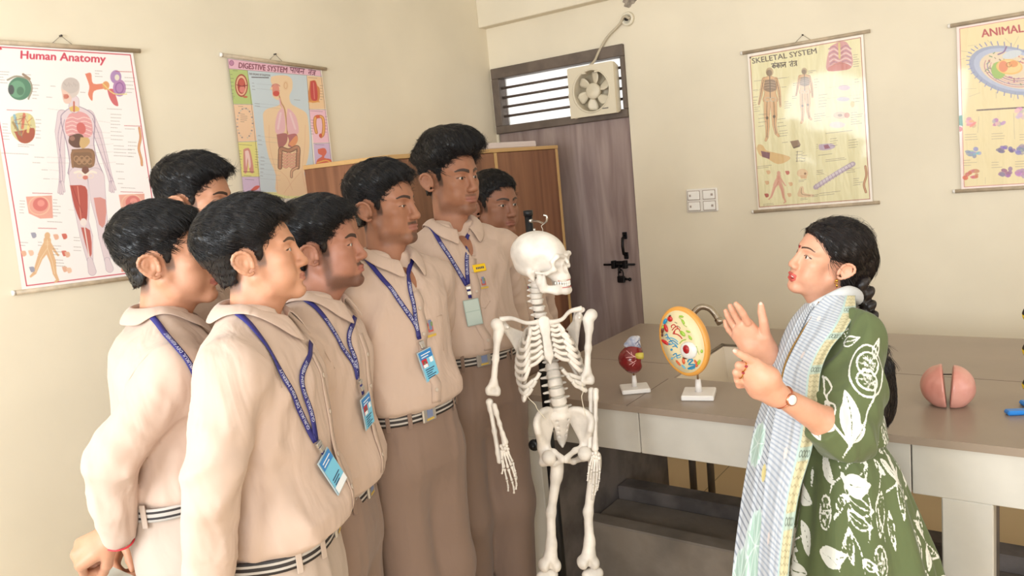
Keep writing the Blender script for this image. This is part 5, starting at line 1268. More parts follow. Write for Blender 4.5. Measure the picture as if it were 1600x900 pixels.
def student(cfg):
    rng = np.random.default_rng(cfg.get('seed', 1)); d = cfg['depth']; hs = cfg.get('hs', 1.0)
    # head placed by its near (right) ear, pelvis by the belt centre
    ex, ey = cfg['ear']; hd = facing(ex, ey, cfg['yaw']); HR = frame(hd, cfg.get('pitch', 0), cfg.get('roll', 0))
    earL = np.array([0.082, -0.015, -0.004]) * hs; O = at(ex, ey, d + cfg.get('ear_dz', 0)) - HR @ earL
    bx, by = cfg['belt']; B = at(bx, by, d + cfg.get('belt_dz', 0)); bd = facing(bx, by, cfg['byaw']); R = frame(bd); rt, fw, up = R[:, 0], R[:, 1], R[:, 2]
    nx, ny = cfg['neck']; Nk = at(nx, ny, d + cfg.get('neck_dz', 0))
    root = thing('person', (B[0], B[1], 0), cfg['label'], 'person', 'students in beige uniform'); Hh = np.linalg.norm(Nk - B)
    wS, dS = cfg.get('wide', 1.0), cfg.get('deep', 1.0)
    cen = lambda t, o=0.0: B + (Nk - B) * t + fw * o
    # ---- shirt
    ts = [-0.10, -0.02, 0.05, 0.14, 0.32, 0.52, 0.70, 0.83, 0.92, 0.97, 1.02]
    rx = np.array([.130, .142, .166, .168, .160, .164, .172, .160, .120, .082, .062]) * wS
    ry = np.array([.092, .104, .130, .134, .122, .122, .124, .112, .090, .070, .058]) * dS
    of = [0.0, 0.0, .010, .012, .008, .008, .006, .000, -.004, -.002, .0]
    C = [cen(t, o) for t, o in zip(ts, of)]
    bl = cfg.get('blouse', 0.0); C[2] = C[2] + fw * bl * .6; C[3] = C[3] + fw * bl * .5
    sh = cfg.get('shoulder', 0.185) * wS; sd = cfg.get('sdrop', 0.10)
    SH = [None, None]; arms = []
    for i, s in enumerate((1, -1)):
        S = Nk + rt * s * sh - up * sd + fw * cfg.get('sfwd', (0, 0))[i]
        a = cfg['arms'][i]
        if len(a[0]) == 4: E_, W_ = [at(p[0], p[1], d + p[3]) for p in a]; 
        else: E_, W_ = [S + R @ np.array([s * p[0], p[1], p[2]]) for p in a]
        arms.append((S, np.asarray(E_, float), np.asarray(W_, float)))
    allp = np.array([p for A in arms for p in A] + C); lo = allp.min(0) - 0.20; hi = allp.max(0) + 0.16
    v = Vol(lo, hi, cfg.get('h', 0.0075))
    v.loft(C, R, rx, ry, k=0.01, pw=2.4)
    for (S, E_, W_), s in zip(arms, (1, -1)):
        q = Nk + rt * s * 0.055 - up * 0.022
        v.cap(q, S + up * 0.012, 0.045, 0.060, k=0.05)
        m1 = S + (E_ - S) * 0.30; v.cap(S, m1, 0.063 * wS, 0.060, k=0.025); v.cap(m1, E_, 0.060, 0.051, k=0.005); dr = nrm(W_ - E_); v.cap(E_, W_ - dr * 0.03, 0.051, 0.041, k=0.006)
        v.cap(W_ - dr * 0.05, W_ - dr * 0.005, 0.0385, 0.0375, k=0.006)
    el = [A[1] for A in arms]; wr = [A[2] for A in arms]
    def folds(P):
        q = P - B; lc = np.stack([q @ rt, q @ fw, q @ up], -1); z = lc[..., 2]
        rg = lambda n: 1 - np.abs(n) * 1.7
        wz = np.exp(-(z - 0.07) ** 2 / 0.008)
        o = 0.0040 * noise(lc, (2.6, 2.6, 1.5), 2) + 0.0030 * noise(lc + 0.10 * lc[..., [2, 0, 1]], (7, 7, 2.6), 5)
        o = o - 0.0050 * np.clip(rg(noise(lc + 0.35 * lc[..., [2, 2, 0]], (5.5, 5.5, 2.2), 9)), -0.2, 1) - 0.0055 * wz * np.clip(rg(noise(lc, (9, 9, 1.6), 7)), -0.2, 1)
        for (S_, E_, W_) in arms:
            a = nrm(W_ - S_); t = (P - E_) @ a; r2 = ((P - E_) ** 2).sum(-1); r3 = ((P - S_ + up * 0.09) ** 2).sum(-1)
            fr = np.stack([t * 1.0, lc[..., 0] * 0.35, lc[..., 1] * 0.35], -1)
            o = o - 0.0080 * np.exp(-r2 / 0.016) * np.clip(rg(noise(fr, 15, 3)), -0.3, 1)
            o = o - 0.0060 * np.exp(-r3 / 0.012) * np.clip(rg(noise(lc + 0.4 * lc[..., [2, 2, 0]], (10, 10, 4), 4)), -0.3, 1)
            r4 = ((P - W_) ** 2).sum(-1); o = o - 0.0045 * np.exp(-r4 / 0.010) * np.clip(rg(noise(fr, 17, 6)), -0.3, 1)
        return o * cfg.get('fold', 1.0)
    v.warp(folds)
    # open collar
    f0 = Nk + fw * 0.062 + up * 0.02; v.cap(f0, Nk + fw * 0.125 * dS - up * 0.085, 0.034, 0.010, k=0.006, cut=True)
    V, Q = v.mesh(1); shirt = mk('shirt', V, Q, M_shirt, root); bv = bvh_of(V, Q)
    # ---- collar: band rising round the neck and folded outwards
    rows = []; n = 41; cr = 0.058
    for i in range(n):
        t = math.radians(20 + 320 * i / (n - 1)); fr = math.cos(t); dirv = fw * math.cos(t) - rt * math.sin(t); s_ = abs(math.sin(t))
        e = max(0.0, fr); pt = e ** 4
        top = Nk + dirv * (cr + 0.006 * s_) + up * (0.034 - 0.040 * e) + fw * (0.006 + 0.012 * e)
        out = Nk + dirv * (cr + 0.030 + 0.012 * s_ + 0.014 * pt) + up * (0.002 - 0.040 * e - 0.040 * pt) + fw * (0.004 + 0.014 * e)
        h = bv.ray_cast(Vector(out + up * 0.10 + dirv * 0.0), Vector(-up))
        if h[0] is not None:
            zz = np.array(h[0]) @ up + 0.006
            if out @ up < zz < out @ up + 0.05: out = out + up * (zz - out @ up)
        h = bv.find_nearest(Vector(out))
        if h[0] is not None:
            nn = np.array(h[1]); dd = (out - np.array(h[0])) @ nn
            if dd < 0.006: out = out + nn * (0.006 - dd)
        rows += [top - up * 0.035 - dirv * 0.004, top, top + dirv * 0.006 + up * 0.003, (top * .5 + out * .5) + dirv * 0.005 + up * 0.004, out]
    F = [(i * 5 + j, i * 5 + j + 1, i * 5 + j + 6, i * 5 + j + 5) for i in range(n - 1) for j in range(4)]
    co = mk('collar', rows, F, M_shirt, shirt); md = co.modifiers.new('t', 'SOLIDIFY'); md.thickness = 0.003; md.offset = 1; md2 = co.modifiers.new('s', 'SUBSURF'); md2.levels = 1; md2.render_levels = 1
    surf = lambda p, off: (lambda h: (np.array(h[0]) + np.array(h[1]) * off, np.array(h[1])))(bv.find_nearest(Vector(p)))
    def drape(P, off, m=10):
        P = spline(P, m) if len(P) > 2 else np.array([np.asarray(P[0]) + (np.asarray(P[1]) - P[0]) * t for t in np.linspace(0, 1, m)]); A = [surf(p, off) for p in P]
        X = np.array([a[0] for a in A]); Y = np.array([a[1] for a in A])
        for _ in range(3): Y[1:-1] = (Y[:-2] + Y[1:-1] * 2 + Y[2:]) / 4; X[1:-1] = (X[:-2] + X[1:-1] * 2 + X[2:]) / 4
        return X, Y / np.linalg.norm(Y, axis=1)[:, None]
    # placket and buttons down the front
    fo = rt * cfg.get('front_off', 0.0); fl = [cen(t, 0.2) + fo * k for t, k in ((0.86, 0.3), (0.66, 0.9), (0.45, 1), (0.25, 1), (0.06, 1))]; X, Y = drape(fl, 0.0005, 8); pb = PB(); ribbon(pb, X, Y, 0.030, 0.0010); pb.build('placket', M_shirt, shirt)
    for k in (6, 13, 20, 27):
        if k < len(X): PB().lathe([(0.0055, 0), (0.0055, 0.0016), (0.004, 0.0022), (0.0, 0.0018)], X[k] + Y[k] * 0.0018, Y[k], 12).build('button', M_button, shirt)
    # shoulder seam
    for s, A in zip((1, -1), arms):
        if s == 1 and cfg['byaw'] > 60:
            ax = nrm(A[1] - A[0]); pts = []
            for a in np.linspace(-2.2, 2.2, 12):
                o2 = fw * math.sin(a) + (rt * s * 0.45 + up * 0.9) * math.cos(a); pts.append(A[0] + rt * s * -0.012 + o2 * 0.08)
            X, Y = drape(pts, 0.0004, 3); pb = PB(); ribbon(pb, X, Y, 0.0018, 0.0004); pb.build('shoulder_seam', M_thread, shirt)
    # ---- trousers
    zc = B[2] - 0.02; foot = cfg.get('foot', (0.0, 0.0)); Cs = [B + up * 0.022, B - up * 0.02, B - up * 0.10, B - up * 0.17, B - up * 0.27]; fx = fw * foot[0] + rt * foot[1]
    lo = np.minimum(B - 0.30, B - 0.3 + fx); hi = np.maximum(B + 0.30, B + 0.3 + fx); lo[2] = 0.0; hi[2] = B[2] + 0.06
    v = Vol(lo, hi, cfg.get('h', 0.0075) * 1.15)
    v.loft(Cs, R, np.array([.150, .156, .170, .172, .150]) * wS, np.array([.112, .118, .124, .116, .06]) * dS, k=0.02, pw=2.5)
    sp = 0.088 * wS; legs = []
    for s in (1, -1):
        a = B + rt * s * sp - up * 0.16; kz = B[2] * 0.48; st = fw * (foot[0] * 0.5 + 0.02 * s * cfg.get('stance', 0)) + rt * (foot[1] * 0.5)
        kn = np.array([B[0], B[1], kz]) + rt * s * sp * 0.98 + st + fw * 0.012; an = np.array([B[0], B[1], 0.055]) + rt * s * sp * 1.02 + st * 2 - fw * 0.015
        v.chain([a, kn, an], [0.100 * wS, 0.082, 0.070], k=0.045); legs.append((a, kn, an))
    def cre(P):
        x = (P - B) @ rt; z = (P - B) @ up; o = 0.004 * noise(P, (3, 3, 0.9), 3) + 0.003 * noise(P, (9, 9, 1.2), 6) * np.clip(1 + z / 0.25, 0, 1)
        pl = 0.006 * np.exp(-((np.abs(x) - 0.075) / 0.012) ** 2) + 0.004 * np.exp(-((np.abs(x) - 0.115) / 0.010) ** 2)
        return o - pl * ((P - B) @ fw > 0) * np.clip(1 + z / 0.5, 0, 1)
    v.warp(cre); v.F = np.maximum(v.F, (v._blk(v.lo, v.lo + v.h * (v.n - 1))[1][..., 2] * -1 + 0.03).astype(np.float32))
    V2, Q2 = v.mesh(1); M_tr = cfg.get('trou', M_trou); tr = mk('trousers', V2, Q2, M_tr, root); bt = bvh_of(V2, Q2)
    # ---- belt
    pb = PB(); n = 72; rows = []; hz = 0.0145
    def ring(t, o): return (np.sign(math.cos(t)) * abs(math.cos(t)) ** (2 / 2.5)) * (.152 * wS + o) * rt + (np.sign(math.sin(t)) * abs(math.sin(t)) ** (2 / 2.5)) * (.1145 * dS + o) * fw
    zs = [-hz, -hz * .62, -hz * .26, hz * .26, hz * .62, hz]
    for z in zs:
        for j in range(n): rows.append(B + ring(2 * math.pi * j / n, 0.006) + up * (z - 0.004))
    F = []; M = []
    for i in range(5):
        for j in range(n): F.append((i * n + j, i * n + (j + 1) % n, (i + 1) * n + (j + 1) % n, (i + 1) * n + j)); M.append(i % 2)
    be = mk('belt', rows, F, [M_belt2, M_belt1] if cfg.get('belt_inv') else [M_belt1, M_belt2], root, mi=M); md = be.modifiers.new('t', 'SOLIDIFY'); md.thickness = 0.004; md.offset = 1
    c = B + fw * (.1145 * dS + .012) - up * .004 + fo; RR = np.array([rt, fw, up]).T
    bk = PB().box((-0.026, -0.004, -0.021), (0.026, 0.004, 0.021), R=RR, c=c, bev=0.003).build('buckle', M_buckle, be)
    pb = PB(); flat_quad(pb, c, RR, -0.011, 0.011, -0.008, 0.015, 0.0046, 0); flat_quad(pb, c, RR, -0.014, 0.014, -0.016, -0.011, 0.0046, 1); pb.build('emblem', [M_emb3, M_emb2], bk)
    for a in (0.55, 1.05, 2.09, 2.6, -0.6, -1.57, -2.5):
        q = B + ring(a, 0.0125); nn = nrm(ring(a, 0)); u2 = np.cross(up, nn); pb = PB().box((-0.006, -0.002, -0.026), (0.006, 0.0015, 0.026), R=np.array([u2, nn, up]).T, c=q - up * .004, bev=0.001); pb.build('belt_loop', M_tr, tr)
    # ---- shoes
    for (a, kn, an) in legs:
        w = Vol(an - 0.2, an + 0.24, 0.008); f0 = np.array([an[0], an[1], 0]); w.cap(f0 + up * 0.045 - fw * 0.03, f0 + up * 0.036 + fw * 0.14, 0.042, 0.036, k=0.02); w.cap(f0 + up * 0.05, f0 + up * 0.10, 0.044, 0.042, k=0.03)
        w.clip(lambda P: 0.002 - P[..., 2]); vs, qs = w.mesh(); mk('shoe', vs, qs, M_shoe, root)
    # ---- body: head, neck, trunk, arms, hands, legs as one mesh
    nbL = (HR.T @ (Nk + up * 0.0 - fw * 0.004 - O)) / hs; nbL = nbL - np.array([0, 0, 0.035])
    hv = head_volume(0.0026, cfg, nbL); HV, HQ = hv.mesh(); lip, brow, stub = face_masks(HV, cfg); HW = (HV * hs) @ HR.T + O
    v = Vol(np.minimum(allp.min(0) - 0.1, [1e9, 1e9, 0.0]) * [1, 1, 0], allp.max(0) + 0.1, 0.02)
    v.loft(C[:8], R, rx[:8] - 0.022, ry[:8] - 0.022, k=0.01); v.loft([B - up * .18, B], R, np.array([.14, .13]) * wS, np.array([.10, .09]) * dS, k=0.02)
    for a, kn, an in legs: v.chain([a, kn, an - up * 0.0], [0.07, 0.05, 0.04], k=0.02)
    for S, E_, W_ in arms: v.chain([S, E_, W_], [0.046, 0.036, 0.027], k=0.02); v.cap(Nk - up * 0.05, S, 0.05, 0.04, k=0.02)
    v.loft([cen(.60, .004), cen(.84, 0), cen(.93, -.004)], R, np.array([.150, .140, .10]) * wS, np.array([.108, .098, .078]) * dS, k=0.02)
    BV, BQ = v.mesh(1); parts = [(HW, HQ), (BV, BQ)]
    for i, ((S, E_, W_), s) in enumerate(zip(arms, (1, -1))):
        g = nrm(W_ - E_); hc = cfg.get('hands', {}).get(i)
        hf, hu, cl, th = (g, -fw, (0.7, 0.9, 0.6), (0.45, 0.5)) if hc is None else (nrm(at(*hc[0]) - at(*hc[1])), hc[2], hc[3], hc[4])
        w = Vol(W_ - 0.21, W_ + 0.21, 0.0035); w.cap(W_ - g * 0.07, W_ + hf * 0.01, 0.028, 0.025, k=0.01); hand_volume(w, W_ + hf * 0.012, hf, hu, s if hc is None else hc[5], 0.98, curl=cl, thumb=th); parts.append(w.mesh(1))
    V3, Q3 = join(parts); ex_ = lambda a: np.concatenate([a, np.zeros(len(V3) - len(a))])
    mk('body', V3, Q3, cfg['skin'], root, fattr=dict(lip=ex_(lip), brow=ex_(brow), stubble=ex_(stub)))
    gz = cfg.get('gaze', (0, 1, -0.05))
    for s in (-1, 1): eyeball(root, O + HR @ (np.array([s * .031, .0735, .004 - cfg.get('look', 0) * .5]) * hs), HR @ nrm(gz), 0.0122 * hs)
    # ---- hair
    hv = hair_volume(0.003, cfg); GV, GQ = hv.mesh(1); GN = vnormals(GV, GQ); fl = cfg.get('flow', lambda p, n: np.c_[p[:, 0] * 5, 0.9 - 0 * p[:, 0], -0.35 - 2.5 * np.abs(p[:, 0])])
    parts = [(GV, GQ), strands(GV, GN, fl, cfg.get('nstr', 4500), cfg.get('lstr', 0.030), 0.00048, 0.5 * cfg.get('lift', 0.002), rng, lambda p: p[:, 2] > cfg.get('zstr', 0.03)),
             strands(GV, GN, lambda p, n: np.c_[p[:, 0] * 0, -0.5 + 0 * p[:, 0], -1 + 0 * p[:, 0]], 700, 0.009, 0.0006, 0.0006, rng, lambda p: p[:, 2] < 0.05)]
    GV, GQ = join(parts); GV = (GV * hs) @ HR.T + O; mk('hair', GV, GQ, cfg.get('hairm', M_hair), root)
    # ---- lanyard, card, badge
    allV, allQ = join([(V, Q)])
    la = cfg.get('lanyard')
    if la:
        lt = None; pb = PB(); tx = PB()
        for bi, band in enumerate(la['bands']):
            P = []; 
            for p in band:
                if len(p) == 3: P.append(Nk + R @ np.array(p))
                else:
                    h, nn = hit_px(bv, *p); P.append(h if h is not None else at(p[0], p[1], d))
            X, Y = drape(P, 0.004, 8); ribbon(pb, X, Y, 0.0130, 0.0014)
            ribbon_text(tx, X, Y, la.get('text', 'GURUKUL DEV RISHI MEERUT'), 0.0130, 0.0078, la.get('start', (0.02, 0.02))[bi], la.get('flip', (True, True))[bi])
        lt = pb.build('lanyard', M_lany, root)
        if tx.V: tx.build('lettering', M_ltext, lt)
        if 'card' not in la: la = None
    if la:
        cx_, cy_ = la['card']; top = la['joint']; hj, nj = hit_px(bv, *top); hc, nc = hit_px(bv, cx_, cy_)
        if hj is None: hj, nj = surf(at(*top, d), 0)
        if hc is None: hc, nc = surf(at(cx_, cy_, d - .1), 0)
        nc = nrm(nc * 0.5 + nj * 0.5); cc = hc + nc * 0.012; u_ = nrm(hj + nj * 0.008 - cc); kk = la.get('k', 1.0); tp = cc + u_ * 0.044 * kk
        pj = hj + nj * 0.009
        pb = PB(); ribbon(pb, np.array([pj, pj * .5 + tp * .5, tp + u_ * 0.004]), np.array([nj, nj, nc]), 0.011, 0.002); pb.build('strap_end', M_lany, lt)
        PB().box((-0.007, -0.003, -0.006), (0.007, 0.003, 0.006), R=np.array([nrm(np.cross(u_, nc)), nc, u_]).T, c=pj * .55 + tp * .45 + nc * .002, bev=0.001).build('clasp', M_clip, lt)
        PB().box((-0.008, -0.003, -0.005), (0.008, 0.003, 0.005), R=np.array([nrm(np.cross(u_, nj)), nj, u_]).T, c=pj + nj * .001, bev=0.001).build('clasp', M_clip, lt)
        id_card(root, cc, nc, u_, la.get('style', 'front'), 0.054 * kk, 0.088 * kk)
    if 'pocket' in cfg:
        q = [hit_px(bv, *p) for p in cfg['pocket']]
        if all(a is not None for a, _ in q):
            pb = PB()
            for (a, _), (b, _) in zip(q[:-1], q[1:]): X, Y = drape([a, b], 0.0002, 6); ribbon(pb, X, Y, 0.0022, 0.0009)
            pb.build('pocket_seam', M_thread, shirt)
    if 'crest' in cfg:
        h, nn = hit_px(bv, *cfg['crest'])
        if h is not None:
            k = cfg.get('crest_k', 1.0); u = nrm(up - nn * (up @ nn)); r = np.cross(u, nn); RR = np.array([r, nn, u]).T; pb = PB()
            for x0, x1, z0, z1, m_ in ((-.010, .010, -.012, .014, 0), (-.006, .006, -.006, .022, 2), (-.008, .004, -.002, .006, 1), (.001, .009, .004, .016, 3)):
                flat_quad(pb, h, RR, x0 * k, x1 * k, z0 * k, z1 * k, 0.002 + m_ * 0.0003, m_)
            flat_quad(pb, h, RR, -.016 * k, .018 * k, -.026 * k, -.019 * k, 0.002, 1); pb.build('crest', [M_emb, M_emb2, M_emb3, mat('embroidered_green', (120, 140, 100), 0.8)], shirt)
    if 'badge' in cfg:
        h, nn = hit_px(bv, *cfg['badge'])
        if h is not None:
            u = nrm(up - nn * (up @ nn)); r = np.cross(u, nn); RR = np.array([r, nn, u]).T; c = h + nn * 0.005
            bg_ = PB().box((-0.024, -0.002, -0.0125), (0.024, 0.002, 0.0125), R=RR, c=c, bev=0.002).build('name_badge', M_yel, root)
            pb = PB(); [flat_quad(pb, c, RR, -0.014 + i * .0062, -0.0098 + i * .0062, -0.004, 0.003, 0.0024, 0) for i in range(5)]; pb.build('print', [M_idk], bg_)
    if 'thread' in cfg:
        W_ = arms[0][2]; g = nrm(W_ - arms[0][1]); pb = PB(); a = nrm(np.cross(g, up)); b = np.cross(g, a); c = W_ + g * 0.016
        pb.tube([c + a * math.cos(t) * 0.030 + b * math.sin(t) * 0.029 + g * 0.006 * math.sin(t * 1.0) for t in np.linspace(0, 6.283, 25)], 0.0022, 6); pb.build('wrist_thread', mat('red_wrist_thread', (214, 60, 70), 0.7), root)
    return root
SK_A = skin_mat('skin_light_brown', (200, 146, 116), (170, 96, 86), (96, 76, 66)); SK_C = skin_mat('skin_wheat', (204, 150, 120), (166, 104, 90), (104, 84, 74))
SK_D = skin_mat('skin_brown', (172, 120, 98), (160, 96, 84), (54, 42, 38)); SK_E = skin_mat('skin_deep_brown', (162, 113, 88), (150, 96, 84), (52, 42, 38)); SK_G = skin_mat('skin_dark_brown', (142, 98, 77), (136, 84, 72), (60, 48, 42))
SL = [(-0.05, -0.02)]
BACK = [((0.07, -0.06, -0.25), (-0.02, -0.17, -0.40))] * 2
BK = [(0.065, -0.075, -0.255), (-0.05, -0.155, -0.42)]
STUDENTS = [
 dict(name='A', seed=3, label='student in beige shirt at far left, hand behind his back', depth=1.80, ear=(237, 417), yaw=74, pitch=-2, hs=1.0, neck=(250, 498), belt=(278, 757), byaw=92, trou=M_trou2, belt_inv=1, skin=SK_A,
      arms=[[(172, 722, 'px', -0.20), (184, 834, 'px', -0.15)], BK], top=0.022, front=0.2, side=0.004, z0=0.045, z1=0.085, neck_dz=0.02, ear_dz=-0.06,
      hands={0: ((118, 884, 1.66), (184, 846, 1.66), np.array([0.35, -0.75, 0.6]), (1.0, 1.25, 0.9), (0.25, 0.75), -1)}, thread=1,
      lanyard=dict(bands=[[(0.06, -0.02, 0.02), (256, 520), (272, 540), (290, 562), (306, 596)]]), lift=0.003, lstr=0.03),
 dict(name='B', seed=4, label='student farthest behind by the left wall, mostly hidden, black hair and forehead showing', depth=2.18, ear=(279, 322), yaw=62, pitch=4, hs=1.0, neck=(286, 428), belt=(300, 720), byaw=70, skin=SK_A, arms=[BK, BK], top=0.026, front=0.5, side=0.007, z0=0.04, z1=0.09, lift=0.004, lstr=0.03),
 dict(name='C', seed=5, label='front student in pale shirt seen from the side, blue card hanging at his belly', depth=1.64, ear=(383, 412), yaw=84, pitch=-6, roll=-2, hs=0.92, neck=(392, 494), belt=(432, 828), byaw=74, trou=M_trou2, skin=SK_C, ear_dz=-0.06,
      arms=[[(334, 735, 'px', -0.225), (326, 915, 'px', -0.20)], BK], top=0.028, front=0.45, side=0.012, z0=0.02, z1=0.08, lift=0.003, lstr=0.032, beard=0.05, blouse=0.03, sdrop=0.085, moustache=0.12,
      lanyard=dict(bands=[[(0.06, -0.02, 0.02), (404, 528), (440, 590), (470, 650), (490, 690)], [(-0.02, 0.10, -0.08), (468, 590), (484, 645), (492, 690)]], joint=(492, 694), card=(512, 738), style='side', start=(0.03, 0.04))),
 dict(name='D', seed=6, label='bearded student in side view behind the front student, card at his waist', depth=1.97, ear=(486, 399), yaw=78, pitch=-3, hs=0.96, neck=(490, 470), belt=(503, 764), byaw=68, skin=SK_D, ear_dz=-0.05,
      arms=[BK, BK], top=0.026, front=0.45, side=0.009, z0=0.03, z1=0.085, lift=0.002, lstr=0.03, beard=0.75, moustache=1.0, browt=0.005, blouse=0.02,
      lanyard=dict(bands=[[(0.07, -0.01, 0.02), (506, 498), (530, 538), (552, 570), (556, 592)], [(-0.02, 0.10, -0.05), (543, 525), (553, 560), (557, 592)]], joint=(557, 596), card=(567, 642), style='front', start=(0.03, 0.0), k=0.95)),
 dict(name='E', seed=7, label='student with head bowed and thin moustache, fourth along the row, wearing a blue photo card', depth=2.25, ear=(571, 331), yaw=58, pitch=0, roll=0, hs=0.98, neck=(603, 404), belt=(632, 632), byaw=42, wide=0.94, front_off=0.028, skin=SK_E, ear_dz=-0.05,
      arms=[BK, BK], top=0.024, front=0.45, side=0.007, z0=0.04, z1=0.09, lift=0.002, lstr=0.03, beard=0.5, moustache=0.9, goatee=0.8, eye=0.0022, look=0.002, nose=1.04, shoulder=0.19, blouse=0.01,
      lanyard=dict(bands=[[(0.075, -0.01, 0.02), (574, 408), (600, 440), (624, 472), (648, 508), (654, 530)], [(-0.075, 0.03, 0.0), (638, 436), (646, 480), (653, 528)]], joint=(655, 535), card=(665, 570), style='front', start=(0.03, 0.02)), pocket=[(664, 500), (690, 492), (693, 548)], crest=(672, 512)),
 dict(name='F', seed=8, label='tallest student with high swept black hair and yellow name badge', depth=2.60, ear=(669, 285), yaw=44, pitch=3, hs=1.05, neck=(706, 356), belt=(735, 549), byaw=28, front_off=0.022, skin=SK_E, ear_dz=-0.04,
      arms=[BK, BK], top=0.034, front=0.65, side=0.003, z0=0.04, z1=0.07, lift=0.004, lstr=0.036, beard=0.5, moustache=0.6, browt=0.0050, shoulder=0.185, wide=0.98,
      locks=[((0.0, 0.075, 0.118), (0.066, 0.050, 0.036), None), ((0.0, 0.0, 0.135), (0.066, 0.085, 0.030), None)],
      lanyard=dict(bands=[[(0.08, -0.01, 0.02), (683, 372), (700, 398), (716, 424), (729, 446)], [(-0.075, 0.03, 0.0), (729, 378), (729, 410), (731, 444)]], joint=(731, 450), card=(738, 488), style='back', start=(0.03, 0.03), k=0.95), pocket=[(742, 436), (742, 478), (758, 482), (766, 470)], crest=(755, 441), crest_k=0.8, badge=(748, 419)),
 dict(name='G', seed=9, label='youngest student at the back with short fringe, half hidden behind the skeleton', depth=3.24, ear=(743, 326), yaw=40, pitch=2, roll=-2, hs=1.09, neck=(785, 396), belt=(812, 537), byaw=30, skin=SK_G, ear_dz=-0.04,
      arms=[BK, BK], top=0.018, front=0.2, side=0.007, z0=0.04, z1=0.09, lift=0.001, lstr=0.024, wide=0.86, deep=0.9, shoulder=0.185, nose=1.05, ear_k=1.05,
      lanyard=dict(bands=[[(0.075, -0.01, 0.02), (764, 388), (780, 430), (796, 465), (804, 476)], [(-0.07, 0.03, 0.0), (797, 378), (803, 420), (806, 474)]], joint=(806, 477), card=(807, 497), style='front', start=(0.03, 0.03), k=0.9), crest=(827, 452), crest_k=0.9),
]
for c_ in STUDENTS: student(c_)
# ------------------------------------------------------------------ hanging skeleton model and its stand
M_bone = mat('ivory_bone_plastic', (238, 229, 219), 0.45, var=0.10, vscale=18, bump=0.15, bscale=120, bdist=0.002)
M_tooth = mat('white_teeth', (250, 246, 238), 0.3); M_redl = mat('red_suture_line', (190, 70, 64), 0.5); M_disc = mat('grey_disc', (196, 190, 180), 0.6)
M_blackp = mat('black_stand_metal', (24, 24, 27), 0.4, 0.3); M_steel = mat('steel_hook', (206, 202, 196), 0.25, 1.0)
D0 = 2.30
def sp_(px, py, dz=0.0): return at(px, py, D0 + dz)
skb = sp_(877, 683); skl = thing('skeleton_model', (skb[0], skb[1], 0.0), 'white human skeleton model hanging upright from a black stand', 'skeleton')
SR = frame(facing(860, 560, 14)); srt, sfw, sup = SR[:, 0], SR[:, 1], SR[:, 2]
def bone(name, f, lo, hi, h=0.003, parent=None, m=None, sm=1):
    v = Vol(np.asarray(lo) , np.asarray(hi), h); f(v); V, Q = v.mesh(sm); return mk(name, V, Q, m or M_bone, parent or skl)
def bbox(P, pad): P = np.asarray(P); return P.min(0) - pad, P.max(0) + pad
# skull
KR = frame(facing(845, 400, 60), -1, 0); ks = 0.885; KO = sp_(848, 413, 0.0)
def k_(x, y, z): return KO + KR @ (np.array([x, y, z]) * ks)
def skull(v):
    E = lambda c, r, k=0.01, cut=False: v.ell(c, r, k=k, cut=cut)
    E((0, -0.020, 0.042), (0.072, 0.093, 0.072), 0.01); E((0, 0.02, 0.030), (0.060, 0.062, 0.055), 0.02); E((0, -0.03, -0.002), (0.058, 0.070, 0.040), 0.02)
    E((0, 0.050, -0.018), (0.040, 0.036, 0.038), 0.02)
    v.cap((0, 0.072, -0.045), (0, 0.060, -0.040), 0.024, 0.026, k=0.012); E((0, 0.070, -0.050), (0.028, 0.024, 0.014), 0.008)
    for s in (-1, 1):
        v.chain([(s * 0.046, 0.068, -0.014), (s * 0.060, 0.045, -0.022), (s * 0.066, 0.010, -0.018)], [0.009, 0.007, 0.0055], k=0.008)
        v.chain([(s * 0.012, 0.086, 0.024), (s * 0.040, 0.080, 0.028), (s * 0.052, 0.066, 0.012), (s * 0.046, 0.068, -0.014)], [0.007, 0.008, 0.0065, 0.008], k=0.008)
        E((s * 0.030, 0.084, 0.004), (0.0195, 0.024, 0.0185), 0.005, True)
        E((s * 0.068, 0.035, 0.008), (0.013, 0.028, 0.026), 0.012, True)
        v.cap((s * 0.052, -0.022, -0.020), (s * 0.048, -0.014, -0.044), 0.014, 0.007, k=0.012)
        E((s * 0.066, -0.006, -0.012), (0.010, 0.004, 0.005), 0.003, True)
        E((s * 0.038, 0.075, -0.034), (0.012, 0.014, 0.012), 0.008, True)
    v.cap((0, 0.088, 0.018), (0, 0.096, 0.002), 0.006, 0.005, k=0.006)
    for s in (-1, 1): E((s * 0.0062, 0.094, -0.016), (0.0072, 0.022, 0.0165), 0.003, True)
v = Vol((-0.1, -0.13, -0.09), (0.1, 0.13, 0.14), 0.0026); skull(v); V, Q = v.mesh(1); sk_o = mk('skull', (V * ks) @ KR.T + KO, Q, M_bone, skl)
v = Vol((-0.09, -0.05, -0.14), (0.09, 0.13, 0.0), 0.0026)
for s in (-1, 1):
    v.chain([(s * 0.052, 0.012, -0.020), (s * 0.050, 0.010, -0.055), (s * 0.046, 0.018, -0.078)], [0.0075, 0.011, 0.010], k=0.01)
    v.chain([(s * 0.052, 0.030, -0.030), (s * 0.048, 0.024, -0.066)], [0.005, 0.011], k=0.01)
    v.chain([(s * 0.046, 0.018, -0.078), (s * 0.030, 0.060, -0.088), (s * 0.010, 0.080, -0.090)], [0.010, 0.0105, 0.0115], k=0.01)
    v.chain([(s * 0.040, 0.034, -0.072), (s * 0.026, 0.066, -0.074), (s * 0.008, 0.081, -0.075)], [0.006, 0.0075, 0.0075], k=0.008)
v.ell((0, 0.083, -0.090), (0.020, 0.012, 0.013), k=0.01)
V, Q = v.mesh(1); jaw = mk('mandible', (V * ks) @ KR.T + KO, Q, M_bone, skl)
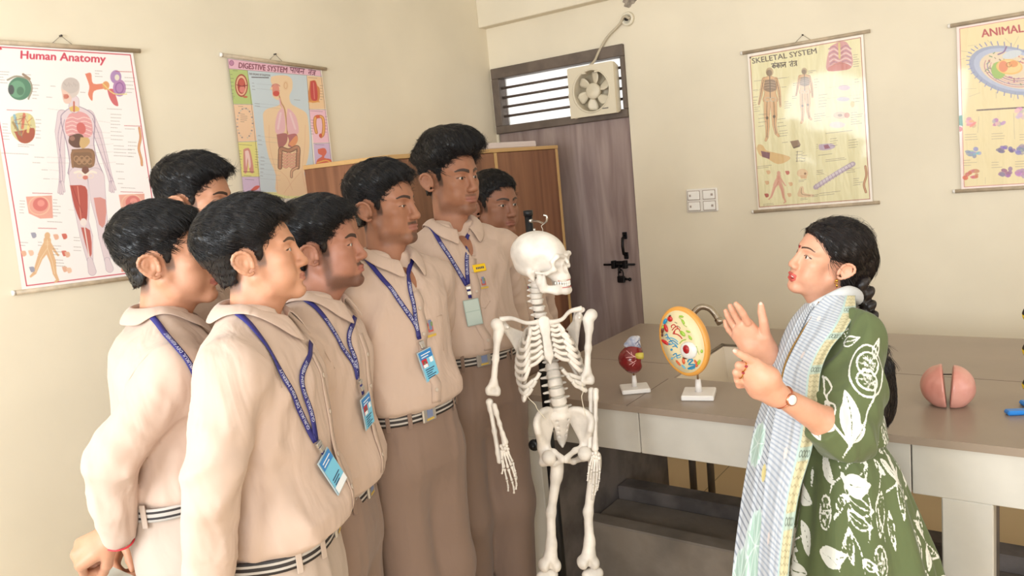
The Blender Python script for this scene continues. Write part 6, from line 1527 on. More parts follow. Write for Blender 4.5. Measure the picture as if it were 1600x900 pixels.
for zz, nm, par in ((-0.0625, 'upper_teeth', sk_o), (-0.0690, 'lower_teeth', jaw)):
    pb = PB()
    for i in range(14):
        a = (i - 6.5) / 6.5; x = 0.027 * math.sin(a * 1.45); y = 0.052 + 0.040 * math.cos(a * 1.45); t = np.array([math.cos(a * 1.45), -math.sin(a * 1.45) * 1.3, 0]); t = nrm(t); nn = np.array([-t[1], t[0], 0]); R_ = np.array([t, nn, [0, 0, 1]]).T
        pb.box((-0.0025, -0.004, -0.0055), (0.0025, 0.003, 0.0055), R=KR @ R_ * ks, c=k_(x, y, zz + (0.001 if zz < -0.066 else 0)), bev=0.0012)
    pb.build(nm, M_tooth, par)
for zz, par in ((-0.054, sk_o), (-0.0775, jaw)):
    P = [k_(0.0305 * math.sin(a), 0.0505 + 0.0455 * math.cos(a), zz) for a in np.linspace(-1.2, 1.2, 14)]; PB().tube(P, 0.0010, 5).build('gum_line', M_redl, par)
PB().tube([k_(0, -0.018, 0.113), k_(0, -0.018, 0.122)], 0.004, 8).build('crown_screw', M_steel, sk_o)
# spine
def vertebra(c, r, hgt, ax, proc=0.02, fwd=None, tp=0.0):
    c = np.asarray(c, float); ax = nrm(ax); f = nrm(sfw - ax * (sfw @ ax)); s = np.cross(f, ax)
    v = Vol(c - 0.06, c + 0.06, 0.0028)
    v.cap(c - ax * hgt * 0.30, c + ax * hgt * 0.30, r, r, k=0.004); v.cap(c - ax * hgt * 0.42, c + ax * hgt * 0.42, r * 0.55, k=0.004)
    v.clip(lambda P: np.abs((P - c) @ ax) - hgt * 0.42, 0.003)
    v.cap(c - f * r * 0.6, c - f * (r + proc) - ax * proc * 0.4, 0.006, 0.0045, k=0.008)
    for q in (-1, 1): v.cap(c - f * r * 0.7 + s * q * 0.006, c - f * (r * 0.9) + s * q * (r + tp) , 0.006, 0.004, k=0.008)
    V, Q = v.mesh(1); return mk('vertebra', V, Q, M_bone, skl)
cp = spline([sp_(840, 438, 0.035), sp_(838, 462, 0.030), sp_(844, 492, 0.045)], 20); T_ = np.linspace(0, len(cp) - 1, 7).astype(int)
for i in T_: vertebra(cp[i] + (EYE - cp[i]) * 0.006, 0.0178, 0.0198, np.array([0, 0, 1.0]), 0.010, tp=0.005)
tp_ = spline([sp_(846, 505, 0.055), sp_(852, 535, 0.072), sp_(862, 566, 0.055)], 20)
for i in np.linspace(0, len(tp_) - 1, 10).astype(int): vertebra(tp_[i], 0.0135, 0.0185, (0, 0, 1.0), 0.018, tp=0.010)
lp = spline([sp_(863, 574, 0.035), sp_(869, 605, 0.015), sp_(876, 640, 0.02)], 20); li = np.linspace(0, len(lp) - 1, 6).astype(int)
for a, i in enumerate(li): vertebra(lp[i], 0.0205 + 0.0008 * a, 0.028, lp[min(i + 3, len(lp) - 1)] - lp[max(i - 3, 0)], 0.02, tp=0.014)
for a, b in zip(li[:-1], li[1:]):
    c = (lp[a] + lp[b]) / 2; ax = nrm(lp[b] - lp[a]); PB().lathe([(0.0, -0.003), (0.019, -0.003), (0.0196, 0), (0.019, 0.003), (0.0, 0.003)], c, ax, 20).build('spinal_disc', M_disc, skl)
def sacrum(v):
    a, b = sp_(877, 650, 0.015), sp_(878, 690, 0.055)
    for q in (-1, 1): v.cap(a + srt * q * 0.016, b - srt * q * 0.004 + (a - b) * 0.2, 0.020, 0.010, k=0.015, sq=0.6, axis=sfw)
    v.cap(a, b, 0.020, 0.010, k=0.01); v.cap(b, sp_(879, 698, 0.045), 0.008, 0.004, k=0.008)
    for i in range(4):
        for q in (-1, 1): v.ell(a + (b - a) * (0.12 + 0.2 * i) + srt * q * (0.017 - 0.0022 * i) + sfw * 0.016, (0.0042, 0.012, 0.0042), SR, k=0.002, cut=True)
bone('sacrum', sacrum, *bbox([sp_(877, 650), sp_(878, 698, 0.05)], 0.06), h=0.0024)
# breastbone, ribs, cartilage
st0, st1 = sp_(850, 504, -0.035), sp_(859, 562, -0.050)
def stern(v):
    v.cap(st0, st0 + (st1 - st0) * 0.2, 0.020, 0.0135, k=0.008, sq=0.4, axis=sfw); v.cap(st0 + (st1 - st0) * 0.22, st1 - (st1 - st0) * 0.12, 0.0115, 0.0145, k=0.006, sq=0.4, axis=sfw); v.cap(st1 - (st1 - st0) * 0.1, st1 + (st1 - st0) * 0.1, 0.008, 0.004, k=0.006, sq=0.6, axis=sfw)
bone('sternum', stern, *bbox([st0, st1], 0.04), h=0.0026)
TB = np.array([tp_[int(i)] for i in np.linspace(0, len(tp_) - 1, 11)])
wid = [0.044, 0.066, 0.080, 0.089, 0.095, 0.099, 0.101, 0.100, 0.096, 0.088]
for i in range(10):
    for q in (1, -1):
        b = TB[i] - sfw * 0.002; w = wid[i]; drop = 0.022 + 0.0085 * i
        s_ = st0 + (st1 - st0) * min(1.0, 0.06 + 0.135 * i) + srt * q * 0.016
        mid = (b + (st0 + st1) / 2) * 0.5; side = np.array([mid[0], mid[1], b[2] - drop * 0.75]) + srt * q * w + sfw * 0.004
        bk_ = b + srt * q * w * 0.62 - sfw * 0.030 - sup * 0.008
        if i < 7:
            fr = s_ + srt * q * (0.026 + 0.003 * i) - sup * (0.004 + 0.0055 * max(0, i - 2)) - sfw * 0.002; ctl = side * 0.42 + fr * 0.58 + sfw * 0.026 + srt * q * 0.008 - sup * (0.010 + 0.002 * i); end = s_
        else:
            j = i - 6; end = st1 + srt * q * (0.020 + 0.014 * j) - sup * (0.012 + 0.021 * j) + sfw * 0.004
            fr = end + srt * q * (0.020) - sup * 0.020 - sfw * 0.004; ctl = side * 0.5 + fr * 0.5 + sfw * 0.024 + srt * q * 0.010 - sup * 0.014
        P = spline([b, bk_, side, ctl, fr], 8); r = PB().tube(P, np.linspace(0.0056, 0.0052, len(P)), 8, flat=(1.0, 1.25), up=sup).build('rib', M_bone, skl)
        C_ = spline([fr, fr * .5 + end * .5 - sup * 0.005, end], 5); PB().tube(C_, np.linspace(0.0056, 0.0062, len(C_)), 8).build('cartilage', M_bone, r)
# shoulder girdle
def clav(p, q_): return spline([p, p * .66 + q_ * .34 + sfw * 0.010 - sup * 0.004, p * .34 + q_ * .66 - sfw * 0.008 + sup * 0.004, q_], 8)
for a, b in ((sp_(842, 503, -0.035), sp_(781, 499, 0.005)), (sp_(858, 504, -0.035), sp_(909, 482, 0.005))):
    P = clav(a, b); PB().tube(P, np.interp(np.linspace(0, 1, len(P)), [0, .12, .5, .85, 1], [.0095, .0068, .0055, .0075, .0085]), 10).build('clavicle', M_bone, skl)
for q, ac, gl, tip in ((1, sp_(781, 501, 0.012), sp_(789, 512, 0.02), sp_(818, 566, 0.085)), (-1, sp_(910, 484, 0.012), sp_(904, 496, 0.02), sp_(900, 556, 0.085))):
    med = tip + sup * 0.085 + srt * (-q) * 0.022
    def scap(v):
        for t in np.linspace(0, 1, 7): v.cap(gl, med * (1 - t) + tip * t, 0.0075, 0.0035, k=0.006)
        v.chain([med * .6 + tip * .4 - sfw * 0.006, gl - sfw * 0.022 + sup * 0.014, ac], [0.004, 0.006, 0.0085], k=0.006); v.ell(gl, 0.0135, k=0.006); v.cap(gl + sup * 0.004, gl + sfw * 0.022 - srt * q * 0.004 + sup * 0.004, 0.006, 0.005, k=0.006)
    bone('scapula', scap, *bbox([ac, gl, tip, med], 0.03), h=0.003)
# arms
def humerus(a, b, side):
    def f(v):
        ax = nrm(b - a); s = nrm(np.cross(ax, sfw)); v.ell(a + s * 0.006 * side, 0.0185, k=0.006); v.cap(a + ax * 0.015 - s * 0.006 * side, a + ax * 0.04, 0.0145, 0.011, k=0.012)
        v.chain([a + ax * 0.03, a * .5 + b * .5, b - ax * 0.03], [0.0115, 0.0088, 0.0098], k=0.012); v.cap(b - ax * 0.032, b - ax * 0.010 - s * 0.014, 0.008, 0.009, k=0.01); v.cap(b - ax * 0.032, b - ax * 0.010 + s * 0.014, 0.008, 0.010, k=0.01)
        v.cap(b - s * 0.014, b + s * 0.013, 0.0095, 0.0088, k=0.006); v.ell(b - ax * 0.010 + sfw * 0.010, (0.007, 0.005, 0.006), SR, k=0.004, cut=True)
    bone('humerus', f, *bbox([a, b], 0.045), h=0.0026)
def longb(name, a, b, r0, rm, r1, bend=None, h=0.0025):
    m_ = (a + b) / 2 + (0 if bend is None else bend)
    def f(v):
        ax = nrm(b - a); v.chain([a + ax * 0.008, a + ax * 0.03], [r0, rm * 1.1], k=0.006); v.chain([a + ax * 0.028, m_, b - ax * 0.03], [rm, rm * 0.92, rm], k=0.008); v.chain([b - ax * 0.032, b - ax * 0.006], [rm, r1], k=0.006)
    bone(name, f, *bbox([a, b, m_], 0.03), h=h)
humerus(sp_(779, 507, 0.0), sp_(770, 614, -0.02), 1); humerus(sp_(921, 492, 0.0), sp_(917, 596, -0.01), -1)
longb('ulna', sp_(764, 624, -0.015), sp_(781, 724, -0.04), 0.0115, 0.0072, 0.008); longb('radius', sp_(771, 630, -0.03), sp_(790, 694, -0.05), 0.0085, 0.0062, 0.0100)
longb('ulna', sp_(924, 606, 0.0), sp_(922, 700, -0.02), 0.0105, 0.0070, 0.008); longb('radius', sp_(931, 606, -0.02), sp_(930, 704, -0.035), 0.009, 0.0066, 0.0105)
def handb(wr, rays):
    pb = PB()
    for (x, y, dz) in wr: pb.ball(sp_(x, y, dz), 0.0062, n=8, k=6)
    pb.build('carpals', M_bone, skl)
    for pts in rays:
        P = [sp_(*p) for p in pts]; pb = PB()
        for a, b in zip(P[:-1], P[1:]):
            d = b - a; L = np.linalg.norm(d); r = np.interp(L, [0.008, 0.045], [0.0036, 0.0052]); pb.tube([a + d * t for t in (0.02, 0.10, 0.3, 0.7, 0.9, 0.98)], [r * .6, r, r * .62, r * .58, r * .9, r * .5], 7)
        pb.build('finger_bones', M_bone, skl)
handb([(783, 697, -.05), (787, 695, -.055), (791, 697, -.05), (785, 701, -.05), (789, 701, -.055), (793, 702, -.05), (787, 705, -.05)],
      [[(784, 706, -.05), (788, 732, -.055), (792, 750, -.055), (794, 760, -.05), (794, 768, -.05)], [(787, 706, -.05), (794, 732, -.06), (800, 752, -.06), (803, 763, -.055), (803, 771, -.05)], [(790, 705, -.05), (799, 728, -.055), (805, 746, -.055), (807, 757, -.05), (806, 765, -.05)], [(793, 704, -.05), (801, 722, -.05), (805, 738, -.05), (807, 747, -.045), (806, 753, -.045)], [(783, 703, -.05), (784, 718, -.06), (786, 732, -.065), (784, 741, -.065)]])
handb([(927, 709, -.03), (931, 708, -.04), (935, 710, -.035), (928, 713, -.04), (932, 714, -.04), (936, 716, -.04)],
      [[(930, 716, -.04), (928, 738, -.05), (927, 757, -.055), (926, 770, -.055), (925, 782, -.05)], [(933, 716, -.04), (933, 738, -.05), (932, 756, -.055), (931, 766, -.05), (929, 774, -.05)], [(935, 717, -.035), (937, 736, -.045), (936, 750, -.05), (934, 760, -.05), (933, 766, -.045)], [(927, 715, -.04), (924, 734, -.05), (922, 748, -.05), (921, 757, -.05)], [(926, 712, -.04), (921, 728, -.055), (919, 742, -.06), (918, 752, -.06)]])
# pelvis
for q, L in ((1, dict(crest=[(868, 647, .03), (857, 640, .005), (845, 645, -.02), (838, 660, -.035), (841, 676, -.035)], hub=(850, 701, 0.015), pub=(879, 716, -.045), isc=(849, 722, .02))),
             (-1, dict(crest=[(886, 647, .03), (895, 640, .005), (911, 642, -.015), (924, 654, -.03), (923, 672, -.035)], hub=(917, 696, 0.015), pub=(884, 716, -.045), isc=(912, 714, .03)))):
    cr = spline([sp_(*p) for p in L['crest']], 5); hub = sp_(*L['hub']); pub = sp_(*L['pub']); isc = sp_(*L['isc'])
    def hip(v):
        for i in range(len(cr) - 1): v.cap(cr[i], cr[i + 1], 0.0062, 0.0062, k=0.005)
        for c in cr[::2]:
            v.cap(c, hub + (c - hub) * 0.12, 0.0052, 0.0095, k=0.012)
        v.ell(hub, (0.019, 0.020, 0.020), k=0.01); v.chain([hub, hub * .45 + pub * .55 + sup * 0.006, pub], [0.012, 0.0075, 0.0085], k=0.01); v.chain([hub - sup * 0.012, isc, isc * .4 + pub * .6 - sup * 0.012, pub - sup * 0.008], [0.014, 0.012, 0.0075, 0.007], k=0.01)
    bone('hip_bone', hip, *bbox(list(cr) + [hub, pub, isc], 0.035), h=0.003)
PB().ball(sp_(881.5, 717, -.045), (0.006, 0.006, 0.009), n=10, k=8).build('pubic_disc', M_disc, skl)
# legs
def femur(hd, tr, sh, kn, side):
    H_, T0, S_, K = [sp_(*p) for p in (hd, tr, sh, kn)]
    def f(v):
        ax = nrm(K - T0); s = nrm(np.cross(ax, sfw)) * side
        v.ell(H_, 0.0215, k=0.004); v.cap(H_, T0, 0.0135, 0.016, k=0.01); v.cap(T0 - ax * 0.010, T0 + ax * 0.03, 0.015, 0.016, k=0.012)
        v.chain([T0 + ax * 0.02, S_, K - ax * 0.06], [0.016, 0.0128, 0.0145], k=0.015); v.chain([K - ax * 0.065, K - ax * 0.014], [0.0145, 0.024], k=0.012)
        for q in (-1, 1): v.ell(K + s * q * 0.017 - ax * 0.002, (0.017, 0.024, 0.020), SR, k=0.006)
        v.ell(K + sfw * 0.022 + ax * 0.002, (0.006, 0.010, 0.022), SR, k=0.008, cut=True); v.ell(K + ax * 0.02, (0.006, 0.03, 0.012), SR, k=0.006, cut=True)
    bone('femur', f, *bbox([H_, T0, S_, K], 0.05), h=0.003)
femur((858, 715, -0.022), (871, 728, 0.005), (861, 800, 0.0), (859, 884, -0.02), -1); femur((914, 709, -0.022), (930, 717, 0.005), (919, 800, 0.0), (919, 880, -0.02), 1)
for kx, ky, dz, fx in ((855, 899, -.02, 842), (926, 897, -.02, 930)):
    K = sp_(kx, ky, dz); A_ = np.array([K[0], K[1], 0.10]) - srt * 0.0
    def tib(v):
        v.cap(K - srt * 0.016, K + srt * 0.016, 0.017, 0.017, k=0.008); v.chain([K - sup * 0.008, K - sup * 0.06, A_ + sup * 0.04, A_], [0.022, 0.0125, 0.0095, 0.015], k=0.012)
    bone('tibia', tib, *bbox([K, A_], 0.05), h=0.0035)
    o_ = srt * (0.026 if kx < 880 else -0.026); longb('fibula', K + o_ - sup * 0.02 - sfw * .01, A_ + o_ * .8 - sup * 0.01, 0.008, 0.005, 0.008, h=0.003)
    def foot(v):
        v.ell(A_ - sup * 0.035 - sfw * 0.03, (0.018, 0.030, 0.020), SR, k=0.01); v.ell(A_ - sup * 0.028 + sfw * 0.012, (0.020, 0.026, 0.016), SR, k=0.01)
        for i in range(5):
            o2 = srt * (i - 2) * 0.011; v.chain([A_ - sup * 0.036 + sfw * 0.035 + o2 * .7, A_ - sup * 0.055 + sfw * 0.095 + o2 * 1.3, A_ - sup * 0.060 + sfw * (0.14 - 0.006 * abs(i - 1)) + o2 * 1.5], [0.008, 0.0055, 0.0045], k=0.003)
    bone('foot_bones', foot, *bbox([A_], 0.19), h=0.0035)
# thin suspension cords between ribs and hips
M_str = mat('white_elastic_cord', (236, 226, 206), 0.7)
for P in ([(822, 612, -.05), (826, 622, -.05), (836, 632, -.05), (840, 640, -.04), (853, 655, -.03)], [(910, 598, -.03), (911, 612, -.03), (909, 622, -.03), (915, 650, -.03)]): PB().tube(spline([sp_(*p) for p in P], 5), 0.0012, 5).build('elastic_cord', M_str, skl)
# stand
pt = sp_(825, 331, 0.105); sd = thing('skeleton_stand', (pt[0], pt[1], 0), 'black upright pole stand with a steel hook behind the skeleton', 'stand')
pb = PB(); pb.tube([(pt[0], pt[1], 0.06), (pt[0], pt[1], 0.80)], 0.0165, 16); pb.tube([(pt[0], pt[1], 0.80), (pt[0], pt[1], pt[2])], 0.0125, 16); pb.build('pole', M_blackp, sd)
PB().lathe([(0.0, 0.0), (0.0150, 0.0), (0.0150, 0.016), (0.0, 0.018)], pt - sup * 0.012, n=18).build('pole_cap', M_blackp, sd)
hk = [pt - sup * 0.028, at(840, 346, D0 + 0.06), at(849, 349, D0 + 0.03), at(854, 345, D0 + 0.01), at(854, 338, D0 + 0.005), at(849, 336, D0 + 0.005)]
PB().tube(spline(hk, 6), 0.0034, 8).build('hook', M_steel, sd)
PB().tube([pt - sup * 0.028 - 0.014 * nrm(hk[1] - hk[0]), pt - sup * 0.028 + 0.02 * nrm(hk[1] - hk[0])], 0.0062, 10).build('hook_nut', M_steel, sd)
wl = [at(851, 349, D0 + 0.02), at(846, 353, D0 + 0.015), at(848, 359, D0 + 0.01), at(847, 366, D0 + 0.005)]; PB().tube(spline(wl, 6), 0.0014, 6).build('hanging_wire', M_steel, skl)
ck = np.array([pt[0], pt[1], 0.845]); pb = PB(); pb.lathe([(0.0, -0.03), (0.024, -0.03), (0.026, -0.02), (0.026, 0.02), (0.024, 0.03), (0.0, 0.03)], ck, n=20); pb.build('clamp_collar', M_blackp, sd)
kd = at(836, 694, D0 + 0.09); ck2 = np.array([pt[0], pt[1], kd[2]]); PB().tube([ck2, ck2 + (kd - ck2) * 1.2], 0.009, 10).build('clamp_screw', M_blackp, sd); dd_ = nrm(kd - ck2); PB().lathe([(0.0, 0.0), (0.015, 0.0), (0.018, 0.004), (0.018, 0.012), (0.014, 0.016), (0.0, 0.016)], kd, dd_, 14).build('clamp_knob', M_blackp, sd)
for i in range(5):
    a = 2 * math.pi * i / 5 + 0.3; e = np.array([pt[0] + 0.24 * math.cos(a), pt[1] + 0.24 * math.sin(a), 0.065]); leg = PB().tube([(pt[0], pt[1], 0.085), (pt[0] + 0.12 * math.cos(a), pt[1] + 0.12 * math.sin(a), 0.08), e], [0.017, 0.014, 0.012], 10).build('leg', M_blackp, sd)
    t = np.array([-math.sin(a), math.cos(a), 0]); PB().lathe([(0.0, -0.011), (0.022, -0.011), (0.025, -0.006), (0.025, 0.006), (0.022, 0.011), (0.0, 0.011)], np.array([e[0], e[1], 0.0252]), t, 16).build('caster', M_blackp, leg)
    PB().tube([e, np.array([e[0], e[1], 0.03])], 0.006, 8).build('caster_stem', M_blackp, leg)
# ------------------------------------------------------------------ the teacher
DT = 1.95
def tp(px, py, dz=0.0): return at(px, py, DT + dz)
SK_T = skin_mat('skin_fair', (222, 166, 138), (190, 62, 62), (200, 150, 120), 0.42)
def vcol_mat(name, rough=0.75, bump=0.3, wf=10, two=None):
    m = cloth_mat(name, (255, 255, 255), rough, bump, wf); nt = m.node_tree; a = nt.nodes.new('ShaderNodeAttribute'); a.attribute_name = 'print'
    out = a.outputs['Color']
    if two:
        sp = nt.nodes.new('ShaderNodeSeparateColor'); nt.links.new(out, sp.inputs[0]); mr = nt.nodes.new('ShaderNodeMapRange'); mr.inputs[1].default_value = 0.34; mr.inputs[2].default_value = 0.46; nt.links.new(sp.outputs[0], mr.inputs[0])
        mx = nt.nodes.new('ShaderNodeMix'); mx.data_type = 'RGBA'; mx.inputs[6].default_value = lin(two[0]); mx.inputs[7].default_value = lin(two[1]); nt.links.new(mr.outputs[0], mx.inputs[0]); out = mx.outputs[2]
    nt.links.new(out, nt.nodes['Principled BSDF'].inputs['Base Color']); return m
M_kurta = vcol_mat('green_floral_cotton', two=((94, 104, 68), (224, 222, 212))); M_dup = vcol_mat('white_printed_dupatta', 0.7, 0.25, 12)
M_gold = mat('gold', (214, 160, 70), 0.25, 1.0); M_legg = mat('white_leggings', (226, 222, 214), 0.8); M_sandal = mat('brown_sandal', (96, 66, 48), 0.6)
M_wdial = mat('white_watch_dial', (246, 240, 232), 0.2); M_strap = mat('rose_gold_strap', (206, 140, 110), 0.3, 0.9); M_bindi = mat('dark_red_bindi', (150, 24, 36), 0.5); M_nail = mat('pale_nail', (228, 184, 166), 0.25)
class UV(Canvas):
    """canvas drawn directly in its own grid units"""
    def __init__(s, W, Hh, base): s.W, s.H = W, Hh; s.C = np.tile(np.array(base, float) / 255, (Hh, W, 1)); s.Hm = np.eye(3); s.k = 1.0
    def sample(s, u, v):
        u = np.clip(u, 0, s.W - 1.001); v = np.clip(v, 0, s.H - 1.001); i, j = u.astype(int), v.astype(int); a, b = (u - i)[:, None], (v - j)[:, None]
        c = s.C[j, i] * (1 - a) * (1 - b) + s.C[j, i + 1] * a * (1 - b) + s.C[j + 1, i] * (1 - a) * b + s.C[j + 1, i + 1] * a * b
        return np.where(c <= 0.04045, c / 12.92, ((c + 0.055) / 1.055) ** 2.4)
GRN, WHT, DGR = (94, 104, 68), (228, 226, 216), (66, 76, 48)
tbel = tp(1314, 690); tfd = facing(1318, 690, -66); TR = frame(tfd); trt, tfw, tup = TR[:, 0], TR[:, 1], TR[:, 2]
tnk = tp(1302, 492, 0.0)
teacher = thing('person', (tbel[0], tbel[1], 0), 'woman teacher in green floral kurta and white scarf, talking with both hands raised', 'person')
thd = facing(1320, 423, -62); THR = frame(thd, -18, -9); THS = 0.855
TO = tp(1320, 424, -0.05) - THR @ (np.array([-0.082, -0.015, -0.004]) * THS)
# ---- kurta body with gathered skirt
tS = [tnk + trt * 0.155 - tup * 0.075, tp(1332, 528, -0.115)]
C = []; rx = []; ry = []
zt, zb_ = tnk[2], 0.34
for z, x_, y_, o in ((tnk[2] + .01, .060, .055, 0), (tnk[2] - .02, .085, .068, 0), (tnk[2] - .06, .112, .080, 0.005), (tnk[2] - .13, .124, .092, .018), (tnk[2] - .20, .126, .104, .024), (tnk[2] - .30, .124, .096, .014), (tbel[2] + .02, .130, .100, .0), (tbel[2] - .05, .150, .120, .0), (tbel[2] - .15, .175, .150, -.005), (tbel[2] - .28, .205, .190, -.01), (0.40, .245, .235, -.01), (0.30, .258, .250, -.01)):
    t = (z - tbel[2]) / (tnk[2] - tbel[2]); c = tbel + (tnk - tbel) * np.clip(t, 0, 1); C.append(np.array([c[0], c[1], z]) + tfw * o); rx.append(x_); ry.append(y_)
v = Vol(np.array([tbel[0], tbel[1], 0.29]) - [0.32, 0.32, 0], np.array([tbel[0], tbel[1], tnk[2] + 0.04]) + [0.32, 0.32, 0], 0.0042)
v.loft(C, TR, rx, ry, k=0.01, pw=2.15)
for s, S in zip((1, -1), tS): v.cap(tnk + trt * s * 0.05 - tup * 0.03, S + tup * 0.005, 0.040, 0.044, k=0.04)
zw = tbel[2] + 0.005
def gath(P):
    q = P - tbel; x = q @ trt; y = q @ tfw; z = P[..., 2]; th = np.arctan2(y, x); dn = np.clip((zw - z) / 0.10, 0, 1)
    g = 0.5 * np.cos(th * 17 + 1.6 * np.sin(th * 3)) + 0.5 * np.cos(th * 11 + 2 * np.sin(2 * th + z * 2)); amp = 0.0045 + 0.013 * np.clip((zw - z) / 0.5, 0, 1)
    o = g * amp * dn + 0.004 * np.exp(-((z - zw) / 0.008) ** 2)
    o = o - 0.005 * np.clip(1 - np.abs(noise(np.stack([x, y, z], -1), (8, 8, 4), 3)) * 1.7, -.2, 1) * (1 - dn)
    return o
v.warp(gath)
V, Q = v.mesh(1); kbv = bvh_of(V, Q)
KW, KH = 760, 330; z0k, z1k = 0.28, tnk[2] + 0.05
def kuv(P):
    q = P - tbel; th = np.arctan2(q @ trt, -(q @ tfw)); return (th / (2 * math.pi) + 0.5) * KW, (z1k - P[..., 2]) / (z1k - z0k) * KH
kc = UV(KW, KH, GRN)
def motif(c, P, kind, s=1.0):
    """leaf from base P[0] to tip P[-1]; kind 'fill' white leaf with green midrib, 'line' outline with veins"""
    P = np.asarray(P, float); ax = P[-1] - P[0]; L = np.linalg.norm(ax) + 1e-6; n = np.array([-ax[1], ax[0]]) / L; w = s * L * 0.19; t = np.linspace(0, 1, 9); prof = np.sin(np.pi * t ** 0.8) * w
    mid = P[0] + ax * t[:, None] + n * (np.sin(np.pi * t) * L * 0.06)[:, None]; a = mid + n * prof[:, None]; b = mid - n * prof[:, None]
    if kind == 'fill': c.polyr(np.concatenate([a, b[::-1]]), WHT); c.line(mid[1:-1], 0.9, GRN, 0.9)
    else:
        c.line(a, 1.5, WHT); c.line(b, 1.5, WHT); c.line(mid, 1.1, WHT)
        for i in (2, 4, 6): c.line([mid[i - 1], a[i]], 0.8, WHT, 0.8); c.line([mid[i - 1], b[i]], 0.8, WHT, 0.8)
def flower(c, P, rx_, ry_):
    c.ring(P, rx_, ry_, 1.7, WHT)
    for i in range(22):
        a = i * 2.4; r = 0.75 * math.sqrt((i + 0.5) / 22); q = (P[0] + rx_ * r * math.cos(a), P[1] + ry_ * r * math.sin(a)); c.ell(q, rx_ * .15, ry_ * .13, WHT if i % 3 else (196, 190, 160)); c.ell(q, rx_ * .05, ry_ * .05, DGR)
def pxk(px, py):
    h, n_ = hit_px(kbv, px, py); return None if h is None else np.array(kuv(h)).ravel()
def on_k(L): 
    q = [pxk(*p) for p in L]; return None if any(x is None for x in q) else np.array(q)
def photo_art(c, fn):
    for L in ([(1316, 740), (1322, 770), (1326, 800), (1327, 826)], [(1316, 745), (1300, 760), (1296, 790)], [(1327, 826), (1318, 850), (1312, 895)], [(1327, 826), (1345, 860), (1352, 898)], [(1300, 690), (1310, 720), (1316, 745)], [(1360, 700), (1352, 745), (1362, 800), (1358, 850)], [(1376, 730), (1372, 790), (1385, 850)]):
        q = fn(L)
        if q is not None: c.line(q, 1.7, WHT, sm=4)
    for L, kd, s in (([(1286, 706), (1305, 760)], 'fill', 1.0), ([(1268, 762), (1270, 722)], 'fill', .8), ([(1254, 756), (1270, 790)], 'fill', 1.0), ([(1264, 872), (1252, 812)], 'fill', 1.1), ([(1318, 752), (1362, 758)], 'fill', 1.0), ([(1317, 746), (1356, 726)], 'line', 1.1), ([(1324, 776), (1366, 800)], 'line', .9), ([(1325, 800), (1364, 826)], 'line', .8), ([(1322, 774), (1304, 812)], 'line', .9),
                     ([(1280, 862), (1326, 868)], 'fill', 1.0), ([(1236, 886), (1262, 898)], 'fill', 1.3), ([(1326, 830), (1334, 884)], 'line', 1.2), ([(1378, 770), (1376, 842)], 'line', 1.2), ([(1350, 878), (1372, 890)], 'line', 1.2), ([(1312, 890), (1290, 866)], 'fill', 1), ([(1390, 800), (1400, 860)], 'line', .9), ([(1352, 700), (1374, 690)], 'fill', 1), ([(1366, 720), (1384, 742)], 'line', 1), ([(1240, 830), (1246, 862)], 'line', 1)):
        q = fn(L)
        if q is not None: motif(c, q, kd, s)
    for p, a, b in (((1290, 802), 10, 13), ((1346, 512), 10, 9), ((1378, 880), 10, 12)):
        q = fn([p])
        if q is not None: flower(c, q[0], a, b)
rg = random.Random(5)
photo = on_k([(1316, 700), (1316, 890)])
uA = photo[0][0] if photo is not None else KW / 2
for gi in range(9):
    for gj in range(6):
        u = (gi + 0.5 * (gj % 2)) * KW / 9; vv = 30 + gj * 56
        if abs(u - uA) < 95 and vv > 120: continue
        a = rg.uniform(0, 6.28); c0 = np.array([u, vv]); dv = lambda L, an: c0 + L * np.array([math.cos(an), math.sin(an)])
        kc.line([dv(26, a + 3.1), c0, dv(34, a)], 1.6, WHT); motif(kc, [c0, dv(30, a + .8)], 'fill'); motif(kc, [c0, dv(32, a - .9)], 'line'); motif(kc, [c0, dv(30, a + 2.4)], 'fill'); motif(kc, [c0, dv(30, a + 4)], 'line'); flower(kc, dv(30, a + 1.7), 9, 11)
photo_art(kc, on_k)
uu, vv = kuv(V); kurta = mk('kurta', V, Q, M_kurta, teacher, cols={'print': kc.sample(uu, vv)})
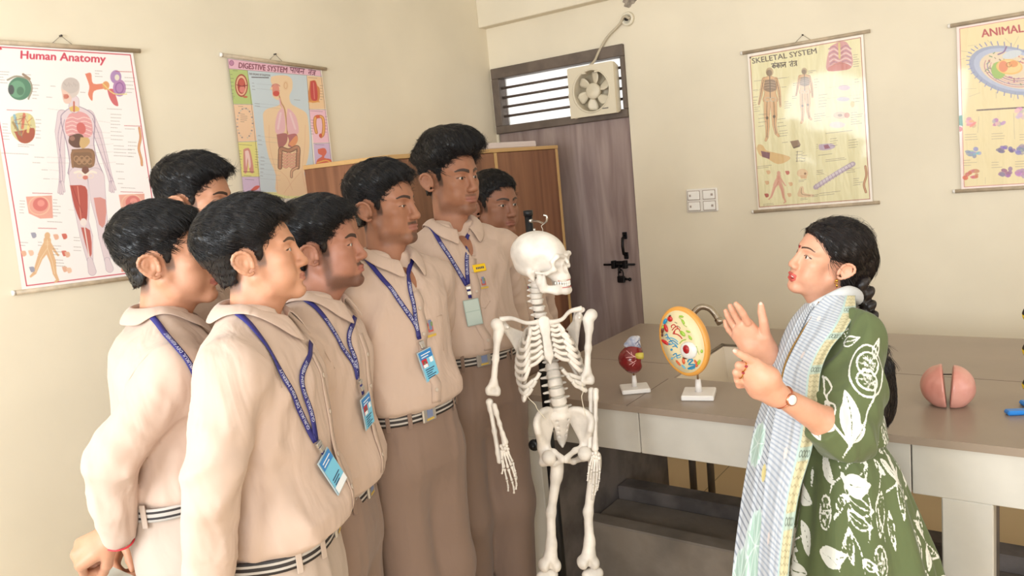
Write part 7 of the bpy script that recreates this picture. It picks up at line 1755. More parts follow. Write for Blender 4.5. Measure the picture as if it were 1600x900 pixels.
# ---- sleeves
tE = [tp(1256, 650, 0.10), tp(1322, 680, -0.19)]; tW = [tp(1212, 578, 0.02), tp(1215, 616, -0.27)]; tS[1] = tp(1338, 528, -0.135)
for i in (0, 1):
    S, E_, W_ = tS[i], tE[i], tW[i]; cuff = E_ + (W_ - E_) * 0.34
    v = Vol(np.minimum(np.minimum(S, E_), cuff) - 0.11, np.maximum(np.maximum(S, E_), cuff) + 0.11, 0.0036)
    v.cap(S, S * .45 + E_ * .55, 0.062, 0.070, k=0.02); v.cap(S * .45 + E_ * .55, E_, 0.070, 0.060, k=0.02); v.cap(E_, cuff, 0.060, 0.046, k=0.02); v.cap(S + tup * 0.01, tnk - tup * 0.05 + (S - tnk) * .5, 0.05, 0.05, k=0.03)
    g = nrm(cuff - E_); v.clip(lambda P: (P - cuff) @ g, 0.004); v.cap(cuff - g * 0.03, cuff + g * 0.04, 0.036, 0.036, k=0.003, cut=True)
    ax = nrm(E_ - S); L_ = np.linalg.norm(E_ - S)
    def sf(P):
        t = (P - E_) @ ax; lc = (P - E_) @ TR; fr = np.stack([t, lc[..., 0] * .4, lc[..., 1] * .4], -1); r2 = ((P - E_) ** 2).sum(-1)
        return -0.009 * np.exp(-r2 / 0.012) * np.clip(1 - np.abs(noise(fr, 16, 3)) * 1.7, -.3, 1) - 0.005 * np.clip(1 - np.abs(noise(lc, (9, 9, 3), 5)) * 1.7, -.3, 1)
    v.warp(sf); V, Q = v.mesh(1); e1 = nrm(np.cross(ax, tup + tfw * .3)); e2 = np.cross(ax, e1)
    def suv(P, a0=(1.2 if i else 0.0)): q = P - S; return ((np.arctan2(q @ e1, q @ e2) + a0) % (2 * math.pi)) / (2 * math.pi) * 190, (q @ ax + 0.14) / 0.50 * 200
    sc = UV(190, 200, GRN)
    if i == 1:
        sb = bvh_of(V, Q)
        def on_s(Lx):
            o = []
            for p in Lx:
                h, _ = hit_px(sb, *p)
                if h is None: return None
                o.append(np.array(suv(h)).ravel())
            o = np.array(o); return None if np.ptp(o[:, 0]) > 100 else o
        for Lx in ([(1329, 698), (1306, 668), (1292, 622), (1286, 588)], [(1329, 698), (1350, 668), (1364, 628), (1368, 596)], [(1330, 698), (1318, 716)], [(1292, 622), (1300, 606), (1290, 590)]):
            q = on_s(Lx)
            if q is not None: sc.line(q, 1.8, WHT, sm=4)
        for Lx, kd, s in (([(1330, 694), (1320, 608)], 'fill', .95), ([(1284, 552), (1316, 546)], 'fill', 1.3), ([(1334, 694), (1352, 660)], 'fill', 1), ([(1302, 656), (1290, 628)], 'line', 1.4), ([(1284, 690), (1266, 660)], 'fill', .9), ([(1366, 560), (1374, 530)], 'line', 1), ([(1318, 536), (1344, 528)], 'line', 1), ([(1306, 674), (1282, 668)], 'fill', 1)):
            q = on_s(Lx)
            if q is not None: motif(sc, q, kd, s)
        q = on_s([(1357, 580)])
        if q is not None: flower(sc, q[0] + [0, -6], 11, 11); flower(sc, q[0] + [0, 9], 10, 9); sc.ring(q[0], 17, 24, 1.8, WHT)
    else: motif(sc, [(60, 60), (80, 120)], 'fill'); motif(sc, [(120, 60), (100, 130)], 'line'); flower(sc, (40, 130), 12, 12)
    a, b = suv(V); mk('sleeve', V, Q, M_kurta, kurta, cols={'print': sc.sample(a, b)})
# ---- body: head, neck, trunk, arms and hands
TP = dict(crop=0, nose=0.92, jaw=0.92, cheek=0.98, open=0.0060, eye=0.0050, browt=0.0026, browz=0.0015, neck_r=0.044, ear_k=0.82, chin=-0.004)
nbL = THR.T @ (tnk - tup * 0.02 - TO) / THS
hv = head_volume(0.0026, TP, nbL); HV, HQ = hv.mesh(); lip, brow, stub = face_masks(HV, TP); HW = (HV * THS) @ THR.T + TO
v = Vol(np.array([tbel[0] - .3, tbel[1] - .3, 0]), np.array([tbel[0] + .3, tbel[1] + .3, tnk[2] + 0.06]), 0.02)
v.loft(C[1:9], TR, np.array(rx[1:9]) - 0.03, np.array(ry[1:9]) - 0.03, k=0.01)
for s in (1, -1): v.chain([tbel + trt * s * 0.07 - tup * 0.12, np.array([tbel[0], tbel[1], 0.46]) + trt * s * 0.075 + tfw * 0.01, np.array([tbel[0], tbel[1], 0.06]) + trt * s * 0.075 - tfw * 0.01], [0.075, 0.05, 0.036], k=0.02)
for s, S in zip((1, -1), tS): v.cap(tnk - tup * 0.07, S - tup * 0.02, 0.030, 0.028, k=0.02)
parts = [(HW, HQ), v.mesh(1)]
def arm(S, E_, W_, hand):
    pts = np.array([S, E_, W_] + [p for ch in hand['f'] for p in ch]); v = Vol(pts.min(0) - 0.05, pts.max(0) + 0.05, 0.0023)
    v.cap(S * .7 + E_ * .3, E_, 0.034, 0.033, k=0.01); v.cap(E_, E_ * .72 + W_ * .28, 0.034, 0.0345, k=0.02); v.cap(E_ * .72 + W_ * .28, W_, 0.0345, 0.0215, k=0.02)
    for P, R_ in hand['palm']: v.chain(P, R_, k=0.012)
    for ch, R_ in zip(hand['f'], hand['r']): v.chain(ch, np.array(R_), k=0.0018)
    return v.mesh(1)
px = lambda L: [tp(*p) for p in L]
# far (right) hand: open palm, thumb up
W0 = tW[0]; 
palm0 = [(px([(1208, 566, .02), (1196, 545, .0), (1168, 504, -.02)]), [0.0215, 0.024, 0.0125]), (px([(1206, 566, .02), (1184, 543, .0), (1158, 509, -.012)]), [0.0205, 0.023, 0.0125]), (px([(1202, 566, .02), (1172, 541, .0), (1152, 517, .0)]), [0.020, 0.021, 0.012]), (px([(1198, 562, .02), (1170, 546, .01), (1150, 526, .012)]), [0.019, 0.018, 0.0115]), (px([(1204, 556, .0), (1196, 528, -.02)]), [0.022, 0.0165])]
f0 = [px([(1196, 526, -.022), (1193, 502, -.032), (1190, 488, -.034), (1189, 477, -.034)]), px([(1168, 504, -.03), (1161, 490, -.045), (1155, 481, -.052), (1150, 475, -.055)]), px([(1158, 509, -.012), (1149, 493, -.022), (1144, 484, -.028), (1141, 478, -.03)]), px([(1151, 516, .008), (1142, 502, .004), (1137, 493, .0), (1134, 486, -.002)]), px([(1148, 526, .028), (1139, 516, .026), (1135, 509, .024), (1133, 502, .022)])]
r0 = [(.0140, .0110, .0098, .0076), (.0096, .0086, .0080, .0064), (.0094, .0084, .0078, .0064), (.0090, .0080, .0074, .0062), (.0084, .0074, .0068, .0056)]
# near (left) hand: back of the hand, index pointing, others curled
palm1 = [(px([(1215, 616, -.27), (1200, 590, -.29), (1180, 567, -.30)]), [0.0215, 0.024, 0.0125]), (px([(1213, 617, -.265), (1190, 592, -.285), (1168, 574, -.295)]), [0.021, 0.024, 0.0130]), (px([(1210, 619, -.26), (1186, 600, -.275), (1166, 584, -.285)]), [0.020, 0.023, 0.0130]), (px([(1208, 620, -.25), (1184, 607, -.26), (1168, 595, -.27)]), [0.019, 0.021, 0.0120])]
f1 = [px([(1180, 567, -.30), (1165, 558, -.310), (1156, 553, -.314), (1149, 549, -.316)]), px([(1168, 573, -.295), (1155, 571, -.300), (1155, 580, -.285), (1163, 583, -.27)]), px([(1164, 583, -.285), (1151, 582, -.288), (1152, 590, -.272), (1161, 592, -.26)]), px([(1165, 594, -.27), (1153, 594, -.272), (1155, 602, -.258), (1164, 602, -.25)]), px([(1196, 588, -.25), (1180, 578, -.255), (1170, 572, -.258), (1163, 568, -.258)])]
r1 = [(.0104, .0088, .0078, .0062), (.0100, .0094, .0082, .0070), (.0098, .0092, .0080, .0068), (.0090, .0084, .0074, .0064), (.013, .0105, .0095, .008)]
parts.append(arm(tS[0], tE[0], W0, dict(palm=palm0, f=f0, r=r0))); parts.append(arm(tS[1], tE[1], tW[1], dict(palm=palm1, f=f1, r=r1)))
V3, Q3 = join(parts); ex_ = lambda a: np.concatenate([a, np.zeros(len(V3) - len(a))])
body = mk('body', V3, Q3, SK_T, teacher, fattr=dict(lip=ex_(lip), brow=ex_(brow), stubble=ex_(stub)))
cdir = lambda p: nrm(EYE - p)
for p, ax in ((f0[0], None), (f1[0], None)):
    e = nrm(p[-1] - p[-2]); n = nrm(cdir(p[-1]) - e * (cdir(p[-1]) @ e)); s = np.cross(e, n); PB().ball(p[-1] + n * 0.0052 + e * 0.003, (0.0048, 0.0062, 0.0022), R=np.array([s, e, n]).T, n=10, k=6).build('nail', M_nail, body)
def th_(x, y, z): return TO + THR @ (np.array([x, y, z]) * THS)
for s in (-1, 1): eyeball(teacher, th_(s * .031, .0735, .004), THR @ nrm((0.05, 1, 0.02)), 0.0122 * THS)
P = []; pb = PB()
for i in range(8):
    a = (i - 3.5) / 3.5; pb.box((-0.0026, -0.002, -0.004), (0.0026, 0.002, 0.004), R=THR, c=th_(0.017 * math.sin(a * 1.2), 0.074 + 0.015 * math.cos(a * 1.2), -0.0632), bev=0.0012)
pb.build('teeth', M_tooth, teacher)
n_ = THR @ nrm((0, 1, 0.1)); PB().lathe([(0.0, 0.0), (0.0036, 0.0), (0.003, 0.001), (0.0, 0.0012)], th_(0, 0.0985, 0.0255), n_, 12).build('bindi', M_bindi, teacher)
# ---- hair: smooth cap pulled back into a long plait
TH = dict(top=0.014, side=0.011, front=0.0, z0=0.03, z1=0.09, recede=0.25, taper=0.012, line=[(0.112, 0.066), (0.082, 0.070), (0.066, 0.052), (0.048, 0.030), (0.030, 0.016), (0.016, 0.020), (-0.004, 0.026), (-0.022, 0.018), (-0.030, -0.010), (-0.034, -0.050), (-0.044, -0.085), (-0.2, -0.085), (-0.2, 0.25), (0.16, 0.25), (0.16, 0.085)],
          locks=[((0, -0.095, 0.010), (0.062, 0.046, 0.062), None), ((0, -0.090, -0.050), (0.045, 0.040, 0.045), None)])
hv = hair_volume(0.003, TH); GV, GQ = hv.mesh(2); GN = vnormals(GV, GQ)
tf = lambda p, n: np.c_[-p[:, 0] * 2.0 + 0.25 * np.sign(p[:, 0]), -1.0 + 0 * p[:, 0], -0.55 - 1.5 * np.clip(-p[:, 1], 0, 1) * 3]
sv = strands(GV, GN, tf, 4200, 0.050, 0.0006, 0.0008, np.random.default_rng(3), lambda p: p[:, 2] > -0.09)
fly = strands(GV, GN, lambda p, n: np.c_[p[:, 0] * 0, -0.3 + 0 * p[:, 0], 0.5 + 0 * p[:, 0]], 60, 0.05, 0.0003, 0.014, np.random.default_rng(8), lambda p: (p[:, 2] > 0.06) & (p[:, 1] < 0.02))
GV, GQ = join([(GV, GQ), sv, fly]); hair = mk('hair', (GV * THS) @ THR.T + TO, GQ, M_hair2, teacher)
br = spline([tp(1340, 440, -0.01), tp(1350, 462, 0.0), tp(1353, 485, .0), tp(1361, 510, -.02), tp(1370, 535, -.05), tp(1376, 560, -.06), tp(1380, 590, -.06), tp(1384, 620, -.05), tp(1383, 646, -.04), tp(1372, 656, -.03)], 12)
s_ = np.concatenate([[0], np.cumsum(np.linalg.norm(np.diff(br, axis=0), axis=1))]); tot = s_[-1]; ipb = lambda d: np.array([np.interp(d, s_, br[:, k]) for k in range(3)])
v = Vol(br.min(0) - 0.06, br.max(0) + 0.06, 0.0035); nb_ = 15; view = cdir(br[40])
for i in range(nb_):
    t = (i + 0.5) / nb_; d0 = t * tot * 0.62; c = ipb(d0); ax = nrm(ipb(d0 + 0.01) - ipb(d0 - 0.01)); sd_ = nrm(np.cross(ax, view)); q = 1 if i % 2 else -1; w = 0.021 * (1 - 0.30 * t)
    RR = np.array([nrm(sd_ * 0.72 + ax * 0.6 * q * -1), view, nrm(np.cross(nrm(sd_ * 0.72 - ax * 0.6 * q), view))]).T; v.ell(c + sd_ * q * w * 0.5, (w * 1.05, w * 0.85, w * 0.72), RR, k=0.003)
for i in range(12):
    t = i / 11; d0 = tot * (0.60 + 0.40 * t); v.ell(ipb(d0), (0.020 * (1 - 0.45 * t ** 3), 0.017, 0.022), k=0.02)
BV, BQ = v.mesh(1); BN = vnormals(BV, BQ); sv = strands(BV, BN, lambda p, n: np.c_[0.05 + 0 * p[:, 0], 0 * p[:, 0], -1 + 0 * p[:, 0]], 1500, 0.035, 0.0006, 0.001, np.random.default_rng(4), lambda p: p[:, 2] < tp(1376, 560)[2] + .06)
BV, BQ = join([(BV, BQ), sv]); mk('plait', BV, BQ, M_hair2, teacher)
pb = PB()
for i in range(5): pb.ball(th_(-0.006 + 0.006 * (i % 2), -0.137 - .002 * (i % 3), 0.018 - 0.012 * i), 0.0042, n=8, k=6)
pb.build('hair_clip', M_gold, teacher)
# ---- earring, necklace, watch, ring
e0 = th_(-0.0805, -0.002, -0.036); pb = PB(); pb.ball(e0, 0.0038, n=10, k=8); pb.tube([e0 + THR[:, 2] * -0.004 + 0.0036 * (THR[:, 1] * math.cos(t) + THR[:, 2] * math.sin(t)) for t in np.linspace(0, 6.283, 12)], 0.0010, 5); pb.ball(e0 - tup * 0.0125, (0.0026, 0.0026, 0.0045), n=8, k=6); pb.build('earring', M_gold, teacher)
W_ = tW[1]; g = nrm(tE[1] - W_); wc = W_ + g * 0.018; n_ = nrm(cdir(wc) - g * (cdir(wc) @ g)); n_ = nrm(n_ + tup * 0.25); n_ = nrm(n_ - g * (n_ @ g)); s2 = np.cross(g, n_)
wa = PB().lathe([(0.0, 0.0), (0.0135, 0.0), (0.0140, 0.003), (0.0125, 0.006), (0.0, 0.006)], wc + n_ * 0.0225, n_, 24).build('watch', M_strap, teacher)
PB().lathe([(0.0, 0.0), (0.0112, 0.0), (0.0108, 0.0008), (0.0, 0.0012)], wc + n_ * 0.0283, n_, 24).build('dial', M_wdial, wa)
pb = PB(); ring_ = [wc + (n_ * math.cos(t) + s2 * math.sin(t)) * 0.0245 for t in np.linspace(0.45, 5.83, 24)]; pb.tube(ring_, 0.0035, 8, flat=(1.0, .5), up=None); pb.build('strap', M_strap, wa)
for fp, mm in ((f1[2], M_gold), (f1[1], M_gold)):
    a, b = fp[0], fp[1]; c = a + (b - a) * 0.55; ax = nrm(b - a); u = nrm(np.cross(ax, tup)); w_ = np.cross(ax, u); r_ = PB().tube([c + (u * math.cos(t) + w_ * math.sin(t)) * 0.0122 for t in np.linspace(0, 6.283, 20)], 0.0012, 6).build('ring', mm, teacher)
    n3 = nrm(cdir(c) - ax * (cdir(c) @ ax)); PB().ball(c + n3 * 0.0128, (0.0034, 0.0034, 0.003), n=8, k=6).build('stone', mat('red_ring_stone', (150, 40, 50), 0.2), r_)
# ---- dupatta (long scarf): far and near panels hanging in front, joined round the neck
def outside(P, off, bv):
    h = bv.find_nearest(Vector(P))
    if h[0] is None: return P
    n = np.array(h[1]); d = (P - np.array(h[0])) @ n
    return P + n * (off - d) if d < off else P
def panel(name, rows, W, Hh, draw, fold, base=(190, 192, 196), off=0.007):
    """rows: (y, xl, dzl, xr, dzr) in picture position plus depth offset"""
    R_ = spline([(r[0], r[1], r[2], r[3], r[4]) for r in rows], 10); t = np.linspace(0, len(R_) - 1, Hh); G = np.array([[np.interp(a, np.arange(len(R_)), R_[:, k]) for k in range(5)] for a in t])
    c = UV(W, Hh, base); draw(c); nu = 34; P = np.zeros((Hh, W, 3)); us = np.linspace(0, 1, W)
    for j in range(Hh):
        y, xl, dl, xr, dr = G[j]; a, b = tp(xl, y if len(rows[0]) < 6 else y, dl), tp(xr, y, dr); cols = []
        for u in np.linspace(0, 1, nu):
            p = a + (b - a) * u; f = fold * (math.sin(u * 17 + 0.004 * j) * 0.6 + math.sin(u * 31 + 1 + 0.002 * j) * 0.4) * min(1, j / 60 + 0.25); p = p + nrm(EYE - p) * (f + 0.018 * math.sin(u * math.pi)); p = outside(p, off, kbv); cols.append(p)
        cols = np.array(cols); P[j] = np.stack([np.interp(us, np.linspace(0, 1, nu), cols[:, k]) for k in range(3)], 1)
    for _ in range(4): P[1:-1] = (P[:-2] + 2 * P[1:-1] + P[2:]) / 4; P[:, 1:-1] = (P[:, :-2] + 2 * P[:, 1:-1] + P[:, 2:]) / 4
    idx = np.arange(W * Hh).reshape(Hh, W); Q = np.stack([idx[:-1, :-1], idx[1:, :-1], idx[1:, 1:], idx[:-1, 1:]], -1).reshape(-1, 4)
    U, Vv = np.meshgrid(np.arange(W), np.arange(Hh)); o = mk(name, P.reshape(-1, 3), Q, M_dup, dup, cols={'print': c.sample(U.ravel().astype(float), Vv.ravel().astype(float))})
    md = o.modifiers.new('t', 'SOLIDIFY'); md.thickness = 0.0022; md.offset = 0; return o
def d_near(c):
    W, H_ = c.W, c.H
    for i in range(0, H_ * 2, 7): c.line([(0, i - 26), (W * .66, i)], 2.4, (150, 158, 172), 0.9)
    c.poly([(W * .66, 0), (W * .72, 0), (W * .72, H_), (W * .66, H_)], (176, 196, 192)); c.poly([(W * .72, 0), (W, 0), (W, H_), (W * .72, H_)], (200, 190, 154))
    for i in range(0, H_, 9):
        c.line([(W * .72 + k * W * .28 / 6, i + (3 if k % 2 else 0)) for k in range(7)], 1.0, (150, 140, 110), 0.85)
    for i in range(30, H_, 74):
        c.poly([(W * .72, i), (W, i - 3), (W, i + 15), (W * .72, i + 18)], (176, 190, 176)); [c.ring((W * (.76 + .06 * k), i + 8), 3, 4, 1.2, (110, 120, 110)) for k in range(4)]
    for x, y in ((.25, .12), (.35, .30), (.22, .46), (.4, .64), (.28, .82)): c.ell((W * x, H_ * y), 4, 8, (226, 206, 196), a=0.7)
    c.line([(W - 1, 0), (W - 1, H_)], 2, (150, 166, 156))
def d_far(c):
    W, H_ = c.W, c.H
    for i in range(0, H_ * 2, 8): c.line([(0, i - 40), (W, i + 6)], 1.9, (112, 118, 130), 0.85)
    for x, y, k in ((.30, .62, 1.0), (.62, .86, 1.1), (.25, .92, .9)):
        cx, cy = W * x, H_ * y; c.ell((cx, cy), 26 * k, 30 * k, (206, 220, 214), a=0.85)
        for a in range(0, 360, 40):
            e = (cx + 24 * k * math.cos(math.radians(a)), cy + 34 * k * math.sin(math.radians(a))); ax = np.array(e) - (cx, cy); n = np.array([-ax[1], ax[0]]) * .3
            c.polyr(np.array([(cx, cy), (cx, cy) + ax * .55 + n, e, (cx, cy) + ax * .55 - n]), (166, 190, 176), .9); c.line([(cx, cy), e], 1, (226, 232, 226))
    c.ell((W * .7, H_ * .70), 7, 12, (206, 190, 130)); c.ell((W * .55, H_ * .97), 8, 12, (206, 190, 130))
dup = PB().tube(spline([tp(1268, 482, -.075), tp(1292, 470, -.095), tp(1322, 458, -.085), tp(1338, 462, -.03), tp(1338, 470, .04), tp(1318, 476, .09), tp(1288, 480, .07), tp(1264, 484, .03)], 8), np.interp(np.linspace(0, 1, 57), [0, .3, .6, 1], [.010, .014, .015, .010]), 14, flat=(1.0, 1.25), up=tup).build('dupatta', mat('white_scarf_cloth', (206, 208, 210), 0.75, bump=0.3, bscale=40, stretch=(1, 1, 3)), teacher)
panel('near_panel', [(462, 1290, -.105, 1336, -.085), (490, 1266, -.100, 1336, -.125), (515, 1256, -.110, 1322, -.155), (545, 1240, -.115, 1298, -.165), (580, 1224, -.12, 1283, -.165), (620, 1217, -.125, 1279, -.17), (660, 1209, -.125, 1275, -.17), (705, 1202, -.125, 1268, -.175), (770, 1194, -.13, 1249, -.19), (840, 1188, -.13, 1238, -.20), (900, 1184, -.13, 1232, -.21), (1010, 1180, -.13, 1228, -.23)], 110, 520, d_near, 0.004)
panel('far_panel', [(474, 1258, -.02, 1274, -.09), (500, 1236, -.01, 1262, -.095), (540, 1217, 0.0, 1245, -.10), (580, 1204, 0.0, 1228, -.105), (620, 1194, 0.0, 1222, -.11), (660, 1181, 0.0, 1216, -.11), (720, 1169, -.02, 1208, -.115), (787, 1158, -.03, 1204, -.12), (880, 1146, -.04, 1200, -.12), (1010, 1136, -.05, 1198, -.12)], 90, 480, d_far, 0.005)
pb = PB(); nk = [tp(*p) for p in ((1281, 470, -.095), (1268, 496, -.108), (1256, 514, -.112), (1240, 540, -.117), (1228, 566, -.122), (1221, 592, -.127))]
for p in spline(nk, 9): pb.ball(p, (0.0029, 0.0029, 0.0029), n=7, k=5)
pb.build('necklace', mat('dull_gold_beads', (150, 116, 62), 0.4, 0.6), teacher)
# ---- leggings, sandals
for s in (1, -1):
    a = np.array([tbel[0], tbel[1], 0.45]) + trt * s * 0.075; b = np.array([tbel[0], tbel[1], 0.09]) + trt * s * 0.075; v = Vol(b - 0.12, a + 0.1, 0.009); v.cap(a, b, 0.062, 0.043, k=0.01); VV, QQ = v.mesh(1); mk('legging', VV, QQ, M_legg, teacher)
    f0_ = np.array([b[0], b[1], 0]); PB().tube([f0_ - tfw * 0.05 + tup * 0.012, f0_ + tfw * 0.05 + tup * 0.011, f0_ + tfw * 0.16 + tup * 0.011], [0.034, 0.040, 0.028], 12, flat=(1, .28), up=tup).build('sandal', M_sandal, teacher)
# ------------------------------------------------------------------ models on the counter
M_base = mat('white_model_base', (240, 234, 228), 0.35); M_bpost = mat('brass_pin', (150, 120, 84), 0.35, 0.8)
def base(root, cx, cy, sx, sy, hz, ang, post_h, pin_h, pr=0.011):
    R_ = np.array([[math.cos(ang), -math.sin(ang), 0], [math.sin(ang), math.cos(ang), 0], [0, 0, 1]])
    c = np.array([cx, cy, HT]); PB().box((-sx / 2, -sy / 2, 0.0008), (sx / 2, sy / 2, hz), R=R_, c=c, bev=0.003).build('base_plate', M_base, root)
    PB().lathe([(0.0, 0.0), (pr * 1.15, 0.0), (pr * .82, post_h), (0.0, post_h)], c + [0, 0, hz], n=24).build('post', M_base, root)
    PB().tube([c + [0, 0, hz + post_h - 0.002], c + [0, 0, hz + post_h + pin_h]], 0.0035, 10).build('pin', M_bpost, root); return c + [0, 0, hz + post_h + pin_h]
yaw_c = math.atan2(-0.30, 1.0)
# kidney
kb = on(992, 608, 2, HT + 0.006); kd = thing('kidney_model', (kb[0], kb[1], HT), 'small dark red kidney model on a white square stand, left of the cell model', 'model')
rt_ = np.array(CM[:, 0] - 0); rt_ = nrm(CM @ np.array([1, 0, 0]) * [1, 1, 0]); aw = math.atan2(rt_[1], rt_[0])
top = base(kd, kb[0], kb[1], 0.098, 0.085, 0.016, aw - 0.02, 0.040, 0.016, 0.0085)
KF = frame(-np.array([-rt_[1], rt_[0], 0])); kr = rt_; kf = np.array([rt_[1], -rt_[0], 0])      # picture right, toward the camera
M_kid = mat('dark_red_kidney', (136, 34, 36), 0.22, var=0.15, vscale=20, coat=0.4); M_ves = mat('pink_vessel_line', (232, 176, 176), 0.4); M_adr = mat('white_adrenal_cap', (224, 222, 228), 0.35, rgb2=(150, 160, 190), vscale=60); M_pel = mat('yellow_ureter', (214, 196, 84), 0.4)
kdep = np.linalg.norm((CM.T @ (top - EYE)) * [0, 0, 1]); q_ = lambda x, y, dz=0: at(x, y, kdep + dz)
def kid(v):
    v.chain([q_(991, 548), q_(985, 561), q_(990, 571)], [0.027, 0.035, 0.027], k=0.03); v.ell(q_(1008, 562), (0.014, 0.022, 0.016), k=0.012, cut=True)
v = Vol(q_(988, 558) - 0.08, q_(988, 558) + 0.08, 0.0026); kid(v); V, Q = v.mesh(1); ko = mk('kidney', V, Q, M_kid, kd); kbv2 = bvh_of(V, Q)
def skin_line(root, bv, pxs, r, m, name, off=0.0006, sm=4):
    P = [hit_px(bv, *p) for p in pxs]; P = [(a, n) for a, n in P if a is not None]
    if len(P) < 2: return None
    X = spline([a + n * off for a, n in P], sm); return PB().tube(X, r, 6).build(name, m, root)
for L in ([(979, 548), (986, 554), (994, 558)], [(978, 559), (987, 558), (994, 557)], [(986, 550), (988, 556)], [(983, 570), (990, 566), (994, 563)], [(982, 563), (989, 566)], [(988, 572), (992, 567)]): skin_line(ko, kbv2, L, 0.0012, M_ves, 'vessel')
v = Vol(q_(990, 535) - 0.06, q_(990, 535) + 0.06, 0.0022); v.chain([q_(979, 539, -.006), q_(990, 534, -.008), q_(997, 528, -.008)], [0.010, 0.019, 0.0075], k=0.012); v.cap(q_(996, 540, -.012), q_(999, 547, -.012), 0.011, 0.006, k=0.012); v.ell(q_(985, 552), 0.026, k=0.004, cut=True); V, Q = v.mesh(1); ao = mk('adrenal_cap', V, Q, M_adr, kd); ab = bvh_of(V, Q)
for L in ([(991, 543), (994, 536), (998, 532)], [(995, 540), (999, 538)], [(993, 545), (997, 545)], [(996, 534), (1000, 541)]): skin_line(ao, ab, L, 0.0011, mat('dark_blue_vein', (60, 66, 120), 0.4), 'vein')
PB().tube([q_(993, 556, -.030), q_(1000, 556, -.034), q_(1005, 556, -.034)], [0.010, 0.012, 0.0115], 12).build('ureter', M_pel, kd)
# cell
cb = on(1092, 616, 2, HT + 0.008); ce = thing('cell_model', (cb[0], cb[1], HT), 'large orange rimmed oval cell model with colourful organelles on a white stand', 'model')
ctop = base(ce, cb[0], cb[1], 0.105, 0.105, 0.018, aw - 0.33, 0.042, 0.020, 0.0105)
cdp = (CM.T @ (ctop - EYE))[2]; ctr = at(1069, 533, cdp - 0.005)
M_or = mat('orange_cell_shell', (240, 170, 78), 0.38, coat=0.2); M_cr = mat('cream_cell_interior', (250, 232, 186), 0.4)
cn_ = nrm(-nrm((at(1069, 533, 1) - EYE) * [1, 1, 0]) * 0.82 - rt_ * 0.56 + np.array([0, 0, 0.10])); ua = nrm(at(1054, 489, cdp) - at(1092, 578, cdp)); ua = nrm(ua - cn_ * (ua @ cn_)); ra = np.cross(ua, cn_); CR = np.array([ra, cn_, ua]).T
al, aw2, dpth = 0.118, 0.088, 0.055
def cpt(x, z, y=0.0): return ctr + CR @ np.array([x, y, z])
v = Vol(ctr - 0.17, ctr + 0.17, 0.003); v.ell(ctr, (aw2, dpth, al), CR, k=0.002); v.clip(lambda P: ((P - ctr) @ cn_) - 0.012, 0.007); V, Q = v.mesh(1); mk('shell', V, Q, M_or, ce)
pb = PB(); n = 48; rim = [(aw2 * .87 * math.cos(t), al * .89 * math.sin(t)) for t in np.linspace(0, 2 * math.pi, n, endpoint=False)]
pb.raw([cpt(x, z, 0.0135) for x, z in rim] + [cpt(x * .5, z * .5, 0.0145) for x, z in rim] + [cpt(0, 0, .0148)] + [cpt(x, z, 0.006) for x, z in rim], [(i, (i + 1) % n, n + (i + 1) % n, n + i) for i in range(n)] + [(n + i, n + (i + 1) % n, 2 * n) for i in range(n)] + [(2 * n + 1 + i, 2 * n + 1 + (i + 1) % n, (i + 1) % n, i) for i in range(n)]); pb.build('interior', M_cr, ce)
def cpx(x, y, lift=0.0165):
    r = CM @ np.array([x - 800, y - 450, F_PX]); p0 = ctr + cn_ * lift; t = ((p0 - EYE) @ cn_) / (r @ cn_); q = CR.T @ (EYE + r * t - ctr); k = math.hypot(q[0] / aw2, q[2] / al); k = min(1.0, 0.80 / max(k, 1e-6)); return ctr + CR @ (q * [k, 1, k])
cm_ = lambda nm, rgb: mat(nm, rgb, 0.3, coat=0.3)
RD, BL, GR, DK, WH, PK, OR, LB = cm_('red_organelle', (206, 36, 36)), cm_('blue_organelle', (40, 150, 200)), cm_('lime_organelle', (166, 206, 70)), cm_('brown_organelle', (96, 40, 28)), cm_('white_nucleus', (248, 244, 238)), cm_('dark_red_nucleus', (176, 34, 40)), cm_('orange_organelle', (230, 100, 46)), cm_('light_blue_organelle', (110, 186, 222))
crop = lambda x, y: (950 + x / 5.0, 460 + y / 5.0)
def blob(nm, x, y, a, b, rot, m, th=0.004):
    c = cpx(*crop(x, y)); e = nrm(cpx(*crop(x + 10 * math.cos(math.radians(rot)), y + 10 * math.sin(math.radians(rot)))) - c); f = np.cross(cn_, e); s = cdp / F_PX / 5.0; return PB().ball(c, (a * s * 1.1, b * s * 1.1, th), R=np.array([e, f, cn_]).T, n=18, k=10).build(nm, m, ce)
def worm(nm, L, w, m): return PB().tube(spline([cpx(*crop(*p), 0.0155) for p in L], 5), w, 7).build(nm, m, ce)
nu = blob('nucleus_envelope', 630, 438, 68, 62, 0, WH, 0.010); c = cpx(*crop(612, 430), 0.024); nn = PB().ball(c, (0.0125, 0.015, 0.006), R=CR @ np.array([[1, 0, 0], [0, 0, 1], [0, -1, 0]]), n=20, k=12).build('nucleus', PK, ce); PB().ball(cpx(*crop(618, 432), 0.030), 0.0042, n=12, k=8).build('nucleolus', RD, nn)
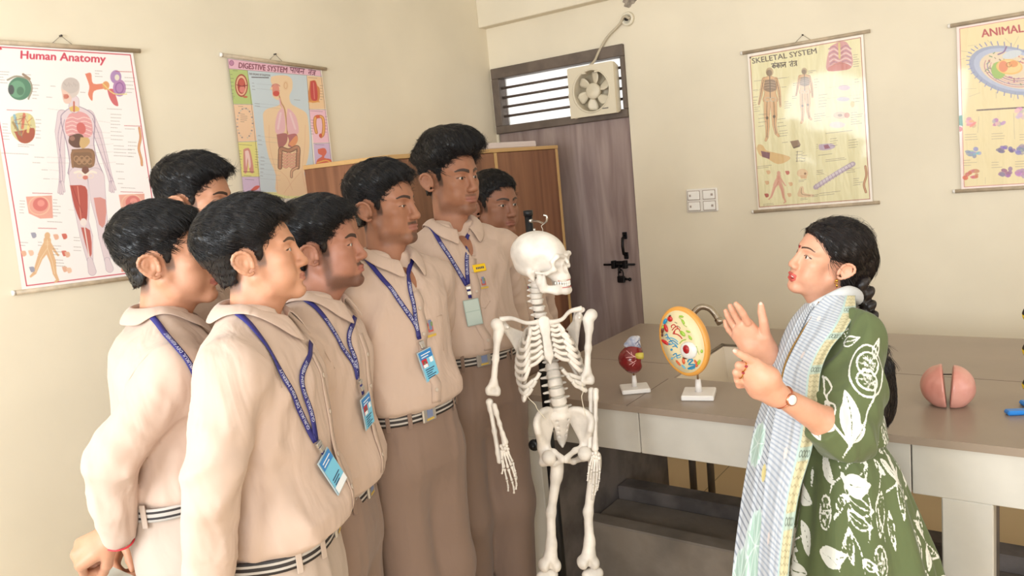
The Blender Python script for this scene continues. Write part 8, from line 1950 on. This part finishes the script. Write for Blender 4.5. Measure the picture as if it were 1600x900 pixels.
for x, y, a, b, r, m in ((420, 178, 24, 13, -40, BL), (484, 192, 21, 20, 0, RD), (472, 146, 10, 6, 20, DK), (404, 236, 12, 10, 0, GR), (410, 272, 24, 10, 35, DK), (452, 264, 30, 15, 70, RD), (418, 316, 12, 8, 60, DK), (446, 374, 34, 13, 35, RD), (582, 306, 26, 14, 45, GR), (590, 522, 22, 11, 80, OR), (686, 530, 20, 8, 60, OR), (710, 584, 14, 9, 70, OR), (760, 458, 12, 9, 0, GR), (724, 548, 22, 10, -60, GR), (750, 586, 16, 10, -50, GR), (496, 432, 9, 8, 0, BL), (642, 340, 18, 9, 50, GR), (626, 290, 18, 7, 20, GR), (572, 172, 18, 8, 10, GR), (586, 214, 20, 9, 60, GR), (548, 536, 26, 7, 50, OR), (590, 566, 20, 6, 45, LB), (480, 388, 8, 7, 0, BL), (500, 500, 8, 8, 0, LB)): blob('organelle', x, y, a, b, r, m)
for L, w, m in (([(498, 262), (496, 244), (516, 236), (530, 252)], .0016, RD), ([(500, 280), (520, 258), (540, 254), (548, 272)], .0016, RD), ([(510, 298), (534, 270), (556, 272), (560, 290)], .0016, RD), ([(506, 306), (540, 312), (566, 330), (578, 348)], .0018, RD), ([(522, 284), (516, 310)], .0015, RD),
                ([(444, 322), (460, 310), (466, 336), (452, 338)], .0016, BL), ([(462, 352), (490, 340), (524, 352), (546, 372)], .0018, LB), ([(476, 372), (502, 360), (530, 376), (548, 392)], .0018, BL), ([(490, 392), (514, 384), (538, 402)], .0018, LB), ([(504, 410), (526, 404), (544, 416)], .0016, BL), ([(470, 330), (484, 352), (500, 372), (524, 394), (540, 410)], .0014, BL),
                ([(508, 474), (528, 462), (540, 478), (566, 470)], .0018, BL), ([(512, 496), (530, 484), (548, 496), (570, 486)], .0016, LB), ([(534, 458), (540, 500)], .0014, BL), ([(624, 530), (628, 514), (646, 508), (662, 514), (640, 536), (632, 548), (668, 548), (682, 556), (640, 572), (626, 582), (668, 586), (690, 592), (662, 612), (690, 614)], .0022, BL),
                ([(552, 178), (572, 196), (590, 236), (616, 254)], .0010, GR), ([(520, 216), (540, 226)], .0008, DK), ([(536, 244), (556, 254), (566, 268)], .0008, DK), ([(690, 402), (700, 440), (712, 470)], .0009, GR), ([(584, 494), (600, 500), (616, 502)], .0020, DK), ([(560, 384), (580, 362), (610, 352)], .0016, GR), ([(626, 320), (644, 330), (650, 356)], .0012, GR), ([(384, 256), (404, 262), (430, 276)], .0010, DK)): worm('organelle_strand', L, w, m)
# pink model in two halves
bb = on(1481, 633, 2, HT); bm = thing('brain_model', (bb[0], bb[1], HT), 'round pink model split into two halves standing on the counter right of the teacher', 'model')
bd = (CM.T @ (bb - EYE))[2]; M_pink = mat('glossy_pink_model', (226, 164, 150), 0.35, rgb2=(212, 140, 126), vscale=12, coat=0.25)
bv_ = nrm((bb - EYE) * [1, 1, 0]); br_ = np.array([bv_[1], -bv_[0], 0]); bq_ = -bv_
for s, (cx_, cy_) in ((-1, (1478.5, 603)), (1, (1483.5, 604))):
    c = at(cx_, cy_, bd); t = math.radians(5.5) * s; ax = rt_ * math.cos(t) * 1.0; RR = np.array([br_, bv_, [0, 0, 1]]).T; tilt = np.array([[math.cos(t), 0, math.sin(t)], [0, 1, 0], [-math.sin(t), 0, math.cos(t)]]); R2 = RR @ tilt; a2 = R2[:, 0]
    v = Vol(c - 0.10, c + 0.10, 0.0028); v.ell(c + np.array([0, 0, 0.000]), (0.068, 0.072, 0.066), R2, k=0.002)
    v.warp(lambda P: 0.0016 * np.clip(1 - np.abs(noise(P, 13, 2 if s > 0 else 6)) * 1.5, -.2, 1))
    v.clip(lambda P: 0.0045 - s * ((P - c) @ a2), 0.004); zz = HT + 0.0006; v.clip(lambda P: zz - P[..., 2], 0.003); V, Q = v.mesh(1); mk('half', V, Q, M_pink, bm)
PB().tube([at(1474, 585, bd), at(1487, 585, bd)], 0.0018, 6).build('joining_peg', mat('dark_peg', (50, 40, 40), 0.5), bm)
# double helix at the right edge
db = on(1624, 646, 2, HT); d1_ = on(1578, 618, 2, HT) - db; at0 = math.atan2(d1_[1], d1_[0]); dn = thing('helix_model', (db[0], db[1], HT), 'yellow and black beaded helix model on a blue base at the right edge', 'model')
M_blue = mat('blue_plastic', (40, 130, 214), 0.35); M_yl = mat('yellow_bead', (240, 204, 40), 0.35); M_bk = mat('black_bead', (40, 30, 28), 0.35); M_ob = mat('orange_rung', (224, 110, 50), 0.4)
for a in range(4):
    t = math.pi / 2 * a + at0; PB().box((0.0, -0.014, 0.0006), (0.085, 0.014, 0.014), R=np.array([[math.cos(t), -math.sin(t), 0], [math.sin(t), math.cos(t), 0], [0, 0, 1]]), c=(db[0], db[1], HT), bev=0.004).build('base_arm', M_blue, dn)
PB().tube([(db[0], db[1], HT + 0.012), (db[0], db[1], HT + 0.075)], 0.006, 10).build('stem', M_blue, dn)
for s in (0, 1):
    pb = PB(); H_ = 0.26; N_ = 16
    for i in range(N_):
        f = lambda u: np.array([db[0], db[1], HT + 0.07 + H_ * u]) + 0.034 * np.array([math.cos(2 * math.pi * u * 1.3 + s * math.pi + 2.9), math.sin(2 * math.pi * u * 1.3 + s * math.pi + 2.9), 0])
        pb.tube([f((i + k / 4) / N_) for k in range(5)], 0.0072, 8, mi=i % 2)
    pb.build('strand', [M_yl, M_bk], dn)
for i in range(8):
    u = (i + .5) / 8; g = np.array([math.cos(2 * math.pi * u * 1.3 + 2.9), math.sin(2 * math.pi * u * 1.3 + 2.9), 0]) * 0.032; c = np.array([db[0], db[1], HT + 0.07 + 0.26 * u]); PB().tube([c - g, c + g], 0.004, 8).build('rung', M_ob if i % 2 else M_blue, dn)
